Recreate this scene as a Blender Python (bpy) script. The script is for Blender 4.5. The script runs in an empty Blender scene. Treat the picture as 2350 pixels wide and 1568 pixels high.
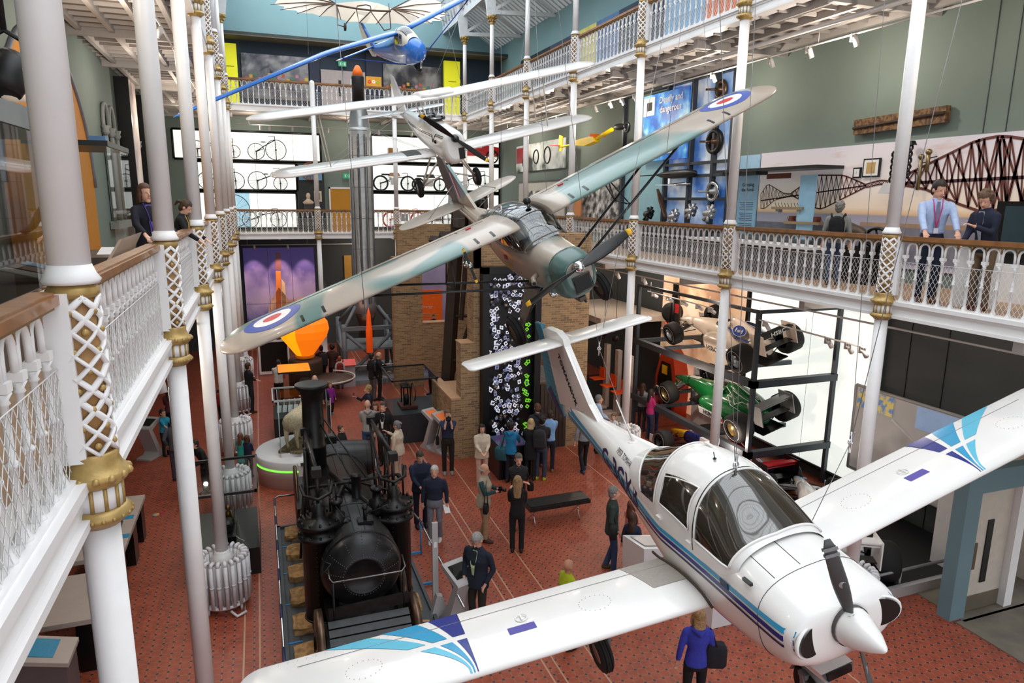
import bpy, bmesh, math, random
from mathutils import Vector as V, Matrix as MX, Euler
PI=math.pi; sin=math.sin; cos=math.cos; R=math.radians
random.seed(7)
COL=bpy.context.scene.collection
# ---------------- camera model (image 2350x1568) used for measuring ----------------
FPX=1577.0; CAMZ=7.15
_y,_p,_r=.3513,.2024,-.0104
def _axes():
    cy,sy,cp,sp,cr,sr=cos(_y),sin(_y),cos(_p),sin(_p),cos(_r),sin(_r)
    f=V((sy*cp,cy*cp,-sp)); r=V((cy,-sy,0)); d=-(r.cross(f))
    return cr*r+sr*d, -sr*r+cr*d, f
CR,CD,CF=_axes()
CP=V((0,0,CAMZ))
def at(ax,v,px,py):
    "point of the plane axis=v seen at a photo pixel"
    d=CR*(px-1175)+CD*(py-784)+CF*FPX
    i='xyz'.index(ax); return CP+d*((v-CP[i])/d[i])
# ---------------- materials ----------------
def lin(c):
    if isinstance(c,str):
        c=c.lstrip('#'); c=[int(c[i:i+2],16)/255 for i in (0,2,4)]
    return tuple((x/12.92 if x<=.04045 else ((x+.055)/1.055)**2.4) for x in c[:3])
_M={}
def mat(name,col,rough=.5,metal=0.,var=.06,scale=6.,bump=0.,emit=0.,coat=0.,col2=None,trans=0.,alpha=1.,ior=1.45,ecol=None):
    if name in _M: return _M[name]
    m=bpy.data.materials.new(name); m.use_nodes=True; nt=m.node_tree; N=nt.nodes; L=nt.links
    b=N['Principled BSDF']; c=lin(col)
    b.inputs['Roughness'].default_value=rough; b.inputs['Metallic'].default_value=metal
    b.inputs['Coat Weight'].default_value=coat
    b.inputs['IOR'].default_value=ior
    b.inputs['Transmission Weight'].default_value=trans
    b.inputs['Alpha'].default_value=alpha
    tc=N.new('ShaderNodeTexCoord')
    nz=N.new('ShaderNodeTexNoise'); nz.inputs['Scale'].default_value=scale; nz.inputs['Detail'].default_value=2
    L.new(tc.outputs['Object'],nz.inputs['Vector'])
    mx=N.new('ShaderNodeMix'); mx.data_type='RGBA'
    c2=lin(col2) if col2 else tuple(x*(1-var*3) for x in c)
    c1=c if col2 else tuple(min(1,x*(1+var)) for x in c)
    mx.inputs['A'].default_value=(*c1,1); mx.inputs['B'].default_value=(*c2,1)
    if col2:
        rp=N.new('ShaderNodeMapRange'); rp.inputs[1].default_value=.42; rp.inputs[2].default_value=.58
        L.new(nz.outputs['Fac'],rp.inputs[0]); L.new(rp.outputs[0],mx.inputs['Factor'])
    else: L.new(nz.outputs['Fac'],mx.inputs['Factor'])
    L.new(mx.outputs['Result'],b.inputs['Base Color'])
    if emit:
        if ecol: b.inputs['Emission Color'].default_value=(*lin(ecol),1)
        else: L.new(mx.outputs['Result'],b.inputs['Emission Color'])
        b.inputs['Emission Strength'].default_value=emit
    if bump:
        bp=N.new('ShaderNodeBump'); bp.inputs['Strength'].default_value=bump; bp.inputs['Distance'].default_value=.01
        L.new(nz.outputs['Fac'],bp.inputs['Height']); L.new(bp.outputs['Normal'],b.inputs['Normal'])
    _M[name]=m; return m
def glass(name,tint='#ffffff',refl=.12,dark=0.,rough=.02):
    "thin pane: mostly see-through, mirrors at grazing angles"
    if name in _M: return _M[name]
    m=bpy.data.materials.new(name); m.use_nodes=True; nt=m.node_tree; N=nt.nodes; L=nt.links
    N.remove(N['Principled BSDF']); out=N['Material Output']
    t=N.new('ShaderNodeBsdfTransparent'); t.inputs[0].default_value=(*[x*(1-dark) for x in lin(tint)],1)
    g=N.new('ShaderNodeBsdfGlossy'); g.inputs['Roughness'].default_value=rough; g.inputs[0].default_value=(.9,.92,.95,1)
    fr=N.new('ShaderNodeLayerWeight'); fr.inputs[0].default_value=refl
    nz=N.new('ShaderNodeTexNoise'); nz.inputs['Scale'].default_value=3
    bp=N.new('ShaderNodeBump'); bp.inputs['Strength'].default_value=.02; L.new(nz.outputs['Fac'],bp.inputs['Height']); L.new(bp.outputs['Normal'],g.inputs['Normal'])
    mx=N.new('ShaderNodeMixShader'); L.new(fr.outputs['Fresnel'],mx.inputs[0]); L.new(t.outputs[0],mx.inputs[1]); L.new(g.outputs[0],mx.inputs[2])
    L.new(mx.outputs[0],out.inputs[0]); _M[name]=m; return m
def nodes(name):
    m=bpy.data.materials.new(name); m.use_nodes=True; _M[name]=m
    return m,m.node_tree.nodes,m.node_tree.links,m.node_tree.nodes['Principled BSDF']
WHITE=mat('white_paint','#eceaea',.4,var=.03)
# ---------------- mesh builder ----------------
class MB:
    def __init__(s): s.v=[];s.f=[];s.m=[];s.mats=[];s.sm=[];s.T=None
    def mi(s,m):
        if m not in s.mats: s.mats.append(m)
        return s.mats.index(m)
    def add(s,vs,fs,m,smooth=False):
        o=len(s.v); k=s.mi(m)
        if s.T is not None: vs=[s.T@V(p) for p in vs]
        s.v+=[tuple(p) for p in vs]
        for f in fs: s.f.append([i+o for i in f]); s.m.append(k); s.sm.append(smooth)
        return s
    def box(s,c,d,m,rz=0,rot=None,taper=1.):
        x,y,z=[q/2 for q in d]; t=taper
        vs=[V(p) for p in ((-x,-y,-z),(x,-y,-z),(x,y,-z),(-x,y,-z),(-x*t,-y*t,z),(x*t,-y*t,z),(x*t,y*t,z),(-x*t,y*t,z))]
        M=(rot.to_3x3() if rot is not None else MX.Rotation(rz,3,'Z'))
        return s.add([M@p+V(c) for p in vs],[(0,3,2,1),(4,5,6,7),(0,1,5,4),(1,2,6,5),(2,3,7,6),(3,0,4,7)],m)
    def bb(s,a,b,m): # box by two corners
        return s.box([(p+q)/2 for p,q in zip(a,b)],[abs(p-q) for p,q in zip(a,b)],m)
    def rings(s,rs,m,cap=True,smooth=True,closed=False,flip=False):
        n=len(rs[0]); vs=[p for r in rs for p in r]; fs=[]
        K=len(rs) if closed else len(rs)-1
        for i in range(K):
            a=i*n;b=((i+1)%len(rs))*n
            for j in range(n):
                k=(j+1)%n; q=(a+j,a+k,b+k,b+j); fs.append(q[::-1] if flip else q)
        s.add(vs,fs,m,smooth)
        if cap and not closed:
            o=len(s.v)-len(vs); k=s.mi(m)
            for f in (list(range(n))[::-1],[len(vs)-n+j for j in range(n)]):
                if flip: f=f[::-1]
                s.f.append([i+o for i in f]); s.m.append(k); s.sm.append(False)
        return s
    def tube(s,pts,r,m,n=8,cap=True,closed=False,smooth=True,ry=None):
        pts=[V(p) for p in pts]; rs=[];N=len(pts); up=None
        for i,p in enumerate(pts):
            if closed: t=pts[(i+1)%N]-pts[i-1]
            else: t=pts[min(i+1,N-1)]-pts[max(i-1,0)]
            t=t.normalized() if t.length>1e-9 else V((0,0,1))
            if up is None:
                up=V((0,0,1)) if abs(t.z)<.9 else V((0,1,0))
            u=t.cross(up); u=u.normalized() if u.length>1e-6 else V((1,0,0)); w=u.cross(t).normalized(); 
            if not closed: up=w
            rr=r[i] if isinstance(r,(list,tuple)) else r; r2=(ry[i] if isinstance(ry,(list,tuple)) else ry) if ry is not None else rr
            rs.append([p+u*(rr*cos(2*PI*j/n))+w*(r2*sin(2*PI*j/n)) for j in range(n)])
        return s.rings(rs,m,cap,smooth,closed)
    def cyl(s,a,b,r,m,r2=None,n=12,cap=True,smooth=True):
        return s.tube([a,b],[r,r if r2 is None else r2],m,n,cap,smooth=smooth)
    def lathe(s,prof,m,c=(0,0,0),n=16,axis='z',cap=True,smooth=True):
        rs=[]
        for r,h in prof:
            ring=[]
            for j in range(n):
                a=2*PI*j/n; x,y=r*cos(a),r*sin(a)
                p={'z':(x,y,h),'x':(h,x,y),'y':(y,h,x)}[axis]
                ring.append(V(p)+V(c))
            rs.append(ring)
        return s.rings(rs,m,cap,smooth)
    def ball(s,c,r,m,n=10,k=6,sc=(1,1,1)):
        pr=[];rs=[]
        for i in range(k+1):
            a=-PI/2+PI*i/k; rr=max(cos(a),.001)*r
            rs.append([V(c)+V((rr*cos(2*PI*j/n)*sc[0],rr*sin(2*PI*j/n)*sc[1],r*sin(a)*sc[2])) for j in range(n)])
        return s.rings(rs,m,False)
    def torus(s,c,Rr,r,m,axis='x',n=24,k=8,sq=1.):
        rs=[]
        for i in range(n):
            a=2*PI*i/n; ring=[]
            for j in range(k):
                b=2*PI*j/k; q=Rr+r*cos(b); h=r*sq*sin(b); x,y=q*cos(a),q*sin(a)
                ring.append(V({'z':(x,y,h),'x':(h,x,y),'y':(y,h,x)}[axis])+V(c))
            rs.append(ring)
        return s.rings(rs,m,False,True,True)
    def prism(s,poly,off,m,smooth=False):
        "poly 3D points (planar), extruded by vector off"
        n=len(poly); a=[V(p) for p in poly]; b=[p+V(off) for p in a]
        return s.add(a+b,[list(range(n))[::-1],[n+i for i in range(n)]]+[(i,(i+1)%n,n+(i+1)%n,n+i) for i in range(n)],m,smooth)
    def quad(s,a,b,c,d,m): return s.add([a,b,c,d],[(0,1,2,3)],m)
    def line(s,a,b,w,m,nrm): # flat ribbon
        a,b,nrm=V(a),V(b),V(nrm); t=(b-a).cross(nrm).normalized()*(w/2)
        return s.add([a-t,b-t,b+t,a+t],[(0,1,2,3)],m)
    def grid(s,fn,nu,nv,m,smooth=True,flip=False):
        vs=[fn(i/nu,j/nv) for i in range(nu+1) for j in range(nv+1)]; fs=[]
        for i in range(nu):
            for j in range(nv):
                a=i*(nv+1)+j; q=(a,a+nv+1,a+nv+2,a+1); fs.append(q[::-1] if flip else q)
        return s.add(vs,fs,m,smooth)
    def build(s,name,parent=None,loc=None,rot=None,**kw):
        me=bpy.data.meshes.new(name); me.from_pydata(s.v,[],s.f)
        for m in s.mats: me.materials.append(m)
        me.polygons.foreach_set('material_index',s.m); me.polygons.foreach_set('use_smooth',s.sm); me.update()
        o=bpy.data.objects.new(name,me); COL.objects.link(o)
        return fin(o,parent,loc,rot,**kw)
def fin(o,parent=None,loc=None,rot=None,label=None,cat=None,group=None,kind=None):
    if parent is not None: o.parent=parent
    if loc is not None: o.location=loc
    if rot is not None: o.rotation_euler=rot
    if label: o['label']=label
    if cat: o['category']=cat
    if group: o['group']=group
    if kind: o['kind']=kind
    return o
def thing(name,label,cat,loc=(0,0,0),rot=(0,0,0),group=None,kind=None):
    o=bpy.data.objects.new(name,None); COL.objects.link(o); o.empty_display_size=.2
    return fin(o,None,loc,rot,label,cat,group,kind)
def dup(o,parent=None,loc=None,rot=None,label=None,group=None):
    c=o.copy(); COL.objects.link(c)
    if parent is not None: c.parent=parent
    for ch in list(o.children): dup(ch,c)
    return fin(c,None,loc,rot,label,None,group)
def struct(mb,name,**kw): return mb.build(name,kind='structure',**kw)
def text(body,size,m,parent=None,name='lettering',mtx=None,depth=.003,align='CENTER',sx=1.,bold=0.,**kw):
    "flat letters in local XY, placed by matrix"
    cu=bpy.data.curves.new(name,'FONT'); cu.body=body; cu.size=size; cu.align_x=align; cu.align_y='CENTER'; cu.extrude=depth; cu.offset=bold; cu.resolution_u=2
    t=bpy.data.objects.new(name,cu); COL.objects.link(t)
    bpy.context.view_layer.update()
    me=bpy.data.meshes.new_from_object(t.evaluated_get(bpy.context.evaluated_depsgraph_get()))
    bpy.data.objects.remove(t); bpy.data.curves.remove(cu)
    me.name=name
    M=(mtx or MX.Identity(4))@MX.Diagonal((sx,1,1,1)); me.transform(M)
    me.materials.clear(); me.materials.append(m)
    o=bpy.data.objects.new(name,me); COL.objects.link(o)
    return fin(o,parent,**kw)
def frame(o,x,y): # matrix with origin o, local x dir, local y dir
    x=V(x).normalized(); z=x.cross(V(y)).normalized(); y=z.cross(x)
    M=MX.Identity(4)
    for i,a in enumerate((x,y,z,V(o))):
        for k in range(3): M[k][i]=a[k]
    return M
# ---------------- scene constants ----------------
XL,XR=-.94,9.34            # column lines
YB=32.15                   # front of far gallery
F2,F3=5.62,10.99           # gallery floors
def floor_mat():
    m,N,L,b=nodes('quarry_tile_floor')
    g=N.new('ShaderNodeNewGeometry'); sx=N.new('ShaderNodeSeparateXYZ'); L.new(g.outputs['Position'],sx.inputs[0])
    def M(op,a,bb=None,c=None):
        n=N.new('ShaderNodeMath'); n.operation=op
        for i,q in enumerate((a,bb,c)):
            if q is None: continue
            if isinstance(q,(int,float)): n.inputs[i].default_value=q
            else: L.new(q,n.inputs[i])
        return n.outputs[0]
    P=.155
    fx=M('ABSOLUTE',M('SUBTRACT',M('FRACT',M('DIVIDE',sx.outputs[0],P)),.5)); fy=M('ABSOLUTE',M('SUBTRACT',M('FRACT',M('DIVIDE',sx.outputs[1],P)),.5))
    # fx,fy = .5 at tile corners
    dx=M('SUBTRACT',.5,fx); dy=M('SUBTRACT',.5,fy)
    d=M('ADD',dx,dy); dot=M('LESS_THAN',d,.19); grout=M('MAXIMUM',M('LESS_THAN',M('MINIMUM',dx,dy),.028),M('LESS_THAN',M('ABSOLUTE',M('SUBTRACT',d,.215)),.025))
    br=N.new('ShaderNodeTexVoronoi'); br.inputs['Scale'].default_value=1/P; br.inputs['Randomness'].default_value=0
    L.new(g.outputs['Position'],br.inputs['Vector'])
    nz=N.new('ShaderNodeTexNoise'); nz.inputs['Scale'].default_value=.35; L.new(g.outputs['Position'],nz.inputs['Vector'])
    def mix(f,a,c):
        n=N.new('ShaderNodeMix'); n.data_type='RGBA'
        if isinstance(f,(int,float)): n.inputs['Factor'].default_value=f
        else: L.new(f,n.inputs['Factor'])
        for k,q in (('A',a),('B',c)):
            if isinstance(q,str): n.inputs[k].default_value=(*lin(q),1)
            else: L.new(q,n.inputs[k])
        return n.outputs['Result']
    sc=N.new('ShaderNodeSeparateColor'); L.new(br.outputs['Color'],sc.inputs[0])
    tile=mix(M('MULTIPLY',sc.outputs[0],.9),'#9f4a34','#7d3626'); tile=mix(M('MULTIPLY',nz.outputs['Fac'],.5),tile,'#ab5b40')
    col=mix(M('MULTIPLY',grout,.6),tile,'#b87a5e'); col=mix(dot,col,'#33303a')
    # cream border strips along the hall
    for X in (-.38,-.62,3.82,4.0,4.62,8.2):
        col=mix(M('LESS_THAN',M('ABSOLUTE',M('SUBTRACT',sx.outputs[0],X)),.014),col,'#bb9075')
    L.new(col,b.inputs['Base Color']); b.inputs['Roughness'].default_value=.42
    return m
def brick_mat(name='buff_brick'):
    m,N,L,b=nodes(name)
    tc=N.new('ShaderNodeTexCoord'); mp=N.new('ShaderNodeMapping'); 
    sx=N.new('ShaderNodeSeparateXYZ'); L.new(tc.outputs['Object'],sx.inputs[0]); cb=N.new('ShaderNodeCombineXYZ')
    ad=N.new('ShaderNodeMath'); L.new(sx.outputs[0],ad.inputs[0]); L.new(sx.outputs[1],ad.inputs[1]); L.new(ad.outputs[0],cb.inputs[0]); L.new(sx.outputs[2],cb.inputs[1])
    br=N.new('ShaderNodeTexBrick'); L.new(cb.outputs[0],br.inputs['Vector']); br.inputs['Scale'].default_value=1
    br.inputs['Brick Width'].default_value=.19; br.inputs['Row Height'].default_value=.064; br.inputs['Mortar Size'].default_value=.006
    br.inputs['Color1'].default_value=(*lin('#a9875f'),1); br.inputs['Color2'].default_value=(*lin('#7f6245'),1); br.inputs['Mortar'].default_value=(*lin('#ae9c84'),1)
    br.offset=.5; br.inputs['Bias'].default_value=-.1
    vo=N.new('ShaderNodeTexBrick'); L.new(cb.outputs[0],vo.inputs['Vector']); vo.inputs['Scale'].default_value=1; vo.inputs['Brick Width'].default_value=.19; vo.inputs['Row Height'].default_value=.064; vo.inputs['Mortar Size'].default_value=0
    vo.inputs['Color1'].default_value=(0,0,0,1); vo.inputs['Color2'].default_value=(1,1,1,1); vo.inputs['Bias'].default_value=-.78; vo.offset=.5
    mx=N.new('ShaderNodeMix'); mx.data_type='RGBA'; L.new(vo.outputs['Color'],mx.inputs['Factor']); L.new(br.outputs['Color'],mx.inputs['A']); mx.inputs['B'].default_value=(*lin('#57504a'),1)
    L.new(mx.outputs['Result'],b.inputs['Base Color']); b.inputs['Roughness'].default_value=.9
    bp=N.new('ShaderNodeBump'); bp.inputs['Distance'].default_value=.01; bp.inputs['Strength'].default_value=.5; L.new(br.outputs['Fac'],bp.inputs['Height']); bp.invert=True; L.new(bp.outputs['Normal'],b.inputs['Normal'])
    return m
FLOOR=floor_mat(); BRICK=brick_mat()
WALLG=mat('green_grey_wall','#77857f',.8,var=.04,scale=1.5)
WALLD=mat('charcoal_wall','#474c4e',.75,var=.05,scale=1.5)
WALLB=mat('pale_blue_wall','#8fb3b9',.8,var=.03,scale=1)
BLUEG=mat('slate_blue_wall','#6f8a92',.8,var=.04,scale=1.5)
SOFF=mat('soffit_plaster','#857d78',.8,var=.06,scale=2)
BEAM=mat('soffit_beam','#b3aeab',.6,var=.05)
WOODF=mat('timber_gallery_floor','#b39274',.5,var=.12,scale=3)
GOLD=mat('gold_leaf_paint','#b99a5e',.4,.35,var=.15,scale=20,bump=.3)
TAN=mat('tan_lattice_ground','#a07848',.6,var=.15,scale=20)
RAILW=mat('oak_handrail','#a06c40',.35,var=.25,scale=5,coat=.3)
BLACK=mat('black_gloss','#121214',.3,var=.2)
DKGREY=mat('dark_grey_steel','#3c4147',.4,.3,var=.1)
LBOX=mat('lightbox_white','#f2f8f2',.5,var=.01,emit=.78,scale=.5)
STONE=mat('stone_floor','#8b8375',.6,var=.2,scale=2)
# floor
b=MB(); b.quad((-5.5,-6,0),(14,-6,0),(14,36,0),(-5.5,36,0),FLOOR); struct(b,'floor')
b=MB(); b.bb((11.05,-3,0),(22,7.45,.012),STONE); b.bb((11.2,7.4,0),(22,12,.012),STONE); struct(b,'floor.001')
# walls
b=MB(); b.bb((13.6,9.0,0),(13.8,36,5.35),WALLD); b.bb((13.6,-3,2.75),(13.8,9,5.35),WALLD)
for y in (10.2,11.1): b.bb((13.585,y,0),(13.6,y+.012,5.35),BLACK)
struct(b,'wall_right_lower')
b=MB(); b.bb((12.1,-6,5.35),(12.3,36,10.9),WALLG); 
for y in (8.6,9.0): b.bb((12.09,y,8.4),(12.1,y+.012,10.8),DKGREY)
struct(b,'wall_right_middle')
b=MB(); b.bb((12.1,-6,10.9),(12.3,36,14.78),WALLB); struct(b,'wall_right_upper')
b=MB(); b.bb((-3.9,-6,5.35),(-3.68,36,10.9),WALLG); struct(b,'wall_left_middle')
b=MB(); b.bb((-5.4,-6,0),(-5.2,36,5.35),WALLD); struct(b,'wall_left_lower')
b=MB(); b.bb((-3.9,-6,10.9),(-3.7,36,14.78),WALLB); struct(b,'wall_left_upper')
b=MB(); b.bb((-5.4,35,0),(14,35.2,5.4),WALLD); struct(b,'wall_back_lower')
b=MB(); b.bb((-4,35,5.4),(12.3,35.2,10.9),WALLG); struct(b,'wall_back_middle')
b=MB(); b.bb((-4,35,10.9),(12.3,35.2,14.1),mat('navy_facade','#2d3d4d',.6)); b.bb((-4,35.9,14.1),(12.3,36.1,26),WALLB); struct(b,'wall_back_upper')
b=MB(); b.bb((-4,34.0,14.1),(12.25,36,14.22),mat('canopy_edge','#3b4240')); b.bb((-4,34.0,14.06),(12.25,36,14.1),mat('canopy_soffit','#6d6a5c',.7)); struct(b,'trim_1')
# gallery slabs: floor, soffit with joists, white girder
GIRD=mat('girder_white','#eeecec',.38,var=.03,scale=2)
def slab(name,x0,x1,y0,y1,z,axis,edge,inner):
    if axis=='y' and edge==x1: x1-=.2
    elif axis=='y': x0+=.2
    else: y0+=.2
    b=MB(); b.bb((x0,y0,z-.16),(x1,y1,z),WOODF); b.bb((x0,y0,z-.2),(x1,y1,z-.16),SOFF)
    # transverse beams + joists
    if axis=='y':
        y=y0+.18
        while y<y1: b.bb((x0,y-.07,z-.42),(x1,y+.07,z-.2),BEAM); y+=4
        y=y0+.5
        while y<y1: b.bb((x0,y-.025,z-.27),(x1,y+.025,z-.2),BEAM); y+=.5
        for k in range(4): 
            x=x0+(x1-x0)*(k+.5)/4; b.bb((x-.05,y0,z-.34),(x+.05,y1,z-.2),BEAM)
        edge+=.15 if edge<(x0+x1)/2 else -.15
        b.bb((edge-.1,y0,z-.22),(edge+.1,y1,z+.02),GIRD); b.bb((edge-.15*1,y0,z-.03),(edge+.15,y1,z+.03),GIRD); b.bb((edge-.14,y0,z-.24),(edge+.14,y1,z-.19),GIRD)
        b.bb((edge-.12,y0,z-.07),(edge+.12,y1,z-.03),GIRD)
    else:
        edge+=.15; x=x0
        while x<x1: b.bb((x-.05,y0,z-.3),(x+.05,y1,z-.2),BEAM); x+=1.7
        b.bb((x0,edge-.1,z-.22),(x1,edge+.1,z+.02),GIRD); b.bb((x0,edge-.15,z-.03),(x1,edge+.15,z+.03),GIRD); b.bb((x0,edge-.14,z-.24),(x1,edge+.14,z-.19),GIRD)
    return struct(b,name)
for z in (F2,F3):
    n='second' if z==F2 else 'third'
    slab('floor_gallery_left_'+n,-3.7,XL,-2,35,z,'y',XL,1)
    slab('floor_gallery_right_'+n,XR,12.12 if z==F3 else 13.7,-2,35,z,'y',XR,1)
    slab('floor_gallery_back_'+n,XL+.1,XR-.1,YB,35,z,'x',YB,1)
b=MB(); b.bb((-5.3,-2,F2-.2),(-3.7,35,F2),SOFF); struct(b,'ceiling_left_lower')
# doorway block front right
CREAM0=mat('cream_corridor','#bdb4a8',.6)
b=MB(); p=(10.9,7.65)
b.bb((10.95,7.5,0),(11.3,7.75,2.75),BLUEG); b.bb((11.3,7.5,2.35),(16,7.7,2.75),BLUEG); b.bb((13.6,7.6,0),(13.8,9.0,2.75),CREAM0)
struct(b,'wall_right_doorway')
CREAM=mat('cream_door_paint','#cdc3b6',.5)
b=MB(); b.bb((11.3,7.62,.03),(12.28,7.68,2.33),CREAM); d=struct(b,'door_1')
b=MB(); b.bb((11.72,7.60,.55),(11.86,7.62,1.75),BLACK); b.build('door_window',d)
b=MB(); b.bb((11.45,7.595,.85),(11.52,7.62,1.35),mat('bronze_plate','#7a6650',.35,.6)); b.build('push_plate',d)
b=MB(); b.bb((11.31,7.605,.03),(12.27,7.62,.32),mat('kick_plate_steel','#8a8070',.35,.6)); b.build('kick_plate',d)
b=MB(); b.bb((12.3,7.5,0),(12.5,9,2.4),WHITE); b.bb((14.5,7.5,0),(14.7,12,2.4),CREAM); struct(b,'trim_2')
# roof: main vault glazing with ribs, aisle roofs
SKYG=mat('frosted_roof_glazing','#f6fbff',.4,var=.01,emit=3.2)
RIB=mat('roof_rib_white','#dfe3e6',.5)
b=MB()
zr,zc=15.6,19.5; xm=(XL+XR)/2
for i in range(8):
    a0,a1=PI*i/8,PI*(i+1)/8
    x0,z0=xm-cos(a0)*5.1,zr+sin(a0)*3.9; x1,z1=xm-cos(a1)*5.1,zr+sin(a1)*3.9
    b.add([(x0,-5,z0),(x1,-5,z1),(x1,36,z1),(x0,36,z0)],[(0,1,2,3)],SKYG if i not in (0,7) else RIB)
struct(b,'ceiling_main_glazing')
b=MB()
y=-4.5
while y<36:
    pts=[(xm-cos(PI*i/12)*5.05,y,zr+sin(PI*i/12)*3.85) for i in range(13)]
    b.tube(pts,.035,RIB,6); y+=.5
for i in range(1,24):
    a=PI*i/24; b.cyl((xm-cos(a)*5.0,-5,zr+sin(a)*3.8),(xm-cos(a)*5.0,36,zr+sin(a)*3.8),.03,RIB,n=5)
y=.18
while y<36:
    pts=[(xm-cos(PI*i/16)*5.0,y,zr+sin(PI*i/16)*3.8) for i in range(17)]
    b.tube(pts,.12,RIB,6); y+=4
struct(b,'ceiling_main_ribs')
for sgn,x0,x1,n in ((1,XR,12.2,'right'),(-1,XL,-3.8,'left')):
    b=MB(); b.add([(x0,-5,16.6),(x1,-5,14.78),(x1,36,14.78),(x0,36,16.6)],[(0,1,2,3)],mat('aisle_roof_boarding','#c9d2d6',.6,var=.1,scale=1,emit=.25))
    y=-4.7
    while y<36: b.cyl((x0,y,16.5),(x1,y,14.7),.03,RIB,n=5); y+=.35
    b.bb((x0-.06,-5,15.3),(x0+.06,36,15.7),RIB)
    struct(b,'ceiling_aisle_'+n)
    y=.21
    while y<34:
        t=MB(); 
        def bar(p,q,w=.14,h=.16):
            p,q=V(p),V(q); d=q-p; t.box((p+q)/2,(d.length,w,h),RIB,rot=MX.Rotation(math.atan2(-d.z,abs(d.x))*(1 if d.x>0 else -1),3,'Y') )
        bar((x0,y,14.55),(x1,y,14.7)); bar((x0,y,16.4),(x1,y,14.75)); bar((x0,y,14.6),((x0+x1)/2,y,15.5),.1,.12); bar((x1,y,14.7),(x0+.2*sgn,y,16.2),.08,.1)
        # gothic spandrel plate above the capital
        t.prism([(x0-.2*sgn,y-.06,14.4),(x0+.14*sgn,y-.06,14.4),(x0+.14*sgn,y-.06,16.6),(x0-.9*sgn,y-.06,16.6),(x0-.38*sgn,y-.06,15.9),(x0-.26*sgn,y-.06,14.9)],(0,.12,0),RIB)
        for k in range(7): t.cyl((x0-.14*sgn-.02*k*sgn,y-.07,14.7+k*.27),(x0-.14*sgn-.02*k*sgn,y+.07,14.7+k*.27),.03,RIB,n=6)
        struct(t,'trim_truss_'+n); y+=4
# camera, world, lights
cam=bpy.data.cameras.new('camera'); co=bpy.data.objects.new('camera',cam); COL.objects.link(co)
cam.sensor_width=36; cam.lens=FPX/2350*36; cam.clip_start=.05; cam.clip_end=200
M=MX.Identity(4)
for i,a in enumerate((CR,-CD,-CF,CP)):
    for k in range(3): M[k][i]=a[k]
co.matrix_world=M; bpy.context.scene.camera=co
w=bpy.data.worlds.new('world'); bpy.context.scene.world=w; w.use_nodes=True
bg=w.node_tree.nodes['Background']; bg.inputs[0].default_value=(.93,.96,1,1); bg.inputs[1].default_value=1.35
sc=bpy.context.scene; sc.view_settings.view_transform='Standard'; sc.view_settings.look='None'; sc.view_settings.exposure=.1; sc.view_settings.gamma=1
try:
    sc.cycles.max_bounces=6; sc.cycles.diffuse_bounces=3; sc.cycles.glossy_bounces=3; sc.cycles.transparent_max_bounces=12; sc.cycles.use_denoising=True; sc.cycles.use_adaptive_sampling=True; sc.cycles.adaptive_threshold=.025
    sc.cycles.sample_clamp_indirect=6; sc.cycles.caustics_reflective=False; sc.cycles.caustics_refractive=False
except Exception: pass
def lamp(kind,loc,power,size=1,col='#ffffff',rot=(0,0,0),name='lamp',sy=None,spot=None):
    l=bpy.data.lights.new(name,kind); l.energy=power; l.color=lin(col)
    if kind=='AREA':
        l.size=size
        if sy: l.shape='RECTANGLE'; l.size_y=sy
    else: l.shadow_soft_size=size
    if spot: l.spot_size=spot; l.spot_blend=.6
    o=bpy.data.objects.new(name,l); COL.objects.link(o); o.location=loc; o.rotation_euler=rot; return o
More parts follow.
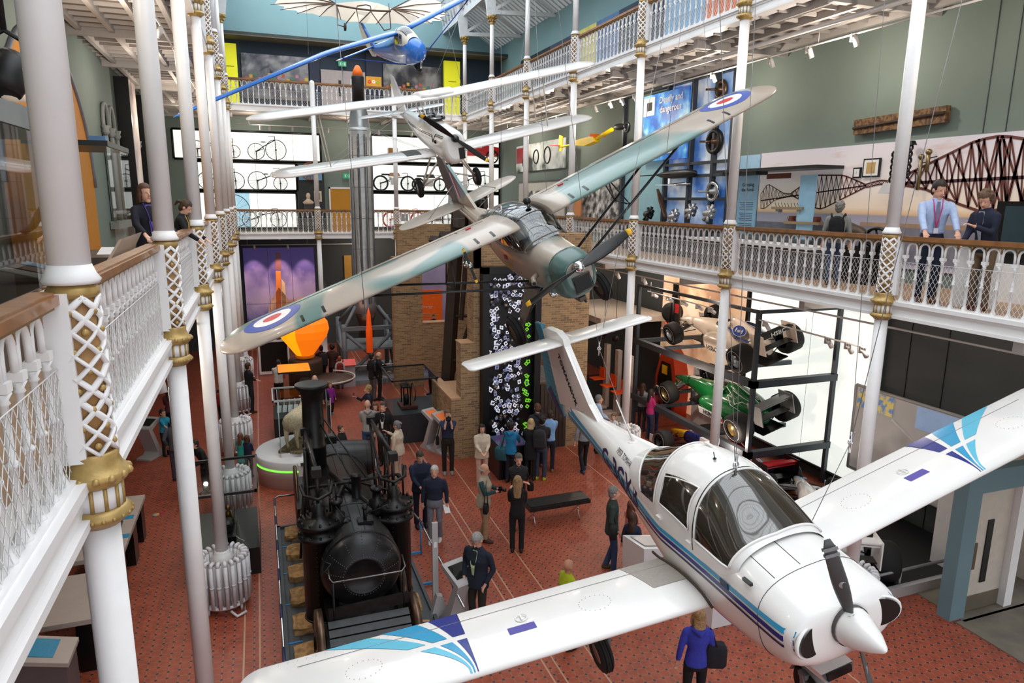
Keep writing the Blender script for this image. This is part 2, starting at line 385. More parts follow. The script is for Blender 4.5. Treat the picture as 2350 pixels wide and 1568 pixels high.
# ---------------- columns ----------------
def lattice_mesh():
    b=MB(); H=.87; r=.118; b.cyl((0,0,0),(0,0,H),r*.9,TAN,n=18)
    NH=6; turns=H/(2*PI*r)*1.0
    for s in (1,-1):
        for k in range(NH):
            pts=[]
            for i in range(17):
                t=i/16; a=2*PI*k/NH+s*t*turns*2*PI; pts.append((r*cos(a),r*sin(a),H*t))
            b.tube(pts,.019,WHITE,6,ry=.011)
    for i in range(NH*2):
        for j in range(8):
            if (i+j)%2==0:
                a=PI*i/NH+.0; z=H*(j+.5)/8.3; b.ball((r*.95*cos(a),r*.95*sin(a),z),.02,GOLD,6,4)
    return b
_lat=lattice_mesh()
def column(x,y,label,top=16.4,group=None,short=False,back=(-1,0)):
    t=thing('iron_column',label,'column',(x,y,0),group=group)
    def part(key,fn,name,z):
        if key not in _PC:
            _PC[key]=fn().build(name,t,loc=(0,0,z)); return
        dup(_PC[key],t,(0,0,z))
    def base():
        return MB().lathe([(.2,0),(.2,.25),(.17,.3),(.17,.9),(.19,.94),(.13,1.0),(.125,1.04),(.105,1.08)],WHITE,n=12)
    part('low',lambda:MB().cyl((0,0,0),(0,0,F2-.27-1.0),.106,WHITE,r2=.1,n=20),'shaft',1.0)
    part('base',base,'base',0)
    def capi():
        b=MB(); b.lathe([(.11,-.05),(.14,-.02),(.17,0),(.17,.03),(.15,.05),(.14,.06)],GOLD,n=20); b.lathe([(.13,.06),(.13,.19)],WHITE,n=16)
        for k in range(12): a=PI*k/6; b.cyl((.13*cos(a),.13*sin(a),.06),(.13*cos(a),.13*sin(a),.19),.012,GOLD,n=5)
        b.lathe([(.14,.19),(.16,.21),(.185,.25),(.175,.27),(.15,.285),(.13,.34),(.135,.37),(.125,.385)],GOLD,n=20)
        for k in range(14): a=PI*k/7; b.ball((.172*cos(a),.172*sin(a),.25),.024,GOLD,6,4)
        for k in range(20): a=PI*k/10; b.ball((.168*cos(a),.168*sin(a),.015),.013,GOLD,5,3)
        return b
    for i,F in enumerate((F2,F3)):
        if short and i: part('lat2',lambda:MB().lathe([(.12,-.2),(.14,-.15),(.11,-.1),(.11,1.0),(.09,1.08),(.001,1.13)],WHITE,n=18),'newel',F); continue
        part('cap',capi,'gilt_collar',F-.23)
        part('lat',lambda:_lat,'lattice_pillar',F+.15)
        part('bk%d%d'%back,lambda:MB().box((back[0]*.075,back[1]*.075,.46),(.15 if back[0] else .26,.15 if back[1] else .26,.92),WHITE),'backing_plate',F+.12)
        part('top',lambda:MB().lathe([(.1,0),(.125,.02),(.125,.05),(.105,.08)],GOLD,n=20).lathe([(.13,.08),(.14,.1),(.12,.13),(.101,.18)],WHITE,n=20),'rail_collar',F+1.0)
    part('mid',lambda:MB().cyl((0,0,0),(0,0,F3-F2-1.17-.25),.1,WHITE,r2=.097,n=20),'shaft',F2+1.15)
    if short: return t
    part('up',lambda:MB().cyl((0,0,0),(0,0,2.0),.093,WHITE,r2=.082,n=16),'shaft',F3+1.15)
    def corinth():
        b=MB(); b.lathe([(.085,0),(.11,.03),(.09,.06),(.1,.12),(.14,.22),(.2,.3),(.2,.34)],GOLD,n=12)
        for k in range(8):
            a=PI*k/4
            for rr,z in ((.13,.14),(.18,.26)): b.ball((rr*cos(a),rr*sin(a),z),.04,GOLD,6,4)
        return b
    part('cor',corinth,'gilt_capital',14.08)
    return t
_PC={}
ordn=['first','second','third','fourth','fifth','sixth','seventh','eighth']
for k in range(8):
    column(XL,4.18+4*k,'white iron column with gilt collars, %s from the camera on the left gallery edge'%ordn[k],group='white columns along the left gallery')
for k in range(-1,6):
    if k<0: continue
    column(XR,8.21+4*k,'white iron column with gilt collars, %s from the camera on the right gallery edge'%ordn[k],group='white columns along the right gallery',back=(1,0))
column(XR,YB,'white iron column with gilt collars in the far right corner of the galleries',group='white columns along the right gallery',back=(1,0))
for x,l in ((2.52,'left'),(6.04,'right')):
    column(x,YB,'slim white iron column, %s one of the two on the far gallery edge'%l,group='white columns of the far gallery',short=True,back=(0,1))
# ---------------- balustrades ----------------
def baluster():
    b=MB(); z=.04
    b.lathe([(.042,z),(.042,z+.012),(.022,z+.06),(.0185,z+.08),(.0185,z+.34),(.03,z+.35),(.03,z+.365),(.0175,z+.375),(.0175,z+.62),(.027,z+.63),(.02,z+.645),(.036,z+.675)],WHITE,n=8); b.box((0,0,z+.70),(.07,.06,.045),WHITE)
    return b
def archb():
    b=MB(); w=.105; e=.022; pts=[(e,0,.76),(e,0,.83)]+[(w-(w-e)*cos(PI*i/8),0,.86+.09*sin(PI*i/8)) for i in range(1,8)]+[(2*w-e,0,.83),(2*w-e,0,.76)]
    b.tube(pts,.018,WHITE,6); b.ball((0,0,.95),.022,GOLD,6,4); b.cyl((0,0,.88),(0,0,.98),.012,TAN,n=5)
    return b
def mesh_screen(L):
    b=MB(); H=.6; p=.075; WIRE=WHITE
    n=int((L+H)/p)+1; nr=(0,1,0)
    for k in range(-int(H*.62/p)-1,int(L/p)+1):
        for s in (1,-1):
            x0=k*p; x1=x0+H*.62
            if s<0: x0,x1=x1,x0
            a,c=V((x0,0,.05)),V((x1,0,.05+H))
            # clip to 0..L
            def cl(p1,p2,X):
                t=(X-p1.x)/(p2.x-p1.x); return p1+(p2-p1)*t
            lo,hi=(a,c) if a.x<c.x else (c,a)
            if hi.x<=0 or lo.x>=L: continue
            if lo.x<0: lo=cl(lo,hi,0)
            if hi.x>L: hi=cl(lo,hi,L)
            b.tube([lo,hi],.0028,WIRE,3,cap=False)
    b.cyl((0,0,.05+H),(L,0,.05+H),.004,WIRE,n=4)
    return b
_B={}
def balustrade(x,y,z,L,rz,label,group):
    t=thing('balustrade',label,'railing',(x,y,z),(0,0,rz),group=group)
    n=round((L-.22)/.21); p=(L-.22)/n; key=round(L,2)
    if key not in _B:
        h=MB(); h.box((L/2,0,1.01),(L,.15,.05),RAILW); h.box((L/2,0,.975),(L,.1,.03),mat('rail_moulding_gold','#8f7448',.5,.2)); h.box((L/2,0,1.04),(L,.11,.02),RAILW)
        c=MB(); c.box((L/2,0,.02),(L,.12,.05),GIRD)
        _B[key]=(h.build('handrail',t),c.build('curb',t),mesh_screen(L).build('wire_screen',t,loc=(0,.03,0)))
    else:
        for o in _B[key]: dup(o,t)
    for k in range(n+1):
        X=.11+k*p
        if 'bal' not in _B: _B['bal']=baluster().build('baluster',t,loc=(X,0,0))
        else: dup(_B['bal'],t,(X,0,0))
        if k<n:
            if 'arc' not in _B: _B['arc']=archb().build('arch',t,loc=(X,0,0))
            else: dup(_B['arc'],t,(X,0,0))
for lv,F in (('middle',F2),('upper',F3)):
    for k in range(-1,7):
        y0=4.18+4*k
        if lv=='upper' and k<2: continue
        balustrade(XL-.11,y0+3.9,F,3.8,-PI/2,'white balustrade bay on left %s gallery, %s'%(lv,['nearest the camera','just past the first column','past the second column','past the third column','past the fourth column','past the fifth column','past the sixth column','last before the far corner'][k+1]),'left gallery balustrades')
    for k in range(-1,6):
        y0=8.21+4*k
        if k==-1 and lv=='upper': continue
        balustrade(XR+.11,y0+.1,F,3.8,PI/2,'white balustrade bay on right %s gallery, %s'%(lv,['beside the men on the right','between first and second columns','between second and third columns','between third and fourth columns','between fourth and fifth columns','between fifth and sixth columns','last before the far corner'][k+1]),'right gallery balustrades')
    for x0,x1,l in ((XL+.1,2.42,'left'),(2.62,5.94,'middle'),(6.14,XR-.1,'right')):
        balustrade(x0,YB+.11,F,x1-x0,0,'white iron balustrade on the far %s gallery, %s section'%(lv,l),'far gallery balustrades')
# ---------------- aircraft tools ----------------
def interp(tab,x):
    "Catmull-Rom on rows sorted by falling x"
    n=len(tab)
    if x>=tab[0][0]: return tab[0][1:]
    if x<=tab[-1][0]: return tab[-1][1:]
    for i in range(n-1):
        if tab[i][0]>=x>=tab[i+1][0]: break
    t=(tab[i][0]-x)/(tab[i][0]-tab[i+1][0]+1e-9); h=tab[i][0]-tab[i+1][0]
    out=[]
    for k in range(1,len(tab[0])):
        p1,p2=tab[i][k],tab[i+1][k]
        m1=(p2-tab[i-1][k])/(tab[i-1][0]-tab[i+1][0])*h if i>0 else p2-p1
        m2=(tab[i+2][k]-p1)/(tab[i][0]-tab[i+2][0])*h if i<n-2 else p2-p1
        # limit overshoot
        for_s=p2-p1
        m1=max(-3*abs(for_s),min(3*abs(for_s),m1)); m2=max(-3*abs(for_s),min(3*abs(for_s),m2))
        if m1*for_s<0: m1=0
        if m2*for_s<0: m2=0
        out.append((2*t**3-3*t*t+1)*p1+(t**3-2*t*t+t)*m1+(-2*t**3+3*t*t)*p2+(t**3-t*t)*m2)
    return out
def fus_fn(tab,off=0.):
    def F(x,a,o=None):
        zt,zm,zb,w,nu,nl=interp(tab,x); o=off if o is None else o
        c,s=cos(a),sin(a); n=nu if s>0 else nl
        sg=lambda v:(1 if v>=0 else -1)
        zz=(zt+o-zm) if s>0 else (zm-zb+o)
        return V((x,(w+o)*sg(c)*abs(c)**(2/n),zm+zz*sg(s)*abs(s)**(2/n)))
    return F
def fus_mesh(b,F,x0,x1,n,m,k=36,a0=0,a1=2*PI):
    rs=[[F(x0+(x1-x0)*i/n,a0+(a1-a0)*j/k) for j in range(k)] for i in range(n+1)]
    return b.rings(rs,m)
def band(b,fn,u0,u1,v0,v1,m,nu=16,nv=6):
    "strip between v0(u) and v1(u) over u0..u1 on fn(u,v)"
    f=lambda q,u:q(u) if callable(q) else q
    return b.grid(lambda i,j:fn(u0+(u1-u0)*i,f(v0,u0+(u1-u0)*i)*(1-j)+f(v1,u0+(u1-u0)*i)*j),nu,nv,m)
def a_of_z(F,x,z,side):
    "section angle where the skin reaches height z"
    lo,hi=(-PI/2,PI/2)
    for _ in range(24):
        md=(lo+hi)/2
        if F(x,md).z<z: lo=md
        else: hi=md
    return lo if side>0 else PI-lo
def stext(body,size,m,parent,fn,sx=1.,name='lettering',bold=0.,**kw):
    "letters bent over a surface: fn(u,v)"
    o=text(body,size,m,None,name,None,0,'CENTER',sx,bold)
    for v in o.data.vertices: v.co=fn(v.co.x,v.co.y)
    return fin(o,parent,**kw)
def airfoil(c,t): return 5*t*(.2969*math.sqrt(max(c,0))-.126*c-.3516*c*c+.2843*c**3-.1015*c**4)
def wing_fn(side,xle,zr,y0,y1,chord,dih,t=.14,tip=.25,camb=.02,sweep=0,rnd=1.,tc=1.):
    def P(y,c,up,off=0.):
        yy=y; ch=chord*(1-(1-tc)*(yy-y0)/(y1-y0)); x=xle-sweep*(yy-y0); th=t
        e=(yy-(y1-tip))/tip if tip>0 else 0
        if e>0:
            e=min(e,1); k=math.sqrt(max(1-e*e,.0)); k=.12+.88*k; ch2=ch*(1-rnd)+ch*rnd*k; x-=(ch-ch2)*.45; ch=ch2; th=t*(.25+.75*k)
        z=zr+(yy-y0)*dih+ (1 if up else -1)*(airfoil(c,th)*ch+off)+camb*4*c*(1-c)*ch
        return V((x-c*ch,side*yy,z))
    return P
def wing_mesh(b,P,y0,y1,m,n=14,k=12,m2=None,tipn=8,tip=.25):
    ys=[y0+(y1-tip-y0)*i/n for i in range(n)]+[y1-tip+tip*sin(PI/2*i/tipn) for i in range(tipn+1)]
    cs=[(1-cos(PI*i/k))/2 for i in range(k+1)]
    rs=[[P(y,c,True) for c in cs[::-1]]+[P(y,c,False) for c in cs[1:-1]] for y in ys]
    return b.rings(rs,m)
def wheel(parent,c,r,w,axis=(0,1,0),name='wheel',tyre=None,hub=None):
    "a wheel with tyre and hub"
    b=MB(); b.torus((0,0,0),r*.72,r*.28,tyre or BLACKR,'y',24,8,w/(r*.56)); 
    for s in (1,-1):
        for q in (-.25,0,.25): b.torus((0,q*w*.8,0),r*.985,.006,BLACKR,'y',24,4)
    b.lathe([(.01,-w*.3),(r*.5,-w*.38),(r*.52,-w*.2),(r*.52,w*.2),(r*.5,w*.38),(.01,w*.3)],hub or ALU,n=16,axis='y')
    o=b.build(name,parent,loc=c); return o
BLACKR=mat('tyre_rubber','#1c1b1b',.75,var=.1,scale=12)
ALU=mat('aluminium','#b9babb',.3,.9,var=.08)
GREYM=mat('grey_metal_paint','#8b8f92',.4,.3)
PW=mat('aircraft_white_gloss','#efedeb',.22,var=.02,scale=3,coat=.4)
SMOKE=mat('smoked_perspex','#3b352c',.06,var=.25,scale=2.5,coat=1.,ior=1.7)
NAVY=mat('decal_navy','#1e2f86',.3,var=.05); CYAN=mat('decal_cyan','#63bfdc',.3,var=.04); MIDB=mat('decal_mid_blue','#2f9ccb',.3,var=.05)
TEAL=mat('decal_teal','#3f8fae',.35,var=.06); DKNAVY=mat('decal_dark_navy','#241e56',.3); INK=mat('black_lettering','#17161a',.5)
def placed(o,T,ypr):
    y,p,r=[R(q) for q in ypr]
    o.location=T; o.rotation_mode='XYZ'; o.rotation_euler=(MX.Rotation(y,3,'Z')@MX.Rotation(p,3,'Y')@MX.Rotation(r,3,'X')).to_euler('XYZ'); return o
# ---------------- white low-wing trainer ----------------
def tomahawk():
    t=thing('light_aircraft','white low-wing light aircraft with T-tail and blue stripes hung nearest the camera','aircraft')
    placed(t,(4.485,3.522,3.671),(-93.311,-1.937,12.572))
    #      x     zt   zm    zb    w    nu  nl
    tab=[(-.40,.20,-.02,-.20,.20,2,2),(-.44,.21,-.02,-.30,.50,2.2,2.4),(-.52,.25,-.03,-.40,.56,2.3,2.6),(-.75,.30,-.05,-.52,.575,2.5,2.8),(-1.3,.40,-.06,-.62,.58,2.6,3),(-1.85,.45,-.06,-.64,.58,2.6,3.2),(-2.6,.47,-.02,-.62,.58,2.4,3.2),(-3.4,.45,.03,-.5,.47,2.2,2.8),(-4.3,.43,.09,-.30,.33,2.1,2.4),(-5.4,.42,.15,-.12,.2,2,2.2),(-6.4,.36,.17,0,.1,2,2),(-7.1,.24,.14,.05,.03,2,2)]
    F=fus_fn(tab)
    b=MB(); rs=[[F(x,2*PI*j/40) for j in range(40)] for x in [-.40,-.405,-.42,-.44,-.47,-.52,-.6,-.7,-.85]+[-1-.15*i for i in range(41)]]
    b.rings(rs,PW); fo=b.build('fuselage',t)
    # cabin bubble
    ctab=[(-1.22,.42,.18,.1,.50,2.2,2),(-1.36,.52,.15,.1,.545,2.3,2),(-1.65,.76,.12,.1,.565,2.2,2),(-1.95,.905,.1,.0,.57,2.15,2),(-2.3,.95,.1,.0,.57,2.15,2),(-2.65,.91,.1,.0,.56,2.1,2),(-3.1,.74,.1,.0,.50,2,2),(-3.5,.57,.12,.0,.44,2,2),(-3.85,.455,.12,.0,.37,2,2)]
    G=fus_fn(ctab)
    b=MB(); rs=[[G(-1.22-2.63*i/34,PI*j/30) for j in range(31)] for i in range(35)]
    for i in range(34):
        b.add(rs[i]+rs[i+1],[(j,j+1,32+j,31+j) for j in range(30)],PW,True)
    b.build('cabin_roof',t)
    GO=lambda u,v:G(u,v,.008)
    # windscreen: wraps from one door pillar to the other
    def ws(v): # param by angle: front and rear x limits
        e=abs(v-PI/2)/(PI/2); return (-1.26-.06*e, -1.86-.02*math.cos(v)**2+.10*max(0,e-.55)*1.2)
    b=MB(); b.grid(lambda i,j:(lambda v:GO(ws(v)[0]*(1-j)+ws(v)[1]*j,v))(R(14)+(PI-R(28))*i),30,10,SMOKE)
    w=b.build('windscreen',t,label='smoky clear windscreen')
    b=MB(); v0,v1=R(14),PI-R(14)
    b.tube([G(ws(v)[1],v,.012) for v in [v0+(v1-v0)*i/24 for i in range(25)]],.012,PW,5); b.tube([G(ws(v)[0],v,.012) for v in [v0+(v1-v0)*i/24 for i in range(25)]],.012,PW,5)
    b.tube([G(ws(v)[1]-.035,v,.004) for v in [v0+(v1-v0)*i/24 for i in range(25)]],.004,INK,4)
    for v in (v0,v1): b.tube([G(ws(v)[0]*(1-j/6)+ws(v)[1]*j/6,v,.012) for j in range(7)],.012,PW,5)
    b.build('windscreen_frame',w)
    for s,nm in ((1,1),(-1,-1)):
        A=lambda v:(v if s>0 else PI-v)
        # door window
        b=MB(); b.grid(lambda i,j:(lambda q:GO(-1.97-.62*q-.04*sin(PI*j)*(1-2*q),A(R(17+3*q)+(R(54-10*q)-R(17))*j)))(i),14,8,SMOKE)
        b.build('door_window',t)
        b=MB(); ring=[]
        for i in range(8): ring.append(GO(-1.97-.62*i/8,A(R(17+3*i/8))))
        for i in range(6): ring.append(GO(-2.59,A(R(20+24*i/6))))
        for i in range(8): ring.append(GO(-2.59+.62*i/8,A(R(44+10*i/8))))
        for i in range(6): ring.append(GO(-1.97-.03*sin(PI*i/6),A(R(54-37*i/6))))
        b.tube(ring,.009,PW,5,closed=True); b.build('window_frame',t)
        # door outline and hinge fittings
        b=MB(); b.tube([G(-1.9,A(R(q)),.003) for q in range(4,70,6)],.004,INK,4); 
        for q in (-1.95,-2.6): b.box(G(q,A(R(8)),.01),(.09,.03,.03),PW)
        b.build('door_seam',t)
    # wrap-around rear window
    def rw(v):
        e=abs(v-PI/2)/(PI/2); return (-2.72-.02*e,-3.72+.62*e)
    b=MB(); b.grid(lambda i,j:(lambda v:GO(rw(v)[0]*(1-j)+rw(v)[1]*j,v))(R(16)+(PI-R(32))*i),30,8,SMOKE)
    w=b.build('rear_window',t)
    b=MB(); b.tube([G(rw(v)[0],v,.01) for v in [R(16)+(PI-R(32))*i/24 for i in range(25)]],.01,PW,5); b.tube([G(rw(v)[1],v,.01) for v in [R(16)+(PI-R(32))*i/24 for i in range(25)]],.012,PW,5)
    b.build('window_frame',w)
    # engine cowling lines, inlets, chin scoop
    b=MB()
    for s in (1,-1):
        b.T=MX.Translation((-.455,s*.34,-.04))@MX.Rotation(-s*R(16),4,'Z'); b.T=b.T@MX.Diagonal((1,1.15,.8,1)); b.lathe([(.001,.0),(.16,.0),(.18,.02),(.19,.0),(.18,-.02)],PW,n=24,axis='x')
        b.lathe([(.001,.03),(.165,.03)],BLACK,n=24,axis='x',cap=False); b.T=None
    b.build('cooling_inlet',t)
    b=MB(); b.add([(-.62,-.17,-.60),(-.62,.17,-.60),(-.60,.15,-.68),(-.60,-.15,-.68),(-1.4,-.2,-.6),(-1.4,.2,-.6),(-1.3,.2,-.66),(-1.3,-.2,-.66)],[(0,4,5,1),(1,5,6,2),(2,6,7,3),(3,7,4,0)],PW); b.bb((-.585,-.13,-.665),(-.61,.13,-.6),BLACK)
    b.build('chin_scoop',t)
    b=MB(); FO=lambda u,v:F(u,v,.003)
    b.tube([F(-.86,2*PI*j/40,.002) for j in range(40)],.003,INK,4,closed=True)
    for q in (62,88): b.tube([F(-.9-.6*j/8,R(180-q),.002) for j in range(9)],.003,INK,4)
    for k in range(10): b.ball(F(-1.5,R(180-62-2.6*k),.003),.004,INK,4,3)
    b.build('cowling_seams',t)
    # stripes along the side: cyan / mid / navy
    FO=lambda u,v:F(u,v,.004)
    for s in (1,-1):
        b=MB()
        zc=lambda x:-.03-.02*sin((x+.5)*1.2)+(.035*(abs(x)-2.6) if x<-2.6 else 0)
        for k,(d,wd,m) in enumerate(((.075,.045,MIDB),(.005,.05,NAVY),(-.055,.028,DKNAVY))):
            wf=lambda x:1+.5*max(0,(abs(x)-3)/3)
            n=60
            for i in range(n):
                xa,xb=-.45-(6.2)*i/n,-.45-6.2*(i+1)/n
                q=[]
                for x,zz in ((xa,0),(xb,0),(xb,1),(xa,1)):
                    z=zc(x)+d*wf(x)+wd*wf(x)*zz; q.append(F(x,a_of_z(F,x,z,s),.004))
                b.add(q,[(0,1,2,3)],m if k!=1 else TEAL if x<-3 else m)
        b.build('side_stripes',t,label='cyan, blue and navy side stripes')
        def fn(u,v,x0=-4.1,z0=.05): # letters run along the side
            x=x0-s*u*(-1 if s<0 else 1)*(1 if s>0 else 1); x=x0+(u if s<0 else -u)
            z=z0+v+.02*(abs(x)-2.6); return F(x,a_of_z(F,x,z,s),.007)
        if s<0:
            stext('G-BGXB',.38,DKNAVY,t,lambda u,v:fn(u,v,-4.1,.07),sx=1.1,name='registration_letters',bold=.006)
            stext('PIPER TOMAHAWK',.08,INK,t,lambda u,v:fn(u,v,-4.0,.31),name='small_lettering')
    # wings
    for s in (1,-1):
        P=wing_fn(s,-1.67,-.36,.5,5.18,1.06,.1,.15,.22,rnd=.45)
        b=MB(); wing_mesh(b,P,.5,5.18,PW,14,14,tip=.22); w=b.build('wing',t)
        U=lambda y,c:P(y,c,True,.004)
        b=MB(); b.tube([U(.62+(4.0)*i/14,.78) for i in range(15)],.003,mat('panel_line','#8e8a88'),4)
        b.tube([U(3.0,.75+.25*j/4) for j in range(5)],.003,INK,4)
        for cy in (1.65,4.0):
            for k in range(20): b.ball(U(cy+.17*cos(k*PI/10),.42+.13*sin(k*PI/10)),.0045,mat('rivet_grey','#b4aaa4'),4,3)
        for k in range(20): b.tube([P(3.1+k*.09,.82+.14*j,True,.0) for j in (0,1)],.0025,PW,4)
        b.build('panel_lines',w)
        # fan of blue blocks, split by a white cross bar
        b=MB(); lerp=lambda a,c,k:a+(c-a)*k
        ed=lambda k:(lambda c:3.0+[.0,.30,.40,.75,.88,1.3][k]*max(0,(c-.06)/.94)**1.35+[0,.012,.03,.045,.06,.08][k])
        for i,m in ((0,NAVY),(2,MIDB),(4,CYAN)):
            band(b,lambda c,y:U(y,c),.02,.44,ed(i),ed(i+1),m,8,3); band(b,lambda c,y:U(y,c),.52,.995,ed(i),ed(i+1),m,10,3)
        b.build('fan_marking',w,label='navy, blue and cyan fan marking')
        b=MB(); band(b,lambda c,y:U(y,c),.30,.40,2.32,2.60,mat('placard_purple','#5b3f93',.4,var=.4,scale=60,col2='#3f49a8'),3,3); b.build('placard',w)
        b=MB(); b.torus(U(2.42,.5)+V((0,0,.01)),.06,.006,PW,'z',16,5); b.box(U(2.42,.5)+V((0,0,.015)),(.09,.012,.012),PW); b.build('fuel_cap',w)
        b=MB(); band(b,lambda c,y:U(y,c),.38,.99,.56,lambda c:1.0+.18*(c-.38),mat('walkway_grey','#a49c95',.85,var=.06,scale=30,bump=.4),8,5); 
        if s<0: b.build('walkway',w,label='grey non-slip walkway')
        b=MB(); b.tube([F(-1.62-1.25*i/14,(PI if s<0 else 0)+(-s)*0,0)*0+V((-1.62-1.25*i/14,s*.60,P(.62,min(1,max(0,(i*1.25/14-.05)/1.06)),True,.0).z+.01)) for i in range(15)],.016,mat('root_seal_brown','#4a3d33',.7),5); b.build('root_seal',w)
        b=MB(); b.ball(P(5.14,.5,True)+V((0,0,.0)),.06,PW,10,6,(2.2,.6,.6)); b.build('navigation_light',w)
        # main gear
        b=MB(); b.tube([(-2.5,s*1.15,-.33),(-2.6,s*1.42,-.95),(-2.6,s*1.46,-1.12)],[.035,.03,.03],GREYM,8); g=b.build('main_gear_leg',t); wheel(g,(-2.6,s*1.55,-1.12),.235,.16,name='main_wheel')
    # nose gear
    b=MB(); b.cyl((-1.0,0,-.55),(-1.02,0,-.95),.04,mat('oleo_black','#242122',.4,.4)); b.box((-1.02,0,-.93),(.1,.2,.05),GREYM); 
    for s in (1,-1): b.box((-1.02,s*.1,-1.03),(.05,.02,.24),GREYM)
    b.tube([(-1.0-.26*cos(a),0,-1.12+.26*sin(a)) for a in [R(20+14*i) for i in range(11)]],.07,GREYM,8,ry=.012)
    g=b.build('nose_gear_leg',t); wheel(g,(-1.02,0,-1.12),.225,.15,name='nose_wheel')
    # tail
    def plate(poly,th,m,b=None,bev=.6):
        b=b or MB(); n=len(poly); c=V((sum(p[0] for p in poly)/n,0,sum(p[1] for p in poly)/n))
        f=[V((p[0],th,p[1])) for p in poly]; g=[V((p[0],-th,p[1])) for p in poly]; e=[V((p[0]+(p[0]-c.x)*.03,0,p[1]+(p[1]-c.z)*.01)) for p in poly]
        b.add(f+e+g,[list(range(n)),[2*n+i for i in range(n)][::-1]]+[(i,n+i,n+(i+1)%n,(i+1)%n) for i in range(n)]+[(n+i,2*n+i,2*n+(i+1)%n,n+(i+1)%n) for i in range(n)],m); return b
    b=plate([(-5.35,.40),(-5.9,.42),(-7.05,.26),(-7.12,.9),(-7.18,1.60),(-6.95,1.66),(-6.45,1.66),(-6.22,1.58),(-6.2,1.45),(-5.62,.62)],.055,PW); fo2=b.build('fin',t)
    b=plate([(-7.03,.02),(-7.32,.02),(-7.72,.36),(-7.55,1.42),(-7.62,1.66),(-7.3,1.66),(-7.22,1.42),(-7.1,.5)],.035,TEAL)
    for k in range(12): b.box((-7.4,0,.35+k*.09),(.42,.085,.006),mat('rib_teal','#357d9b'))
    rd=b.build('rudder',t,label='teal ribbed rudder')
    b=MB(); b.add([(-7.04,-.042,.0),(-7.3,-.042,.03),(-7.66,-.042,.38),(-7.45,-.042,.5)],[(0,1,2,3)],DKNAVY); b.build('rudder_marking',rd)
    M=frame((-6.38,-.062,.86),(.45,0,-.84),(.8,0,.5)); text('TOMAHAWK',.15,INK,t,'fin_lettering',M,sx=1.0,bold=.003)
    P=wing_fn(1,-6.27,1.47,0,1.62,.76,0,.11,.1,0,rnd=.5); 
    for s in (1,-1):
        P=wing_fn(s,-6.27,1.47,.0,1.62,.76,0,.11,.1,0,rnd=.5); b=MB(); wing_mesh(b,P,0,1.62,PW,6,10,tip=.1); b.build('tailplane',t)
    # propeller and spinner
    b=MB(); b.lathe([(.001,.0),(.03,-.02),(.09,-.12),(.145,-.24),(.175,-.36),(.178,-.42)],PW,n=24,axis='x'); sp=b.build('spinner',t)
    b=MB(); b.lathe([(.182,-.36),(.182,-.425)],mat('spinner_seam','#55514f'),n=24,axis='x',cap=False); b.build('spinner_ring',sp)
    for k in (0,1):
        b=MB(); PG=mat('propeller_grey','#55585a',.35,.2)
        rs=[]
        for i in range(13):
            r=.1+.81*i/12; ch=[.05,.075,.1,.115,.125,.13,.13,.125,.12,.115,.105,.09,.05][i]; tw=R(60-42*i/12); th=.03*(1-i/14)
            c=[]
            for j in range(10):
                a=2*PI*j/10; u=ch/2*cos(a); v=th/2*sin(a)+.0; c.append(V((-.35+u*sin(tw)+v*cos(tw),u*cos(tw)-v*sin(tw),r)))
            rs.append(c)
        b.rings(rs,PG); b.lathe([(.05,.1),(.05,.16)],PG,c=(-.35,0,0),n=10)
        # tip stripes and round badge
        for i,(ra,rb) in enumerate(((.74,.77),(.80,.83))):
            for sg in (1,-1): b.box((-.35+.012*sg,0,(ra+rb)/2),(.008,.115,rb-ra),mat('prop_light_band','#8d9093'),rot=MX.Rotation(R(-22),3,'Z'))
        b.T=MX.Translation((-.33,0.01,.45))@MX.Rotation(R(-35),4,'Z'); b.lathe([(.001,.0),(.035,.0),(.036,-.004)],mat('prop_badge','#c6c8ca',.3,.4),n=14,axis='x')
        b.T=None
        b.build('propeller_blade',t,rot=(R(10 if k==0 else 190)+0,0,0))
    b=MB(); b.cyl((-4.27,0,.42),(-4.27,0,.435),.07,PW,n=14); b.tube([(-4.27,0,.43),(-4.4,0,.6),(-4.6,0,.95)],[.02,.01,.008],PW,6); b.build('antenna',t)
    b=MB(); b.box((-2.45,.1,.955),(.14,.03,.02),PW); b.cyl((-2.1,-.05,.95),(-2.1,-.05,1.03),.005,INK,n=5); b.cyl((-2.1,-.05,.95),(-2.1,-.05,.96),.02,INK,n=8); b.build('roof_fittings',t)
    b=MB(); b.box(F(-1.35,R(168),.01),(.12,.012,.07),mat('static_vent','#1d3a55')); b.box(F(-1.05,R(142),.03),(.12,.03,.03),BLACK,rz=0); b.build('side_fittings',t)
    return t
tomahawk()
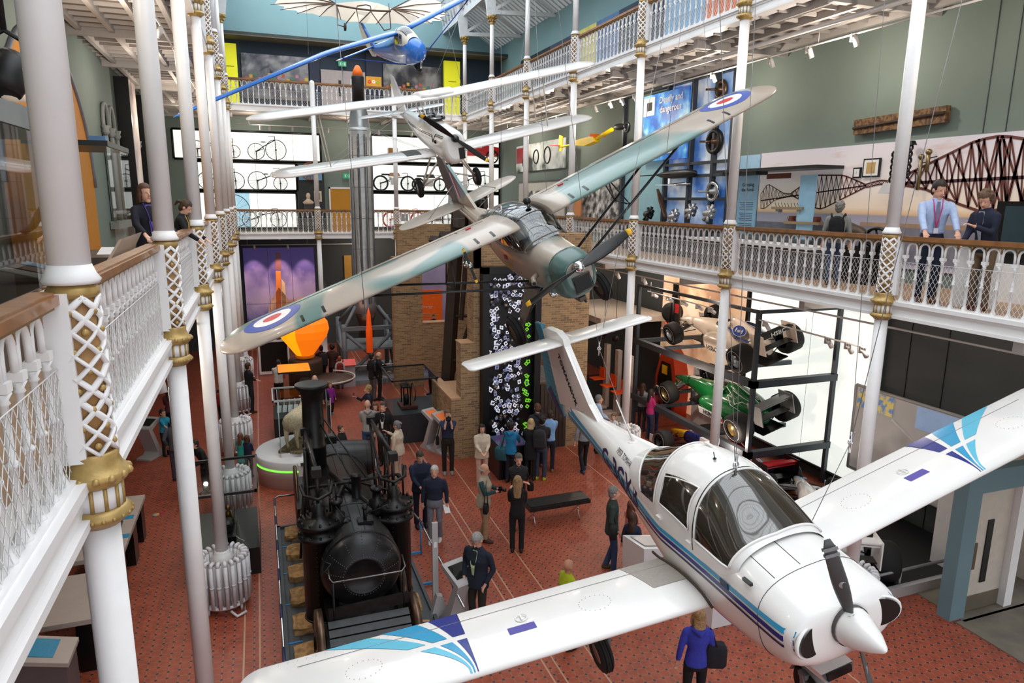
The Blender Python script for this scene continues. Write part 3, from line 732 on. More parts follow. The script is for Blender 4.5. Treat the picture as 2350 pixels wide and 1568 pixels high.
# ---------------- camouflaged high-wing ----------------
def camo():
    m,N,L,b=nodes('camouflage_dope')
    tc=N.new('ShaderNodeTexCoord'); mp=N.new('ShaderNodeMapping'); mp.inputs['Rotation'].default_value=(0,0,.6); mp.inputs['Scale'].default_value=(.7,1.,.7)
    L.new(tc.outputs['Object'],mp.inputs[0])
    nz=N.new('ShaderNodeTexNoise'); nz.inputs['Scale'].default_value=.62; nz.inputs['Detail'].default_value=0; nz.inputs['Distortion'].default_value=.8; L.new(mp.outputs[0],nz.inputs['Vector'])
    mr=N.new('ShaderNodeMapRange'); mr.inputs[1].default_value=.525; mr.inputs[2].default_value=.56; L.new(nz.outputs['Fac'],mr.inputs[0])
    mx=N.new('ShaderNodeMix'); mx.data_type='RGBA'; L.new(mr.outputs[0],mx.inputs['Factor']); mx.inputs['A'].default_value=(*lin('#ab9f93'),1); mx.inputs['B'].default_value=(*lin('#62807c'),1)
    n2=N.new('ShaderNodeTexNoise'); n2.inputs['Scale'].default_value=5; L.new(tc.outputs['Object'],n2.inputs['Vector'])
    m2=N.new('ShaderNodeMix'); m2.data_type='RGBA'; m2.blend_type='MULTIPLY'; m2.inputs['Factor'].default_value=.35; L.new(mx.outputs['Result'],m2.inputs['A']); L.new(n2.outputs['Color'],m2.inputs['B'])
    L.new(mx.outputs['Result'],b.inputs['Base Color']); b.inputs['Roughness'].default_value=.3; b.inputs['Coat Weight'].default_value=.25
    return m
CAMO=camo(); CTAN=mat('camouflage_tan','#9c8f83',.35,var=.12,scale=2,coat=.2); CGRN=mat('camouflage_green','#4d6a66',.35,var=.12,scale=2,coat=.2); CBRN=mat('camouflage_dark_brown','#6b5f55',.35,var=.15,scale=2)  # the dark brown is plain paint for frames, fairings and gear legs
RDB=mat('roundel_blue','#3d56a8',.4); RDW=mat('roundel_white','#f1f0ee',.4); RDR=mat('roundel_red','#c8343c',.4)
STRUT=mat('strut_black','#23262a',.35,.2)
CLEARP=glass('clear_perspex','#e2eaee',.5,.1)
def prop(t,Rr,yel,ang,x=0.0,w=.12,tipm=None,hub=None,hm=None,name='propeller_blade'):
    for k in (0,1):
        b=MB(); rs=[]; n=12
        for i in range(n+1):
            f=i/n; r=.04+(Rr-.04)*f; ch=w*(.6+.9*sin(PI*min(1,f*1.05)**.8)*.6) if f<.97 else w*.45; tw=R(62-44*f); th=.05*(1-f*.75)
            rs.append([V((x+ch/2*cos(2*PI*j/10)*sin(tw)+th/2*sin(2*PI*j/10)*cos(tw),ch/2*cos(2*PI*j/10)*cos(tw)-th/2*sin(2*PI*j/10)*sin(tw),r)) for j in range(10)])
        nt=n-1
        b.rings(rs[:nt+1],BLACKP,cap=False); b.rings(rs[nt-0:],tipm or yel)
        if tipm is None: b.lathe([(w*.0,0)],yel) if False else None
        b.build(name,t,rot=(ang+k*PI,0,0))
    b=MB(); b.lathe([(.001,.1),(.05,.09),(.085,.05),(.1,.0),(.1,-.06)] if hub is None else hub,hm or CHROME,c=(x,0,0),n=20,axis='x'); b.build('propeller_hub',t)
BLACKP=mat('propeller_black','#0e0f10',.42,var=.1,coat=.1); YEL=mat('propeller_tip_yellow','#f0b91c',.4); CHROME=mat('polished_chrome','#dadcdf',.08,1.,var=.02)
def roundel(b,U,y0,c0,ry,chord):
    for r0,r1,m in ((0,.33,RDR),(.33,.66,RDW),(.66,1.,RDB)):
        b.grid(lambda i,j:U(y0+ry*(r0+(r1-r0)*j)*cos(2*PI*i),c0+ry/chord*(r0+(r1-r0)*j)*sin(2*PI*i)),32,3,m)
def auster():
    t=thing('light_aircraft','camouflaged green and brown high-wing aircraft with roundels on its wings','aircraft')
    placed(t,(4.696,9.8,6.138),(-87.853,7.331,24.713))
    tab=[(-.05,.08,-.12,-.40,.22,2.2,2.4),(-.12,.13,-.12,-.52,.30,2.4,2.6),(-.4,.20,-.12,-.62,.34,2.4,2.8),(-.9,.24,-.1,-.64,.38,2.4,2.8),(-1.4,.30,-.1,-.66,.42,2.3,3),(-2.0,.34,-.1,-.66,.44,2.3,3),(-2.9,.34,-.08,-.62,.40,2.3,2.8),(-4.,.30,-.02,-.38,.26,2.1,2.4),(-5.2,.26,.04,-.14,.12,2,2),(-6.2,.22,.1,.0,.03,2,2)]
    F=fus_fn(tab); b=MB()
    rs=[[F(x,2*PI*j/36) for j in range(36)] for x in [-.05,-.07,-.12,-.2,-.3]+[-.4-.2*i for i in range(30)]]
    b.rings(rs,CAMO); b.build('fuselage',t)
    b=MB(); fus_mesh(b,lambda x,a:F(x,a,.012),-.42,-.058,7,CGRN,36); b.tube([F(-.43,2*PI*j/30,.006) for j in range(30)],.006,STRUT,4,closed=True); b.build('engine_cowling',t,label='dark green engine cowling')
    b=MB()
    b.bb((-.07,-.14,-.17),(-.03,.14,-.42),BLACK); b.tube([(-.03,-.15,-.16),(-.03,.15,-.16),(-.03,.16,-.43),(-.03,-.16,-.43)],.014,CBRN,5,closed=True); b.build('cooling_inlet',t)
    # glazed cabin
    ct=[(-1.08,.26,.2,.1,.40,2.2,2),(-1.3,.52,.14,.1,.44,2.6,2),(-1.5,.67,.1,.1,.45,2.8,2),(-1.9,.71,.1,.0,.46,2.8,2),(-2.5,.69,.1,.0,.44,2.6,2),(-3.0,.60,.1,.0,.40,2.3,2),(-3.5,.46,.1,.0,.33,2.1,2),(-4.0,.32,.1,.0,.27,2,2)]
    G=fus_fn(ct)
    cab=MB(); cab.grid(lambda i,j:G(-1.08-2.9*i,R(3)+R(174)*j),24,20,CLEARP); c=cab.build('cabin_glazing',t,label='clear perspex cabin glazing')
    b=MB()
    for x in (-1.5,-1.95,-2.6,-3.2): b.tube([G(x,R(3)+R(174)*j/16) for j in range(17)],.007,CBRN,5)
    for a in (3,177): b.tube([G(-1.08-2.9*i/16,R(a)) for i in range(17)],.018,CBRN,5)
    for a in (75,105): b.tube([G(-1.2-2.7*i/16,R(a)) for i in range(17)],.006,CTAN,5)
    b.tube([G(-1.12,R(3)+R(174)*j/16) for j in range(17)],.012,CBRN,5)
    for s in (1,-1): b.tube([V((-1.2,s*.38,.25)),V((-1.62,s*.42,.68))],.014,CBRN,5)
    b.build('cabin_frame',c)
    b=MB(); 
    for s in (1,-1):
        b.box((-2.2,s*.2,.0),(.4,.36,.12),mat('seat_green','#3f4a3e',.8)); b.box((-2.42,s*.2,.22),(.09,.36,.45),mat('seat_green','#3f4a3e',.8)); b.box((-2.36,s*.2-.08,.24),(.012,.05,.42),mat('harness_blue','#3f8cc0',.6)); b.box((-2.36,s*.2+.08,.24),(.012,.05,.42),mat('harness_blue','#3f8cc0',.6))
    b.box((-1.42,0,.2),(.06,.7,.22),BLACK); b.build('seats',t)
    b=MB(); b.bb((-1.2,-.38,-.1),(-3.6,.38,-.05),CBRN); b.build('cockpit_floor',t)
    # engine exhaust, lamp, breather
    b=MB(); b.tube([(-.95,-.36,-.18),(-.88,-.5,-.2),(-.72,-.56,-.22)],.045,CTAN,8); b.cyl((-.72,-.56,-.22),(-.70,-.565,-.222),.03,BLACK); b.tube([(-.52,-.32,-.16),(-.46,-.37,-.17)],.05,CGRN,8); b.build('exhaust_stub',t)
    b=MB(); b.lathe([(.001,.03),(.06,.02),(.07,.0),(.06,-.08)],CHROME,c=(-.95,-.22,-.66),n=14,axis='x'); b.build('landing_lamp',t)
    b=MB(); b.box((-.5,0,-.66),(.5,.12,.08),CBRN); b.cyl((-.3,.02,-.68),(-.22,.02,-.72),.02,STRUT); b.build('belly_fairing',t)
    b=MB(); b.box((-2.2,-.452,-.12),(.12,.01,.08),mat('faded_red_marking','#a5383a',.6)); [b.box((-2.15,-.455,-.24-.05*k),(.42-.08*k,.01,.014),mat('stencil_yellow','#b5964a',.6)) for k in range(3)]; b.build('stencil_marking',t)
    # wings
    for s in (1,-1):
        P=wing_fn(s,-1.15,.60,.32,5.48,1.42,.035,.12,.62,rnd=1)
        b=MB(); wing_mesh(b,P,.32,5.48,CAMO,16,14,tip=.62); w=b.build('wing',t)
        U=lambda y,c:P(y,c,True,.004)
        b=MB(); roundel(b,U,4.56,.5,.48,1.42); b.build('roundel',w,label='blue, white and red roundel')
        b=MB()
        for q in (.75,1.05,3.75,4.1) : band(b,lambda c,y:U(y,c),.0,.16,q,q+.045,STRUT,4,1)
        b.tube([U(.6+4.3*i/14,.76) for i in range(15)],.0035,CBRN,4)
        b.box(U(.95,.62)+V((0,0,.01)),(.05,.1,.02),mat('red_cap','#b5232b')); b.cyl(U(1.15,.68),U(1.15,.8),.006,INK,n=4)
        b.build('wing_fittings',w)
        b=MB(); pf=[P(1.9,.80,True,.012),P(2.95,.80,True,.012),P(2.95,1.14,True,.0),P(1.9,1.14,True,.0)]; b.prism(pf,(0,0,-.02),CTAN); b.build('flap',w)
        for k,(xa,xw) in enumerate(((-1.02,-1.30),(-1.5,-1.95))):
            b=MB(); b.tube([(xa,s*.40,-.46),(xw,s*3.05,.655)],.034,STRUT,8,ry=.018); b.build('wing_strut',t)
        b=MB(); b.tube([(-1.18,s*1.75,.10),(-1.35,s*1.55,.66)],.012,STRUT,5); b.tube([(-1.72,s*1.75,.10),(-1.6,s*1.55,.66)],.012,STRUT,5); b.tube([(-1.18,s*1.75,.10),(-1.72,s*1.75,.10)],.012,STRUT,5); b.tube([(-1.72,s*1.75,.10),(-1.35,s*1.55,.66)],.01,STRUT,5); b.build('jury_strut',t)
        # gear
        b=MB(); b.prism([(-1.25,s*.36,-.58),(-1.75,s*.36,-.58),(-1.62,s*.80,-1.2),(-1.48,s*.80,-1.2)],(0,s*.04,0),CBRN); b.tube([(-1.55,s*.1,-.66),(-1.56,s*.82,-1.22)],.022,STRUT,6); g=b.build('landing_gear_leg',t)
        wheel(g,(-1.56,s*.93,-1.25),.29,.2,name='main_wheel',hub=CBRN)
        P=wing_fn(s,-5.35,.22,.03,1.5,.95,.0,.06,.6,0,rnd=1,sweep=.12); b=MB(); wing_mesh(b,P,.03,1.5,CAMO,6,8,tip=.6); b.build('tailplane',t)
        b=MB(); b.tube([(-5.6,s*.9,.22),(-5.5,s*.05,.75)],.008,ALU,4); b.tube([(-5.6,s*.8,.2),(-5.5,s*.1,-.05)],.01,ALU,4); b.build('tail_brace',t)
    def finpoly(pts,th,m,name,**k):
        b=MB(); b.prism([(p[0],-th,p[1]) for p in pts],(0,2*th,0),m); return b.build(name,t,**k)
    finpoly([(-4.6,.28),(-5.75,.26),(-5.72,1.15),(-5.55,1.18),(-5.2,.85)],.03,CAMO,'fin')
    finpoly([(-5.76,.1),(-6.3,.1),(-6.45,.5),(-6.42,1.0),(-6.25,1.3),(-6.0,1.36),(-5.8,1.3),(-5.74,1.15)],.022,mat('rudder_dark','#4a443f',.4,var=.2,scale=3,col2='#5d554d'),'rudder')
    for k,m in enumerate((RDB,RDW,RDR)): finpoly([(-5.72+.09*k,.42),(-5.63+.09*k,.42),(-5.62+.085*k,1.0),(-5.71+.085*k,1.0)],.033,m,'fin_flash')
    prop(t,1.04,YEL,R(-81),x=.02,w=.19)
    # wind-driven generator on the starboard wing
    b=MB(); b.lathe([(.001,.14),(.05,.12),(.065,.04),(.065,-.06),(.03,-.14)],CHROME,c=(-1.0,-1.42,.50),n=14,axis='x'); b.tube([(-1.05,-1.42,.55),(-1.15,-1.42,.62)],.015,STRUT,5); g=b.build('wind_generator',t)
    b=MB(); b.box((-.88,-1.42,.50),(.015,.04,.62),BLACKP); b.box((-.875,-1.42,.78),(.016,.041,.05),YEL); b.box((-.875,-1.42,.22),(.016,.041,.05),YEL); b.build('generator_vane',g)
    b=MB(); b.ball((-1.75,.15,.80),.07,BLACKP,12,8); b.cyl((-1.75,.15,.7),(-1.75,.15,.76),.03,ALU); b.build('compass_dome',t)
    return t
auster()
# ---------------- white biplane ----------------
def biplane():
    t=thing('biplane','white biplane with black propeller and yellow tips hung behind the camouflaged aircraft','aircraft')
    placed(t,(4.483,16.271,8.565),(-88.323,11.708,12.186))
    tab=[(-.05,.10,-.15,-.48,.2,2.2,2.2),(-.12,.16,-.18,-.60,.27,2.3,2.4),(-.5,.20,-.2,-.66,.30,2.3,2.6),(-1.1,.24,-.15,-.60,.31,2.4,2.8),(-1.8,.30,-.12,-.52,.31,2.2,2.8),(-2.8,.28,-.08,-.42,.29,2.2,2.8),(-4.2,.2,-.02,-.22,.17,2,2.4),(-5.6,.14,.05,-.05,.05,2,2)]
    F=fus_fn(tab); b=MB(); rs=[[F(x,2*PI*j/28) for j in range(28)] for x in [-.05,-.08,-.12,-.2,-.35]+[-.5-.2*i for i in range(26)]]; b.rings(rs,PW); b.build('fuselage',t)
    b=MB()
    for s in (1,-1):
        for d in (0,.035): 
            b.tube([F(x,a_of_z(F,x,.05-d,s),.006) for x in (-.2,-.5,-.75)]+[F(-.95,a_of_z(F,-.95,-.12-d,s),.006)]+[F(x,a_of_z(F,x,-.0-d+.0*x,s),.006) for x in (-1.0,-2,-3,-4)],.008,INK,4)
    b.build('pinstripes',t)
    b=MB(); b.bb((-.06,.06,-.24),(-.03,.2,-.5),BLACK); b.box((-.3,-.15,-.64),(.12,.05,.04),BLACK); b.ball(F(-.7,R(172),.0),.05,BLACK,8,5); b.build('cooling_inlet',t)
    b=MB()
    for x in (-1.55,-2.35): 
        b.tube([(x+.3*cos(a),.22*sin(a),.30) for a in [2*PI*i/16 for i in range(16)]],.025,mat('cockpit_leather','#2a211c',.6),6,closed=True); b.lathe([(.001,.285),(.26,.29)],BLACK,c=(x,0,.0),n=14,cap=False)
    b.build('cockpit_opening',t)
    for x in (-1.25,-2.05):
        b=MB(); 
        for s in (-1,0,1): b.add([(x-.12*abs(s),s*.1-.1*(s!=0)*s*-1-(.07 if s==0 else 0),.28),(x-.12*abs(s)-.0,s*.1+(.07 if s==0 else .06*s),.28),(x-.12*abs(s)-.05,s*.1+(.06 if s==0 else .05*s),.50),(x-.12*abs(s)-.05,s*.1-(.06 if s==0 else -.02*s),.50)],[(0,1,2,3)],CLEARP)
        b.build('windshield',t)
    for s in (1,-1):
        for nm,xle,z,y0,hs,dih,rd in (('upper_wing',-.95,.83,.0,4.45,.04,1),('lower_wing',-.92,-.50,.28,4.25,.045,1)):
            P=wing_fn(s,xle,z,y0,hs,1.3,dih,.11,.45,rnd=rd); b=MB(); wing_mesh(b,P,y0,hs,PW,14,10,tip=.45); w=b.build(nm,t)
            if nm=='lower_wing':
                b=MB(); 
                if s<0: band(b,lambda c,y:P(y,c,True,.006),.0,.99,.62,1.0,mat('walkway_dark','#5a5b5b',.8),8,3); b.build('walkway',w)
                LP=P
            else: UP=P
        for c in (.15,.75):
            b=MB(); b.tube([LP(2.85,c,True),UP(2.85,c,False)],.028,mat('strut_grey','#cfc9c2',.5),6,ry=.014); b.build('interplane_strut',t)
            b=MB(); b.tube([V((-.95-c,s*.26,.2)),UP(.42,c,False)],.018,PW,6); b.build('cabane_strut',t)
        b=MB()
        for a,c in ((LP(.4,.2,True),UP(2.8,.2,False)),(LP(2.8,.2,True),UP(.45,.2,False)),(LP(.4,.7,True),UP(2.8,.7,False)),(LP(2.8,.7,True),UP(.45,.7,False))): b.cyl(a,c,.004,ALU,n=4)
        b.build('bracing_wires',t)
        b=MB()
        for xa in (-.7,-1.5): b.tube([(xa,s*.25,-.5),(-1.2,s*.72,-1.25)],.024,mat('strut_grey','#cfc9c2',.5),6)
        b.tube([(-1.2,s*.72,-1.25),(-1.2,0,-1.0)],.02,mat('strut_grey','#cfc9c2',.5),6)
        g=b.build('landing_gear_strut',t); wheel(g,(-1.25,s*.78,-1.28),.24,.15,name='main_wheel')
        P=wing_fn(s,-4.85,.12,.03,1.35,.8,0,.06,.45,0,rnd=1,sweep=.1); b=MB(); wing_mesh(b,P,.03,1.35,PW,5,8,tip=.45); b.build('tailplane',t)
        b=MB(); b.cyl((-5.2,s*.8,.1),(-5.2,s*.06,-.1),.008,ALU,n=4); b.build('tail_brace',t)
    b=MB(); b.add([(0,0,0)],[],PW) if False else None
    P=wing_fn(1,-1.0,.92,-.42,.42,.85,0,.2,.02,rnd=0); wing_mesh(b,P,-.42,.42,PW,4,12,tip=.02); b.build('fuel_tank',t,label='white streamlined tank on the upper wing')
    b=MB(); b.prism([(p[0],-.025,p[1]) for p in ((-4.9,.15),(-5.35,.16),(-5.45,.75),(-5.2,.55))],(0,.05,0),PW); b.build('fin',t)
    b=MB(); b.prism([(p[0],-.02,p[1]) for p in ((-5.36,-.1),(-5.85,-.05),(-6.2,.35),(-6.33,.8),(-6.25,1.1),(-5.9,1.05),(-5.6,.85),(-5.42,.6))],(0,.04,0),PW); b.build('rudder',t)
    b=MB(); 
    for d in (0,.04): b.box((-5.7,0,.42-d),(.62,.05,.012),INK)
    b.build('rudder_pinstripes',t)
    prop(t,.98,YEL,R(-90-42),x=.03,w=.15,hub=[(.001,.1),(.05,.09),(.08,.04),(.09,-.05)],hm=BLACKP)
biplane()
# ---------------- blue glider ----------------
def glider():
    t=thing('glider','blue glider with white framed canopy and cream tail hung high up','glider')
    placed(t,(4.424,19.669,11.2),(-85.578,8.703,24.752))
    GB=mat('glider_blue','#2f74cf',.25,var=.06,coat=.4); GC=mat('glider_cream','#e3ddd2',.5)
    tab=[(.0,.02,-.0,-.02,.02,2,2),(-.08,.14,-.02,-.2,.17,2,2),(-.3,.27,-.04,-.36,.27,2,2.1),(-.8,.38,-.04,-.42,.31,2.1,2.3),(-1.5,.46,-.04,-.42,.3,2.2,2.6),(-2.4,.38,-.02,-.36,.24,2,2.6),(-3.8,.26,.02,-.22,.14,2,2.4),(-5.3,.2,.08,-.05,.04,2,2)]
    F=fus_fn(tab); b=MB(); b.rings([[F(x,2*PI*j/28) for j in range(28)] for x in [0,-.02,-.05,-.08,-.14,-.22,-.3]+[-.45-.2*i for i in range(25)]],GB); b.build('fuselage',t)
    ct=[(-.32,.30,.1,.0,.2,2,2),(-.55,.52,.1,0,.25,2.1,2),(-.85,.62,.1,0,.27,2.2,2),(-1.3,.62,.1,0,.27,2.2,2)]
    G=fus_fn(ct); b=MB(); b.grid(lambda i,j:G(-.32-.95*i,PI*j),10,16,GC); c=b.build('canopy_frame',t,label='white canopy frame')
    b=MB()
    for s in (1,-1):
        for k,(xa,xb) in enumerate(((-.58,-.76),(-.8,-.97),(-1.01,-1.2))): 
            b.grid(lambda i,j:G(xa+(xb-xa)*i,(lambda q:q if s>0 else PI-q)(R(14)+R(34)*j),.006),3,4,SMOKE)
    b.grid(lambda i,j:G(-.42-.75*i,R(62)+R(56)*j,.006),6,6,glass('canopy_top','#dfe8ee',.5,.2))
    b.build('canopy_pane',c)
    for s in (1,-1):
        def P0(y,c,up,off=0.):
            q=wing_fn(s,-.90,.50,.2,6.6,1.15,.085,.13,.4,rnd=1,tc=.55)(y,c,up,off)
            if y>2.2: q.z-=.10*(y-2.2)
            return q
        b=MB(); wing_mesh(b,P0,.2,6.6,GB,20,10,tip=.4); w=b.build('wing',t)
        b=MB(); band(b,lambda c,y:P0(y,c,False,.006),.3,.95,1.0,5.5,GC,6,20); b.build('underside_panel',w)
        b=MB(); b.tube([(-.95,s*.25,-.34),(-1.15,s*2.25,.62)],.03,mat('strut_navy','#1f3f97',.3),6,ry=.015); b.build('wing_strut',t)
        P=wing_fn(s,-4.85,.2,.02,1.28,.7,0,.08,.12,0,rnd=.6); b=MB(); wing_mesh(b,P,.02,1.28,GC,5,8,tip=.12); tp=b.build('tailplane',t)
        b=MB(); b.tube([P(.05,0,True),P(1.2,0,True)],.022,GB,6); b.build('leading_edge',tp)
    b=MB(); b.prism([(p[0],-.03,p[1]) for p in ((-4.7,.2),(-5.15,.18),(-5.35,1.05),(-5.2,.9))],(0,.06,0),GB); b.build('fin',t)
    b=MB(); b.prism([(p[0],-.02,p[1]) for p in ((-5.17,-.12),(-5.6,-.1),(-5.85,.25),(-5.9,.6),(-5.75,.92),(-5.36,1.05))],(0,.04,0),GC); b.build('rudder',t)
    b=MB(); b.torus((-.75,0,-.42),.17,.06,BLACKR,'y',18,6); b.tube([(-.2,0,-.3),(-.5,0,-.52),(-1.0,0,-.55),(-1.4,0,-.42)],.03,CHROME,6); b.build('landing_skid',t)
glider()
# ---------------- bat-winged hang glider ----------------
def hawk():
    t=thing('hang_glider','cream fabric bat-winged hang glider with bamboo ribs hung near the roof','glider',(0,0,0))
    Y=24.; CREAMF=mat('cream_fabric','#dccfbd',.8,var=.03,scale=4); BAM=mat('bamboo_brown','#5a4336',.6)
    h=lambda px,py,dy=0:at('y',Y+dy,px,py)
    # two fan wings with radiating ribs
    for s,(hub,tips,nm) in enumerate((((770,8),[(640,-60,1.8),(622,-20,1.4),(629,10,.9),(650,22,.4),(687,30,0),(735,37,.1),(782,44,.3)],'l'),((900,20),[(990,-20,1.8),(1015,8,1.4),(1025,35,.9),(1017,48,.4),(988,53,0),(950,60,.1),(865,54,.3)],'r'))):
        H=h(*hub,.3); T=[h(a,c,d) for a,c,d in tips]; b=MB()
        for i in range(len(T)-1):
            mid=(T[i]+T[i+1])/2; mid=mid+(H-mid)*.1
            b.add([H,T[i],mid,T[i+1]],[(0,1,2,3)],CREAMF)
        w=b.build('fabric_wing',t)
        b=MB()
        for q in T: b.tube([H,H+(q-H)*.5+V((0,0,.05)),q+(q-H)*.06],[.02,.016,.008],BAM,5)
        b.build('ribs',w)
    b=MB(); q=[h(782,44,.3),h(800,50,.5),h(820,50,.5),h(840,54,.5),h(865,54,.3)]; top=[h(770,8,.3),h(795,5,.6),h(835,2,.9),h(870,8,.6),h(900,20,.3)]
    for i in range(4): b.add([q[i],q[i+1],top[i+1],top[i]],[(0,1,2,3)],CREAMF)
    b.build('centre_fabric',t)
    b=MB()
    b.tube([h(772,12),h(820,20),h(852,24),h(897,26)],.03,BAM,6)
    b.tube([h(818,22),h(820,14),h(840,11),h(850,14),h(852,25),h(824,53),h(818,22)],.02,BAM,6)
    for p,q in (((773,10),(775,60)),((892,8),(897,65)),((815,27),(791,58)),((851,27),(882,70)),((775,57),(791,62)),((882,70),(897,66))): b.tube([h(*p),h(*q)],.017,BAM,5)
    b.build('frame',t)
    b=MB(); b.lathe([(.001,-.03),(.12,-.03),(.12,.03),(.001,.03)],mat('wheel_dark','#3a2c26',.6),c=h(792,62),n=12,axis='x'); b.build('wheel',t)
    b=MB(); b.add([h(817,25),h(850,28),h(838,36),h(822,33)],[(0,1,2,3)],CREAMF); b.build('seat_sling',t)
    t.location=(0,0,0)
hawk()
# ---------------- old colliery locomotive ----------------
IRON=mat('black_iron','#1b1b1c',.38,.3,var=.3,scale=5); IRON2=mat('worn_iron','#2a2a2c',.32,.4,var=.25,scale=9); LAG=mat('blackened_lagging_boards','#202021',.4,.1,var=.3,scale=3)
BRONZE=mat('worn_tread','#6b5546',.35,.7,var=.2)
def loco():
    t=thing('steam_locomotive','early black colliery steam locomotive with tall chimney on stone sleeper track','locomotive',(0,0,0))
    yf,yb,cx,cz,r=9.95,13.6,1.2,1.52,.6
    b=MB(); n=36; b.rings([[V((cx+rr*cos(2*PI*j/n),y,cz+rr*sin(2*PI*j/n))) for j in range(n)] for y,rr in ((yb,r),(yf,r))],LAG)
    for k in range(22): a=2*PI*k/22; b.cyl((cx+r*cos(a),yf,cz+r*sin(a)),(cx+r*cos(a),yb,cz+r*sin(a)),.006,IRON,n=4)
    for y in (yf+.05,yf+1.1,yf+2.2,yb-.1): b.torus((cx,y,cz),r+.005,.018,IRON2,'y',36,5)
    b.build('boiler',t)
    b=MB(); prof=[(r*1.02,0),(r*1.0,-.04),(r*.9,-.13),(r*.72,-.2),(r*.5,-.25),(r*.46,-.255),(r*.44,-.235),(.001,-.25)]
    b.lathe([(q,h) for q,h in prof],IRON2,c=(cx,yf,cz),n=36,axis='y'); e=b.build('boiler_end_plate',t)
    b=MB()
    def dome(rr): 
        for i in range(len(prof)-1):
            if prof[i][0]>=rr>=prof[i+1][0]:
                k=(prof[i][0]-rr)/(prof[i][0]-prof[i+1][0]); return prof[i][1]+(prof[i+1][1]-prof[i][1])*k
        return -.25
    def riv(a,rr): b.ball((cx+rr*cos(a),yf+dome(rr)-.004,cz+rr*sin(a)),.011,mat('rivet_steel','#5a5b5d',.3,.6),5,3)
    for k in range(7):
        a=R(8+27.3*k)
        for i in range(9): riv(a,r*(.53+.055*i))
    for k in range(44): riv(2*PI*k/44,r*.52)
    b.build('rivets',e)
    text('JB  JL',.06,mat('scratched_letters','#b5a98f'),e,'stamped_letters',frame((cx-.05,yf-.155,cz+.40),(1,0,0),(0,-.35,1)),depth=.001)
    # cylinders
    for cxl,cy in ((.62,10.45),(1.86,10.75)):
        b=MB(); b.lathe([(.27,.55),(.27,1.92),(.33,1.93),(.33,1.99),(.25,2.0),(.25,2.12),(.33,2.13),(.33,2.2),(.12,2.22),(.1,2.3),(.1,2.42),(.07,2.44),(.07,2.5)],IRON,c=(cxl,cy,0),n=24)
        b.torus((cxl,cy,.56),.27,.02,IRON2,'z',24,5)
        for k in range(12):
            a=2*PI*k/12
            for z in (2.01,2.23): b.cyl((cxl+.3*cos(a),cy+.3*sin(a),z-.04),(cxl+.3*cos(a),cy+.3*sin(a),z+.02),.018,IRON2,n=6)
        for k in range(16): b.ball((cxl+.27*cos(R(255)),cy+.27*sin(R(255)),.65+.08*k),.01,IRON2,5,3)
        c=b.build('cylinder',t)
        s=1 if cxl<1.2 else -1
        b=MB(); b.lathe([(.11,2.0),(.13,2.05),(.13,2.25),(.07,2.28),(.07,2.42),(.1,2.43),(.1,2.48),(.04,2.5)],IRON,c=(cxl+s*.28,cy+.02,0),n=14); b.build('valve_chest',c)
        b=MB(); b.tube([(cxl+s*.1,cy-.02,2.08),(cxl+s*.42,cy-.02,2.12),(cxl+s*.5,cy-.03,2.05),(cxl+s*.5,cy-.05,1.98)],.05,IRON,10); b.box((cxl+s*.5,cy-.05,2.03),(.22,.14,.03),IRON); b.build('exhaust_pipe',c)
        b=MB(); b.cyl((cxl,cy,2.4),(cxl,cy,3.0),.028,IRON2); b.box((cxl,cy,2.98),(.11,.14,.1),IRON); b.cyl((cxl+s*.28,cy,2.45),(cxl+s*.28,cy,2.75),.016,IRON2)
        b.build('piston_rod',t)
        # parallel motion posts
        b=MB()
        for dx in (-.2,.2): b.cyl((cxl+dx,cy+.18,2.1),(cxl+dx,cy+.22,2.75),.018,IRON)
        b.tube([(cxl-.24,cy+.2,2.72),(cxl-.2,cy-.0,2.62),(cxl,cy-.1,2.58),(cxl+.2,cy,2.62),(cxl+.24,cy+.2,2.72)],.028,IRON,7)
        b.build('motion_hoop',t)
        # walking beam, forked at the crosshead
        b=MB(); A=V((cxl,cy-.02,3.0)); B=V((cxl+(.02 if s<0 else -.02),cy+2.55,2.82)); b.tube([A,A+(B-A)*.5,B],[.035,.045,.035],IRON2,6,ry=[.05,.075,.05]); b.box(A,(.14,.16,.13),IRON); b.box(B,(.16,.12,.14),IRON); b.build('walking_beam',t)
        b=MB(); px=cxl-s*.1; m=cy+1.25
        for y0 in (m-.35,m+.35): b.cyl((px,y0,1.0),(px,m+(y0-m)*.25,2.92),.024,IRON,n=7)
        b.cyl((px,m-.26,1.7),(px,m+.26,1.7),.018,IRON,n=6); b.cyl((px,m-.18,2.2),(px,m+.18,2.2),.018,IRON,n=6); b.cyl((px,m-.3,1.4),(px,m+.2,2.2),.014,IRON,n=5)
        b.cyl((px,cy+2.5,.6),(cxl,cy+2.55,2.8),.02,IRON2,n=6); b.cyl((px,cy+2.5,.6),(px,cy+1.9,2.0),.016,IRON2,n=6)
        b.build('beam_support',t)
        b=MB(); b.cyl((cxl,cy+2.55,2.8),(cxl-s*.25,cy+1.75,.65),.025,IRON2,n=7); b.build('connecting_rod',t)
    b=MB(); b.cyl((.45,11.55,2.28),(2.1,11.55,2.33),.026,IRON,n=8)
    for x in (.45,.9,1.25,2.1): b.ball((x,11.55,2.3),.045,IRON,8,5)
    b.cyl((.85,13.2,3.0),(1.3,11.5,2.3),.016,IRON2,n=6); b.cyl((.95,13.2,3.0),(1.62,12.0,2.1),.016,IRON2,n=6); b.cyl((1.2,11.5,2.3),(1.32,11.2,2.1),.012,IRON,n=5)
    b.cyl((1.3,11.6,2.3),(2.0,10.9,2.25),.02,IRON,n=6)
    b.build('cross_shaft',t)
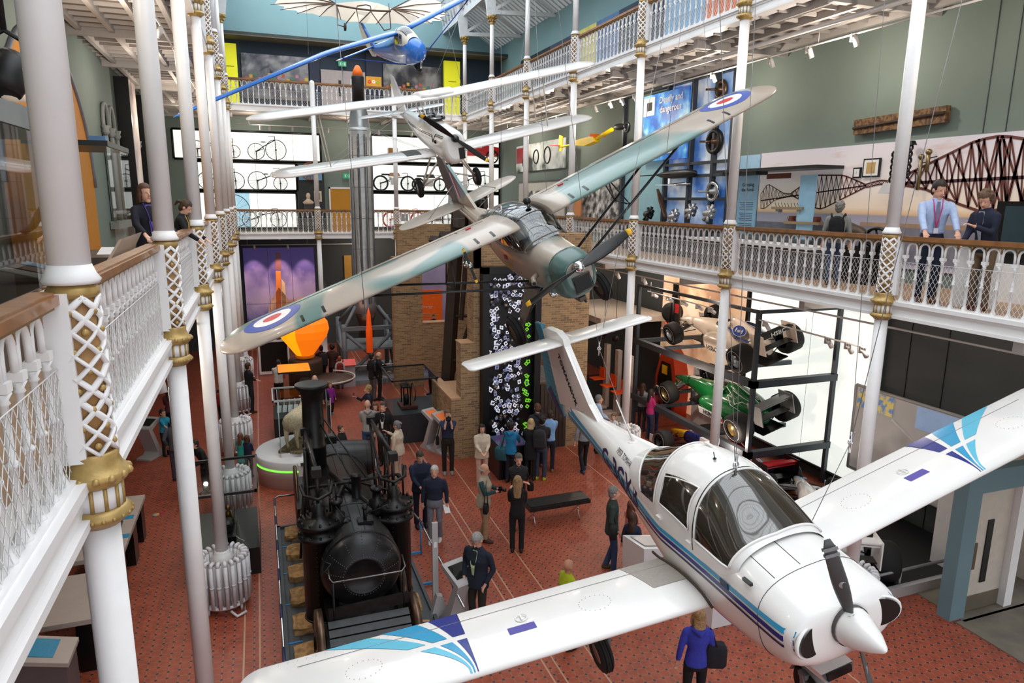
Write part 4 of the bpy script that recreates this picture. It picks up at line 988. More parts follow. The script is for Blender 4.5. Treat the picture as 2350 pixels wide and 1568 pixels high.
    b=MB(); b.tube([(1.0,12.4,2.15),(1.15,11.7,2.22),(1.5,11.1,2.05),(1.8,10.9,2.02)],.05,IRON,9); b.tube([(1.12,11.6,2.2),(.95,11.2,2.1),(.75,10.6,2.0)],.045,IRON,9); b.torus((1.0,11.3,2.12),.06,.025,IRON,'y',12,5); b.build('steam_pipe',t)
    b=MB(); b.lathe([(.13,2.0),(.13,2.03),(.085,2.06),(.085,2.5),(.1,2.52),(.001,2.53)],IRON,c=(1.32,11.3,0),n=16); 
    for k in range(6): b.cyl((1.32+.115*cos(k),11.3+.115*sin(k),2.03),(1.32+.115*cos(k),11.3+.115*sin(k),2.06),.015,IRON2,n=6)
    b.build('safety_valve',t)
    b=MB(); b.box((1.32,10.3,2.14),(.24,.2,.06),IRON); b.cyl((1.32,10.3,2.1),(1.32,10.3,2.42),.03,IRON); b.ball((1.32,10.3,2.36),.045,IRON,8,6); b.tube([(1.32,10.3,2.25),(1.6,10.35,2.3),(1.68,10.3,2.36)],.009,IRON2,5); b.tube([(.72,10.7,2.6),(.98,10.2,2.3),(1.06,10.2,2.3)],.009,IRON2,5); b.build('regulator_valve',t)
    # chimney
    b=MB(); b.lathe([(.27,1.3),(.25,1.6),(.215,1.75),(.215,2.45),(.23,2.46),(.23,2.5),(.205,2.52),(.195,3.35),(.21,3.5),(.31,3.66),(.31,3.70),(.28,3.71),(.001,3.66)],IRON,c=(.77,13.15,0),n=28)
    for k in range(14): b.ball((.77+.215*cos(R(250)),13.15+.215*sin(R(250)),1.78+.05*k),.009,IRON2,5,3)
    b.build('chimney',t); b=MB(); b.box((1.08,13.5,2.45),(.26,.26,.14),IRON); b.box((1.08,13.5,2.5),(.2,.2,.06),BLACK); b.build('feed_box',t)
    # water barrel on the tender
    b=MB(); b.lathe([(.33,.72),(.37,.85),(.40,1.05),(.42,1.35),(.40,1.7),(.37,1.92),(.34,2.02),(.3,2.0),(.001,2.0)],LAG,c=(0,14.15,1.72),n=28,axis='x')
    for x in (.85,1.05,1.62,1.86): b.torus((x,14.15,1.72),.395 if x in(1.05,1.62) else .37,.014,IRON,'x',28,4)
    for k in range(18): a=2*PI*k/18; b.tube([(.75,14.15+.335*cos(a),1.72+.335*sin(a)),(1.35,14.15+.421*cos(a),1.72+.421*sin(a)),(2.0,14.15+.345*cos(a),1.72+.345*sin(a))],.003,IRON2,4)
    b.build('water_barrel',t)
    # frame, footplates, front rail
    b=MB(); b.bb((.62,9.5,.8),(.72,14.8,.98),IRON); b.bb((1.68,9.5,.8),(1.78,14.8,.98),IRON); b.bb((.4,13.4,.98),(2.1,15.1,1.08),IRON); b.build('underframe',t)
    b=MB(); b.box((1.24,9.52,1.13),(1.2,.05,.17),IRON2,rot=MX.Rotation(R(-3),3,'Y')); b.build('buffer_beam',t)
    b=MB(); 
    for k in range(5): b.box((1.22,9.42-.11*k,.98-.075*k),(1.2,.12,.03),IRON2,rot=MX.Rotation(R(25),3,'X'))
    b.build('footplate_boards',t)
    b=MB(); b.tube([(.68,9.8,1.72),(.68,9.55,1.66),(.72,9.5,1.62),(1.74,9.5,1.62),(1.80,9.55,1.66),(1.8,9.8,1.72)],.014,mat('bright_rail','#77787a',.25,.8),6)
    for x in (.72,1.76): b.cyl((x,9.5,.62),(x,9.5,1.62),.018,IRON,n=6)
    b.build('front_handrail',t)
    b=MB(); b.tube([(.68,9.9,1.75),(.62,9.8,1.82),(.72,9.72,1.8),(.62,9.68,1.72),(.7,9.65,1.66)],.016,IRON,6); b.build('gauge_cocks',t)
    # wheels
    for x,s in ((.5,-1),(1.92,1)):
        for y in (9.55,10.75,11.95,13.15):
            b=MB(); b.lathe([(.40,-.06),(.47,-.05),(.48,.05),(.44,.06),(.40,.06)],BRONZE,c=(0,0,0),n=28,axis='x'); b.lathe([(.001,-.09),(.1,-.09),(.1,.09),(.001,.09)],IRON,n=12,axis='x'); b.lathe([(.40,-.06),(.40,.06)],IRON,n=28,axis='x',cap=False)
            for k in range(10): a=2*PI*k/10; b.cyl((0,0,0),(0,.41*cos(a),.41*sin(a)),.022,IRON,n=6)
            b.build('wheel',t,loc=(x,y,.66))
    b=MB(); b.rings([[V((x,14.5+.62*cos(2*PI*j/24),.9+.62*sin(2*PI*j/24))) for j in range(24)] for x in (.40,.46)],IRON); b.torus((.43,14.5,.9),.62,.035,BRONZE,'x',28,5); b.build('spur_wheel',t)
loco()
# track bed
t=thing('track_bed','grey plinth with rails on sandstone sleeper blocks under the old locomotive','plinth')
PG=mat('plinth_grey','#54585b',.7,var=.06); SAND=mat('sandstone_block','#c49a66',.95,var=.2,scale=10,bump=1.,col2='#a57f52')
b=MB(); b.bb((0,8.6,0),(2.5,14.8,.06),PG); b.bb((0,8.6,.06),(.06,14.8,.12),PG); b.bb((2.44,8.6,.06),(2.5,14.8,.12),PG); b.bb((0,14.74,.06),(2.5,14.8,.12),PG); b.build('base',t)
rnd=random.Random(3)
for k in range(7):
    for x in (.36,2.1):
        b=MB(); y=14.35-.85*k; n=10
        rs=[[V((x+(.21+rnd.uniform(-.025,.02))*max(-1,min(1,1.35*cos(2*PI*j/n))),y+(.25+rnd.uniform(-.03,.02))*max(-1,min(1,1.35*sin(2*PI*j/n))),z)) for j in range(n)] for z in (.06,.14,.18)]; b.rings(rs,SAND,smooth=False)
        b.build('stone_block',t)
        b=MB(); b.box((x+.12,y,.2),(.1,.14,.06),IRON); b.build('rail_chair',t)
for x in (.5,1.94):
    b=MB(); b.bb((x-.03,8.7,.17),(x+.03,14.7,.2),IRON); b.build('rail',t)
# barrier rails
STL=mat('brushed_steel','#b9bcc0',.25,.9,var=.04); BLUEP=mat('barrier_blue','#2f8fd0',.45); NVP=mat('barrier_navy_wrap','#232f55',.5)
def barrier(pts,label,posts,foot):
    t=thing('barrier_rail',label,'barrier'); b=MB(); b.tube(pts,.02,STL,8); b.build('top_rail',t)
    for (x,y) in posts:
        b=MB(); b.cyl((x,y,.0),(x,y,pts[0][2]-.02),.016,BLUEP); b.box((x+foot/2,y,.05),(abs(foot),.03,.04),BLUEP); b.build('post',t)
    for k in range(len(posts)):
        x,y=posts[k]; b=MB(); b.cyl((x,y-.3,pts[0][2]),(x,y+.1,pts[0][2]),.023,NVP,n=8); b.build('navy_sleeve',t)
h=.72
barrier([(-.02,8.9,h),(-.02,14.9,h),(.05,15.0,h),(.9,15.0,h)],'steel barrier rail with blue posts on the left side of the old locomotive',[(-.02,y) for y in (9.4,10.55,11.7,12.8,13.9,14.8)],.3)
barrier([(2.75,9.6,h),(2.75,12.9,h),(2.65,13.6,h)],'steel barrier rail with blue posts on the right side of the old locomotive',[(2.75,y) for y in (10.3,11.6,12.8)],-.3)
# tall information post and screen kiosk by the locomotive
CG=mat('pale_grey_casing','#b9b7b8',.4,.1,var=.03); SCR=mat('dark_screen','#2b2d28',.15,var=.3,scale=12,coat=.5)
t=thing('info_post','tall narrow grey information post beside the right barrier rail','sign'); b=MB(); b.box((2.53,10.65,.95),(.1,.05,1.6),CG); b.prism([(2.4,10.5,.0),(2.75,10.5,.0),(2.72,10.5,.1),(2.62,10.5,.42),(2.52,10.5,.45)],(0,.12,0),CG); b.build('casing',t)
b=MB(); b.box((2.53,10.62,1.35),(.05,.004,.1),WHITE); b.build('symbol_panel',t)
def kiosk(name,label,x,y,rz,scr,h=1.08,w=.42,cas=CG,cat='screen stand'):
    t=thing(name,label,cat,(x,y,0),(0,0,rz)); b=MB()
    prof=[(-.32,0),(.34,0),(.34,.05),(.06,.06),(-.02,.14),(.26,h-.2),(.24,h-.17),(-.22,h+.02),(-.25,h-.05),(.12,h-.24),(-.16,.2),(-.32,.06)]
    b.prism([(-w/2,p[0],p[1]) for p in prof],(w,0,0),cas); b.build('casing',t)
    d=V((0,.46,-.19)).normalized(); o=V((0,.01,h-.068)); b=MB(); b.T=frame(o,(1,0,0),tuple(d*-1)); b.box((0,0,-.0),(w*.72,.3,.008),scr); b.build('screen',t); return t
kiosk('touchscreen_kiosk','grey angled touchscreen kiosk beside the tall information post',2.85,10.25,R(200),SCR)
# ---------------- glass cases ----------------
CASE=glass('case_glass','#f2f7f7',.10,.03); EDG=mat('case_edge_black','#1d1e20',.35)
def case(label,x0,x1,y0,y1,zb,zt,bm,topm=EDG,lid=None,name='display_case'):
    t=thing(name,label,'display case'); b=MB(); b.bb((x0,y0,0),(x1,y1,zb),bm); b.build('plinth',t)
    b=MB(); 
    for a,c,d,e in (((x0,y0),(x1,y0),0,0),((x1,y0),(x1,y1),0,0),((x1,y1),(x0,y1),0,0),((x0,y1),(x0,y0),0,0)): b.quad((*a,zb),(*c,zb),(*c,zt),(*a,zt),CASE)
    b.quad((x0,y0,zt),(x1,y0,zt),(x1,y1,zt),(x0,y1,zt),CASE); b.build('glass_hood',t)
    b=MB(); e=.02
    if topm:
        for a,c in (((x0,y0),(x1,y0)),((x1,y0),(x1,y1)),((x1,y1),(x0,y1)),((x0,y1),(x0,y0))): b.bb((min(a[0],c[0])-e,min(a[1],c[1])-e,zt-.03),(max(a[0],c[0])+e,max(a[1],c[1])+e,zt+.02),topm)
        b.build('top_frame',t)
    if lid: b=MB(); b.bb((x0,y0,zt),(x1,y1,zt+.03),lid); b.build('lid',t)
    return t
case('glass case on black plinth beside the left column radiators, holding an engine model',-1.6,-.34,13.1,15.0,.55,1.72,mat('plinth_black','#1a1a1c',.35))
t=thing('engine_model','small dark brass and black steam engine model in the left glass case','model',(-.92,13.9,.56))
b=MB(); b.box((0,0,.05),(.3,.85,.1),IRON); b.cyl((0,-.25,.2),(0,.1,.2),.09,IRON2); b.torus((.1,.25,.25),.16,.015,BRONZE,'x',20,5); b.lathe([(.08,.1),(.05,.3),(.03,.34),(.05,.4),(.01,.46)],mat('model_brass','#8c6a3c',.3,.9),c=(0,.3,0),n=10); b.build('engine',t); b=MB(); b.tube([(.1,-.3,.1),(.22,-.45,.05),(.3,-.5,.02)],.006,WHITE,4); b.build('hose',t)
case('glass case with black top frame holding a beam engine model near the brick wall',3.4,4.75,19.4,21.2,.9,1.95,mat('plinth_charcoal','#33343a',.5))
t=thing('beam_engine_model','dark pillared engine model inside the glass case near the brick wall','model',(4.0,20.2,.92))
b=MB(); b.box((0,0,.04),(.5,.7,.08),mat('model_base_red','#5a2f28',.5)); 
for x in (-.15,.05): 
    for y in (-.2,.2): b.lathe([(.03,.08),(.02,.12),(.02,.6),(.035,.64)],IRON,c=(x,y,0),n=8)
b.box((-.05,0,.65),(.28,.5,.04),IRON); b.cyl((-.05,-.1,.1),(-.05,-.1,.4),.07,IRON2); b.tube([(-.05,-.35,.75),(-.05,0,.82),(-.05,.35,.75)],.025,IRON,6); b.build('frame',t)
b=MB(); b.torus((.2,.05,.42),.28,.02,BRONZE,'x',24,5); b.build('flywheel',t)
case('small glass case with orange back-lit lid near the sheep plinth',.32,1.3,22.3,23.4,.5,1.72,mat('plinth_pale','#8e8f92',.5),lid=mat('orange_lid','#f08a1c',.3,emit=.5))
case('low glass case of white models beside the sheep plinth',.1,1.1,20.6,22.1,.75,1.3,mat('plinth_dark_blue','#23262b',.5),topm=mat('clear_edge','#c9d0d2',.2))
t=thing('white_model','row of small white paper models in the low glass case','model',(.55,21.2,.76)); b=MB()
for k in range(5): b.add([(-.35+.16*k,0,0),(-.22+.16*k,.02,0),(-.2+.16*k,.1,.2),(-.33+.16*k,.1,.2)],[(0,1,2,3)],WHITE); b.bb((-.3+.16*k,.2,0),(-.27+.16*k,.4,.3),WHITE)
b.build('model',t)
# ---------------- sheep on its round plinth ----------------
PW2=mat('plinth_white','#dadbdd',.35,var=.02); GRN=mat('green_led_strip','#7ee04a',.4,emit=1.2)
t=thing('round_plinth','large round white plinth with a green light strip under the stuffed sheep','plinth',(.7,17.95,0)); b=MB(); b.lathe([(1.08,0),(1.08,.3),(1.12,.32),(1.12,.72),(1.1,.75),(.001,.75)],PW2,n=56); b.build('drum',t)
b=MB(); b.lathe([(1.13,.49),(1.135,.5),(1.135,.53),(1.13,.54)],GRN,n=56,cap=False); b.build('light_strip',t)
b=MB(); b.bb((-.5,-.65,.75),(.75,.55,.86),PW2); b.build('square_step',t)
b=MB(); b.box((.02,-1.2,.55),(.28,.3,.42),PW2); b.box((.03,-1.3,.77),(.2,.18,.01),SCR); b.build('side_screen',t)
t=thing('glass_hood','tall glass box standing over the stuffed sheep','display case',(.7,17.95,.86)); b=MB()
for a,c in (((-.5,-.65),(.75,-.65)),((.75,-.65),(.75,.55)),((.75,.55),(-.5,.55)),((-.5,.55),(-.5,-.65))): b.quad((*a,0),(*c,0),(*c,1.35),(*a,1.35),CASE)
b.build('glass',t)
b=MB()
for x,y in ((-.5,-.65),(.75,-.65),(.75,.55),(-.5,.55)): b.cyl((x,y,0),(x,y,1.35),.008,mat('glass_edge','#b8c9c9',.1),n=4)
b.build('edges',t)
def remesh(o,vox,smooth=2):
    m=o.modifiers.new('r','REMESH'); m.mode='VOXEL'; m.voxel_size=vox; m.use_smooth_shade=True
    if smooth: s=o.modifiers.new('s','SMOOTH'); s.iterations=smooth; s.factor=.5
    dg=bpy.context.evaluated_depsgraph_get(); me=bpy.data.meshes.new_from_object(o.evaluated_get(dg)); mats=list(o.data.materials)
    o.modifiers.clear(); old=o.data; o.data=me; me.name=old.name; bpy.data.meshes.remove(old)
    me.materials.clear(); me.materials.append(mats[0]); return o
WOOL=mat('sheep_wool','#d8c8a8',.95,var=.12,scale=40,bump=1.,col2='#c2ae8b')
t=thing('stuffed_sheep','stuffed cream sheep standing on straw inside the glass box','sheep',(.66,17.85,.88),(0,0,R(65))); t.scale=(1.2,1.2,1.2)
b=MB(); b.ball((0,0,.55),.24,WOOL,16,10,(1.75,1,1.05)); b.ball((.3,0,.58),.2,WOOL,12,8,(1.1,.95,1.1)); b.ball((-.28,0,.58),.21,WOOL,12,8); b.tube([(.32,0,.62),(.48,0,.8),(.52,0,.9)],[.15,.11,.09],WOOL,12)
b.tube([(.48,0,.92),(.6,-.06,.88),(.70,-.1,.83)],[.09,.075,.045],WOOL,10)
for x,y in ((.32,.11),(.32,-.11),(-.32,.11),(-.32,-.11)):
    b.tube([(x,y,.5),(x+(.03 if x>0 else -.05),y,.28),(x+(.01 if x>0 else .01),y,.02)],[.08,.045,.03],WOOL,8)
o=b.build('body',t); remesh(o,.018,2)
b=MB(); b.ball((.5,.1,.93),.03,WOOL,8,5,(.8,2,.7)); b.ball((.44,-.14,.93),.03,WOOL,8,5,(.8,2,.7)); b.build('ears',t)
b=MB(); b.box((0,0,-.01),(1.0,.5,.06),mat('straw_base','#8a6f45',.95,var=.3,scale=30,col2='#4d4f4c')); b.build('straw_base',t)
# ---------------- balloon lamp on its stand ----------------
t=thing('balloon_model','glowing orange hot air balloon model on a wooden stand','balloon',(1.35,26,0))
OR=mat('balloon_orange','#ff7a10',.5,var=.02,emit=.75); OR2=mat('balloon_amber','#ffae10',.5,var=.02,emit=.85)
prof=[(.30,1.46),(.36,1.52),(.6,1.85),(.82,2.15),(.91,2.42),(.86,2.7),(.66,2.95),(.36,3.08),(.001,3.12)]
b=MB(); n=16
for k in range(n):
    a0,a1=2*PI*k/n,2*PI*(k+1)/n; m=OR2 if (cos(a0+.2)<-.35) else OR
    for (r0,z0),(r1,z1) in zip(prof,prof[1:]): b.add([(r0*cos(a0),r0*sin(a0),z0),(r0*cos(a1),r0*sin(a1),z0),(r1*cos(a1),r1*sin(a1),z1),(r1*cos(a0),r1*sin(a0),z1)],[(0,1,2,3)],m)
b.build('envelope',t); b=MB(); b.lathe([(.31,1.36),(.35,1.42),(.33,1.48)],mat('amber_collar','#c86a10',.5,emit=.3),n=20); b.build('collar',t)
b=MB(); b.lathe([(.62,0),(.62,1.2),(.6,1.3),(.001,1.32)],mat('stand_brown','#4b362b',.5),n=24); b.build('stand',t)
t=thing('round_table','round dark table with a pale curved rim beside the balloon stand','table',(2.0,24.9,0)); b=MB(); b.lathe([(.95,.72),(.95,.76),(.001,.77)],mat('table_brown','#54433b',.4),n=36); b.build('tabletop',t)
b=MB(); b.lathe([(.3,0),(.25,.7)],IRON,n=14); b.build('pedestal',t); b=MB(); b.tube([(1.0*cos(R(a)),1.0*sin(R(a)),.82) for a in range(-100,71,10)],.03,mat('rim_cream','#cfc4ba',.4),7); b.build('rim_rail',t)
# ---------------- rocket on trestle ----------------
STEELP=mat('rocket_steel','#b9bbbc',.38,.6,var=.12,scale=4); STEELD=mat('rocket_dark_panel','#63676a',.3,.5,var=.2,scale=3)
t=thing('rocket','tall polished steel rocket with black nose and orange tip rising through all floors','rocket',(3.92,28.2,0))
b=MB(); b.lathe([(.46,2.6),(.44,2.9),(.44,9.7),(.42,9.85)],STEELP,n=28)
for a in (200,255,285,340): b.bb((.44*cos(R(a))-.03,.44*sin(R(a))-.02,3),(.44*cos(R(a))+.03,.44*sin(R(a))+.005,9.6),STEELD)
for z in (4,5.2,6.4,7.6,8.8): b.torus((0,0,z),.442,.008,STEELD,'z',28,4)
b.build('main_stage',t); b=MB()
for a in (235,310): b.add([(.447*cos(R(a-16)),.447*sin(R(a-16)),3),(.447*cos(R(a+16)),.447*sin(R(a+16)),3),(.447*cos(R(a+16)),.447*sin(R(a+16)),9.5),(.447*cos(R(a-16)),.447*sin(R(a-16)),9.5)],[(0,1,2,3)],STEELD)
b.build('dark_panels',t)
b=MB(); b.lathe([(.43,9.7),(.41,9.85),(.36,10.3),(.28,10.62),(.25,10.7),(.25,10.78)],ALU,n=28); b.torus((0,0,9.75),.43,.02,ALU,'z',28,5); b.build('taper',t)
b=MB(); b.lathe([(.235,10.78),(.235,11.72),(.22,11.76)],mat('rocket_black','#1b1c1e',.5),n=24); b.build('black_section',t)
b=MB(); b.lathe([(.22,11.76),(.17,11.95),(.10,12.1),(.05,12.15),(.001,12.16)],mat('rocket_orange','#ff7414',.4),n=24); b.build('nose_cone',t)
b=MB(); b.lathe([(.35,1.6),(.3,2.2),(.46,2.6)],BRONZE,n=20); b.tube([(.1,-.42,1.6),(.1,-.46,2.5)],.03,BRONZE,6); b.build('engine_section',t)
TR=mat('trestle_grey','#6c757b',.5,.1)
t=thing('rocket_trestle','heavy grey steel trestle with crossed tubes carrying the rocket','stand',(3.92,28.2,0))
for x in (-1.0,1.0):
    for y in (-1,1): b=MB(); b.tube([(x,y,0),(x,y,2.3)],.1,TR,10); b.build('leg',t)
for i,(p,q) in enumerate((((-1,-1,.1),(1,-1,2.0)),((1,-1,.1),(-1,-1,2.0)),((-1,-1,.1),(-1,1,2.)),((1,-1,.1),(1,1,2.)),((-1,-1,2.1),(-.45,-.4,2.9)),((1,-1,2.1),(.45,-.4,2.9)),((-1,1,2.1),(-.4,.4,2.9)),((1,1,2.1),(.4,.4,2.9)))): b=MB(); b.tube([p,q],.07,TR,8); b.build('brace',t)
b=MB(); b.bb((-1.1,-1.1,1.25),(1.1,1.1,1.32),TR); b.bb((-1.1,-1.1,2.05),(1.1,-.95,2.2),TR); b.build('platform',t)
t=thing('small_rocket','slim bright orange rocket standing in front of the trestle','rocket',(3.86,26.9,0)); b=MB(); b.lathe([(.13,1.2),(.13,2.1),(.1,2.3),(.08,2.7),(.001,3.0)],mat('signal_orange','#ff5a14',.4,emit=.3),n=14); b.build('body',t); b=MB(); b.cyl((0,0,0),(0,0,1.2),.03,TR); b.build('support',t)
t=thing('barrier_platform','low grey platform with thin white rail in front of the rocket trestle','platform',(4.0,27.3,0)); b=MB(); b.bb((-.9,-.8,0),(1.6,2.4,.18),mat('platform_grey','#8b9298',.4)); b.build('deck',t)
b=MB(); b.tube([(-.8,-.75,.75),(1.55,-.75,.75)],.015,WHITE,6); 
for x in (-.8,0,.8,1.55): b.cyl((x,-.75,.18),(x,-.75,.75),.012,mat('red_post','#b53a35',.5),n=6)
b.build('rail',t)
t=thing('information_stand','small red topped information stand beside the rocket platform','sign',(2.95,26.4,0)); b=MB(); b.box((0,0,.45),(.5,.12,.9),CG); b.build('stand',t); b=MB(); b.box((0,-.05,.97),(.55,.4,.03),mat('red_panel','#e8584a',.4),rot=MX.Rotation(R(25),3,'X')); b.build('panel',t)
# ---------------- brick engine house ----------------
t=thing('brick_engine_house','buff brick engine house with stepped walls and window openings','brick structure')
TIM=mat('dark_timber','#40322a',.7,var=.2,scale=3); SILL=mat('brick_cap','#c49a78',.8,var=.1,scale=15)
b=MB(); Yf=17.7
b.bb((5.36,Yf,0),(5.58,18.3,5.9),BRICK); b.bb((5.36,Yf,5.35),(8.85,18.3,6.25),BRICK); b.bb((7.22,Yf,0),(7.36,18.3,5.36),BRICK); b.bb((7.36,Yf,3.3),(8.85,18.3,5.36),BRICK); b.bb((8.2,Yf,0),(8.85,18.3,3.3),BRICK); b.bb((5.58,Yf+.35,0),(7.22,18.3,5.36),BRICK); b.bb((7.36,Yf+.1,1.0),(8.2,18.0,1.06),SILL)
b.bb((8.6,18.3,0),(8.85,26,6.25),BRICK)
b.build('front_wall',t)
b=MB(); b.bb((5.0,Yf,0),(5.36,18.2,3.3),BRICK); b.bb((4.98,Yf-.01,3.3),(5.38,18.22,3.33),SILL); b.build('mid_step',t)
b=MB(); b.bb((4.72,Yf-.0,0),(5.0,20.0,1.72),BRICK); b.bb((4.71,Yf-.01,1.72),(5.0,20.0,1.78),SILL); b.bb((5.0,18.2,1.6),(5.8,20,1.66),SILL); b.build('low_step',t)
b=MB(); y0,y1=25.6,26.
b.bb((4.62,y0,0),(5.72,y1,5.05),BRICK); b.bb((4.82,y0,5.05),(8.6,y1,6.25),BRICK); b.bb((5.72,y0,0),(8.6,y1,2.5),BRICK); b.bb((6.75,y0,2.5),(8.6,y1,5.05),BRICK); b.bb((5.70,y0-.02,2.48),(6.77,y1,2.52),SILL)
b.build('rear_wall',t)
b=MB(); b.bb((5.0,26.05,0),(8.5,27.9,1.33),mat('dark_platform','#3a3533',.7)); b.build('viewing_platform',t)
b=MB(); b.bb((7.38,Yf-.02,0),(8.2,Yf+.05,1.95),mat('barn_door_brown','#43342b',.6,var=.15)); 
for k in range(1,7): b.bb((7.38+.118*k,Yf-.03,0),(7.385+.118*k,Yf-.01,1.95),BLACK)
b.bb((7.6,Yf-.04,1.72),(7.95,Yf-.02,1.77),STL); b.bb((7.36,Yf,0),(8.2,18.1,.08),mat('grey_step','#8a8580',.7)); b.build('door',t)
b=MB(); 
for k in range(7): b.bb((7.36+.12*k,Yf+.1,2.0),(7.47+.12*k,19.6,2.04),mat('grey_planks','#857c74',.8,var=.15))
b.build('deck',t)
def beam(name,p,q,w,d):
    b=MB(); p,q=V(p),V(q); b.tube([p,q],w,TIM,4,smooth=False,ry=d); return b.build(name,t)
beam('timber_post',(5.3,20.5,.8),(5.75,20.5,6.9),.22,.2); beam('timber_post',(5.75,20.3,3.5),(6.0,20.3,6.3),.08,.08)
beam('timber_beam',(4.9,19.5,6.1),(8.4,19.5,6.1),.16,.16); beam('timber_beam',(5.1,21.5,5.9),(8.2,18.6,5.9),.14,.14); beam('timber_brace',(5.5,20.4,2.2),(6.1,20.4,2.2),.05,.05); beam('timber_brace',(5.5,20.4,3.6),(6.1,20.4,3.6),.05,.05); beam('timber_brace',(5.45,20.6,1.4),(6.2,20.6,3.6),.06,.06)
b=MB(); b.box((6.0,20.2,6.75),(.9,.7,.8),mat('rusted_iron_tank','#5a504a',.7,var=.2)); b.cyl((5.8,19.8,6.4),(5.8,19.8,7.3),.05,IRON); b.cyl((6.2,19.8,6.9),(6.2,19.7,7.2),.12,BLACK); b.build('iron_tank',t)
t=thing('energy_panel','tall orange energy text panel with lilac sky picture seen through the brick window','panel'); b=MB(); b.bb((6.0,28.0,1.4),(7.1,28.05,3.45),mat('panel_orange','#f0621c',.5,emit=.15)); b.build('text_panel',t)
b=MB(); b.bb((5.7,28.1,1.2),(8.2,28.15,5.6),mat('panel_lilac','#b5a9cf',.5,var=.2,scale=1,emit=.1)); b.build('backdrop_picture',t)
text('Energy',.17,WHITE,t,'panel_lettering',frame((6.45,27.99,2.75),(1,0,0),(0,0,1)))
b=MB(); 
for k in range(9): b.bb((6.25,27.985,2.45-.07*k),(6.25+[.62,.66,.58,.64,.6,.3,.62,.65,.4][k],27.995,2.475-.07*k),mat('small_text_cream','#f2b58a',.5))
b.build('text_lines',t)
# cascade of hanging pictures
t=thing('picture_cascade','tall black framed case of tumbling small illuminated picture cards on the brick wall','artwork')
BF=mat('cascade_black','#0e0f12',.35)
b=MB(); b.bb((5.56,Yf-.08,.05),(7.24,Yf+.3,5.38),BF); b.build('backing',t)
b=MB(); 
for p,q in (((5.54,Yf-.3,.05),(5.72,Yf-.0,5.4)),((7.06,Yf-.3,.05),(7.24,Yf-.0,5.4)),((5.54,Yf-.3,5.22),(7.24,Yf,5.4)),((5.54,Yf-.3,.05),(7.24,Yf,.5))): b.bb(p,q,BF)
b.build('frame',t)
rc=random.Random(11); CW=mat('card_white','#e6e8f4',.5,emit=.45); CGR=mat('card_green','#7ade1c',.5,emit=.5); CDK=mat('card_dark','#3a3b48',.5); CIM=mat('card_picture','#8288ad',.4,var=.5,scale=20,col2='#3a3c50',emit=.12); CLI=mat('card_lilac','#9aa0cc',.5,emit=.2); CPH=mat('card_photo','#b9a58c',.4,emit=.1,var=.4,scale=30,col2='#5a4b40')
rest=MB(); cards=[]
for k in range(330):
    z=.6+4.55*rc.random(); u=rc.gauss([5.98,6.33,6.6][k%3],.085 if z<3 else .11)
    u=max(5.76,min(6.8,u)); g=k%11==0
    if g: u=6.88+rc.gauss(0,.03); 
    cards.append((u,z,g,rc.uniform(.075,.12),rc.uniform(0,1.5),rc.uniform(-.5,.5),rc.random(),Yf-.1-rc.random()*.16))
cards.sort(key=lambda q:-q[3]); CM={}
for i,(u,z,g,s,a,tl,q,y) in enumerate(cards):
    m=CGR if g else CW if q<.42 else CLI if q<.62 else CDK
    def mkc(b,s):
        b.box((0,0,0),(s,.004,s),m); b.box((0,-.004,0),(s*.52,.003,s*.52),CIM if q<.8 else CPH if not g else CDK); return b
    rot=(tl,tl*.5,a)
    if i<100:
        key=(m.name,q<.8,round(s,2))
        if key not in CM: CM[key]=mkc(MB(),s).build('picture_card',t,loc=(u,y,z),rot=(tl,a,0))
        else: c=CM[key].copy(); COL.objects.link(c); c.location=(u,y,z); c.rotation_euler=(tl,a,0)
    else:
        rest.T=MX.Translation((u,y,z))@Euler((tl,a,0)).to_matrix().to_4x4(); mkc(rest,s)
rest.build('picture_cards',t,kind='stuff')
t=thing('touch_table','black interactive table glowing teal in front of the picture cascade','table',(5.95,16.4,0)); b=MB(); b.box((0,0,.43),(.9,1.0,.86),mat('table_black','#131417',.3)); b.build('body',t)
b=MB(); b.box((0,0,.875),(.8,.9,.02),mat('teal_screen','#1d4d58',.15,var=.5,scale=7,col2='#5a2f66',emit=.25)); b.build('screen',t)
for i,(x,y) in enumerate(((4.42,18.75),(4.62,18.35))):
    kiosk('text_kiosk','angled grey stand with orange text panel, %s the low brick wall'%('further one by' if i==0 else 'nearer one by'),x,y,R(205),mat('orange_panel','#f07a3a',.5,emit=.1),h=1.15)
# ---------------- leather bench ----------------
t=thing('bench','long black leather bench with thin chrome legs standing on the tiled floor','bench',(6.02,13.38,0),(0,0,R(1)))
LEA=mat('black_leather','#202124',.38,var=.2,scale=6,bump=.4); b=MB(); b.box((0,0,.43),(1.5,.5,.09),LEA); b.box((0,0,.48),(1.44,.44,.03),LEA)
for x in (-.72+.12*k for k in range(13)): 
    for y in (-.25,.25): b.ball((x,y,.45),.014,LEA,6,4)
b.build('seat',t)
for x in (-.55,.55):
    b=MB(); 
    for s in (-1,1): b.cyl((x+.02,-.18*s,.40),(x-.05,.22*s,.01),.014,CHROME,n=6)
    b.build('leg',t)
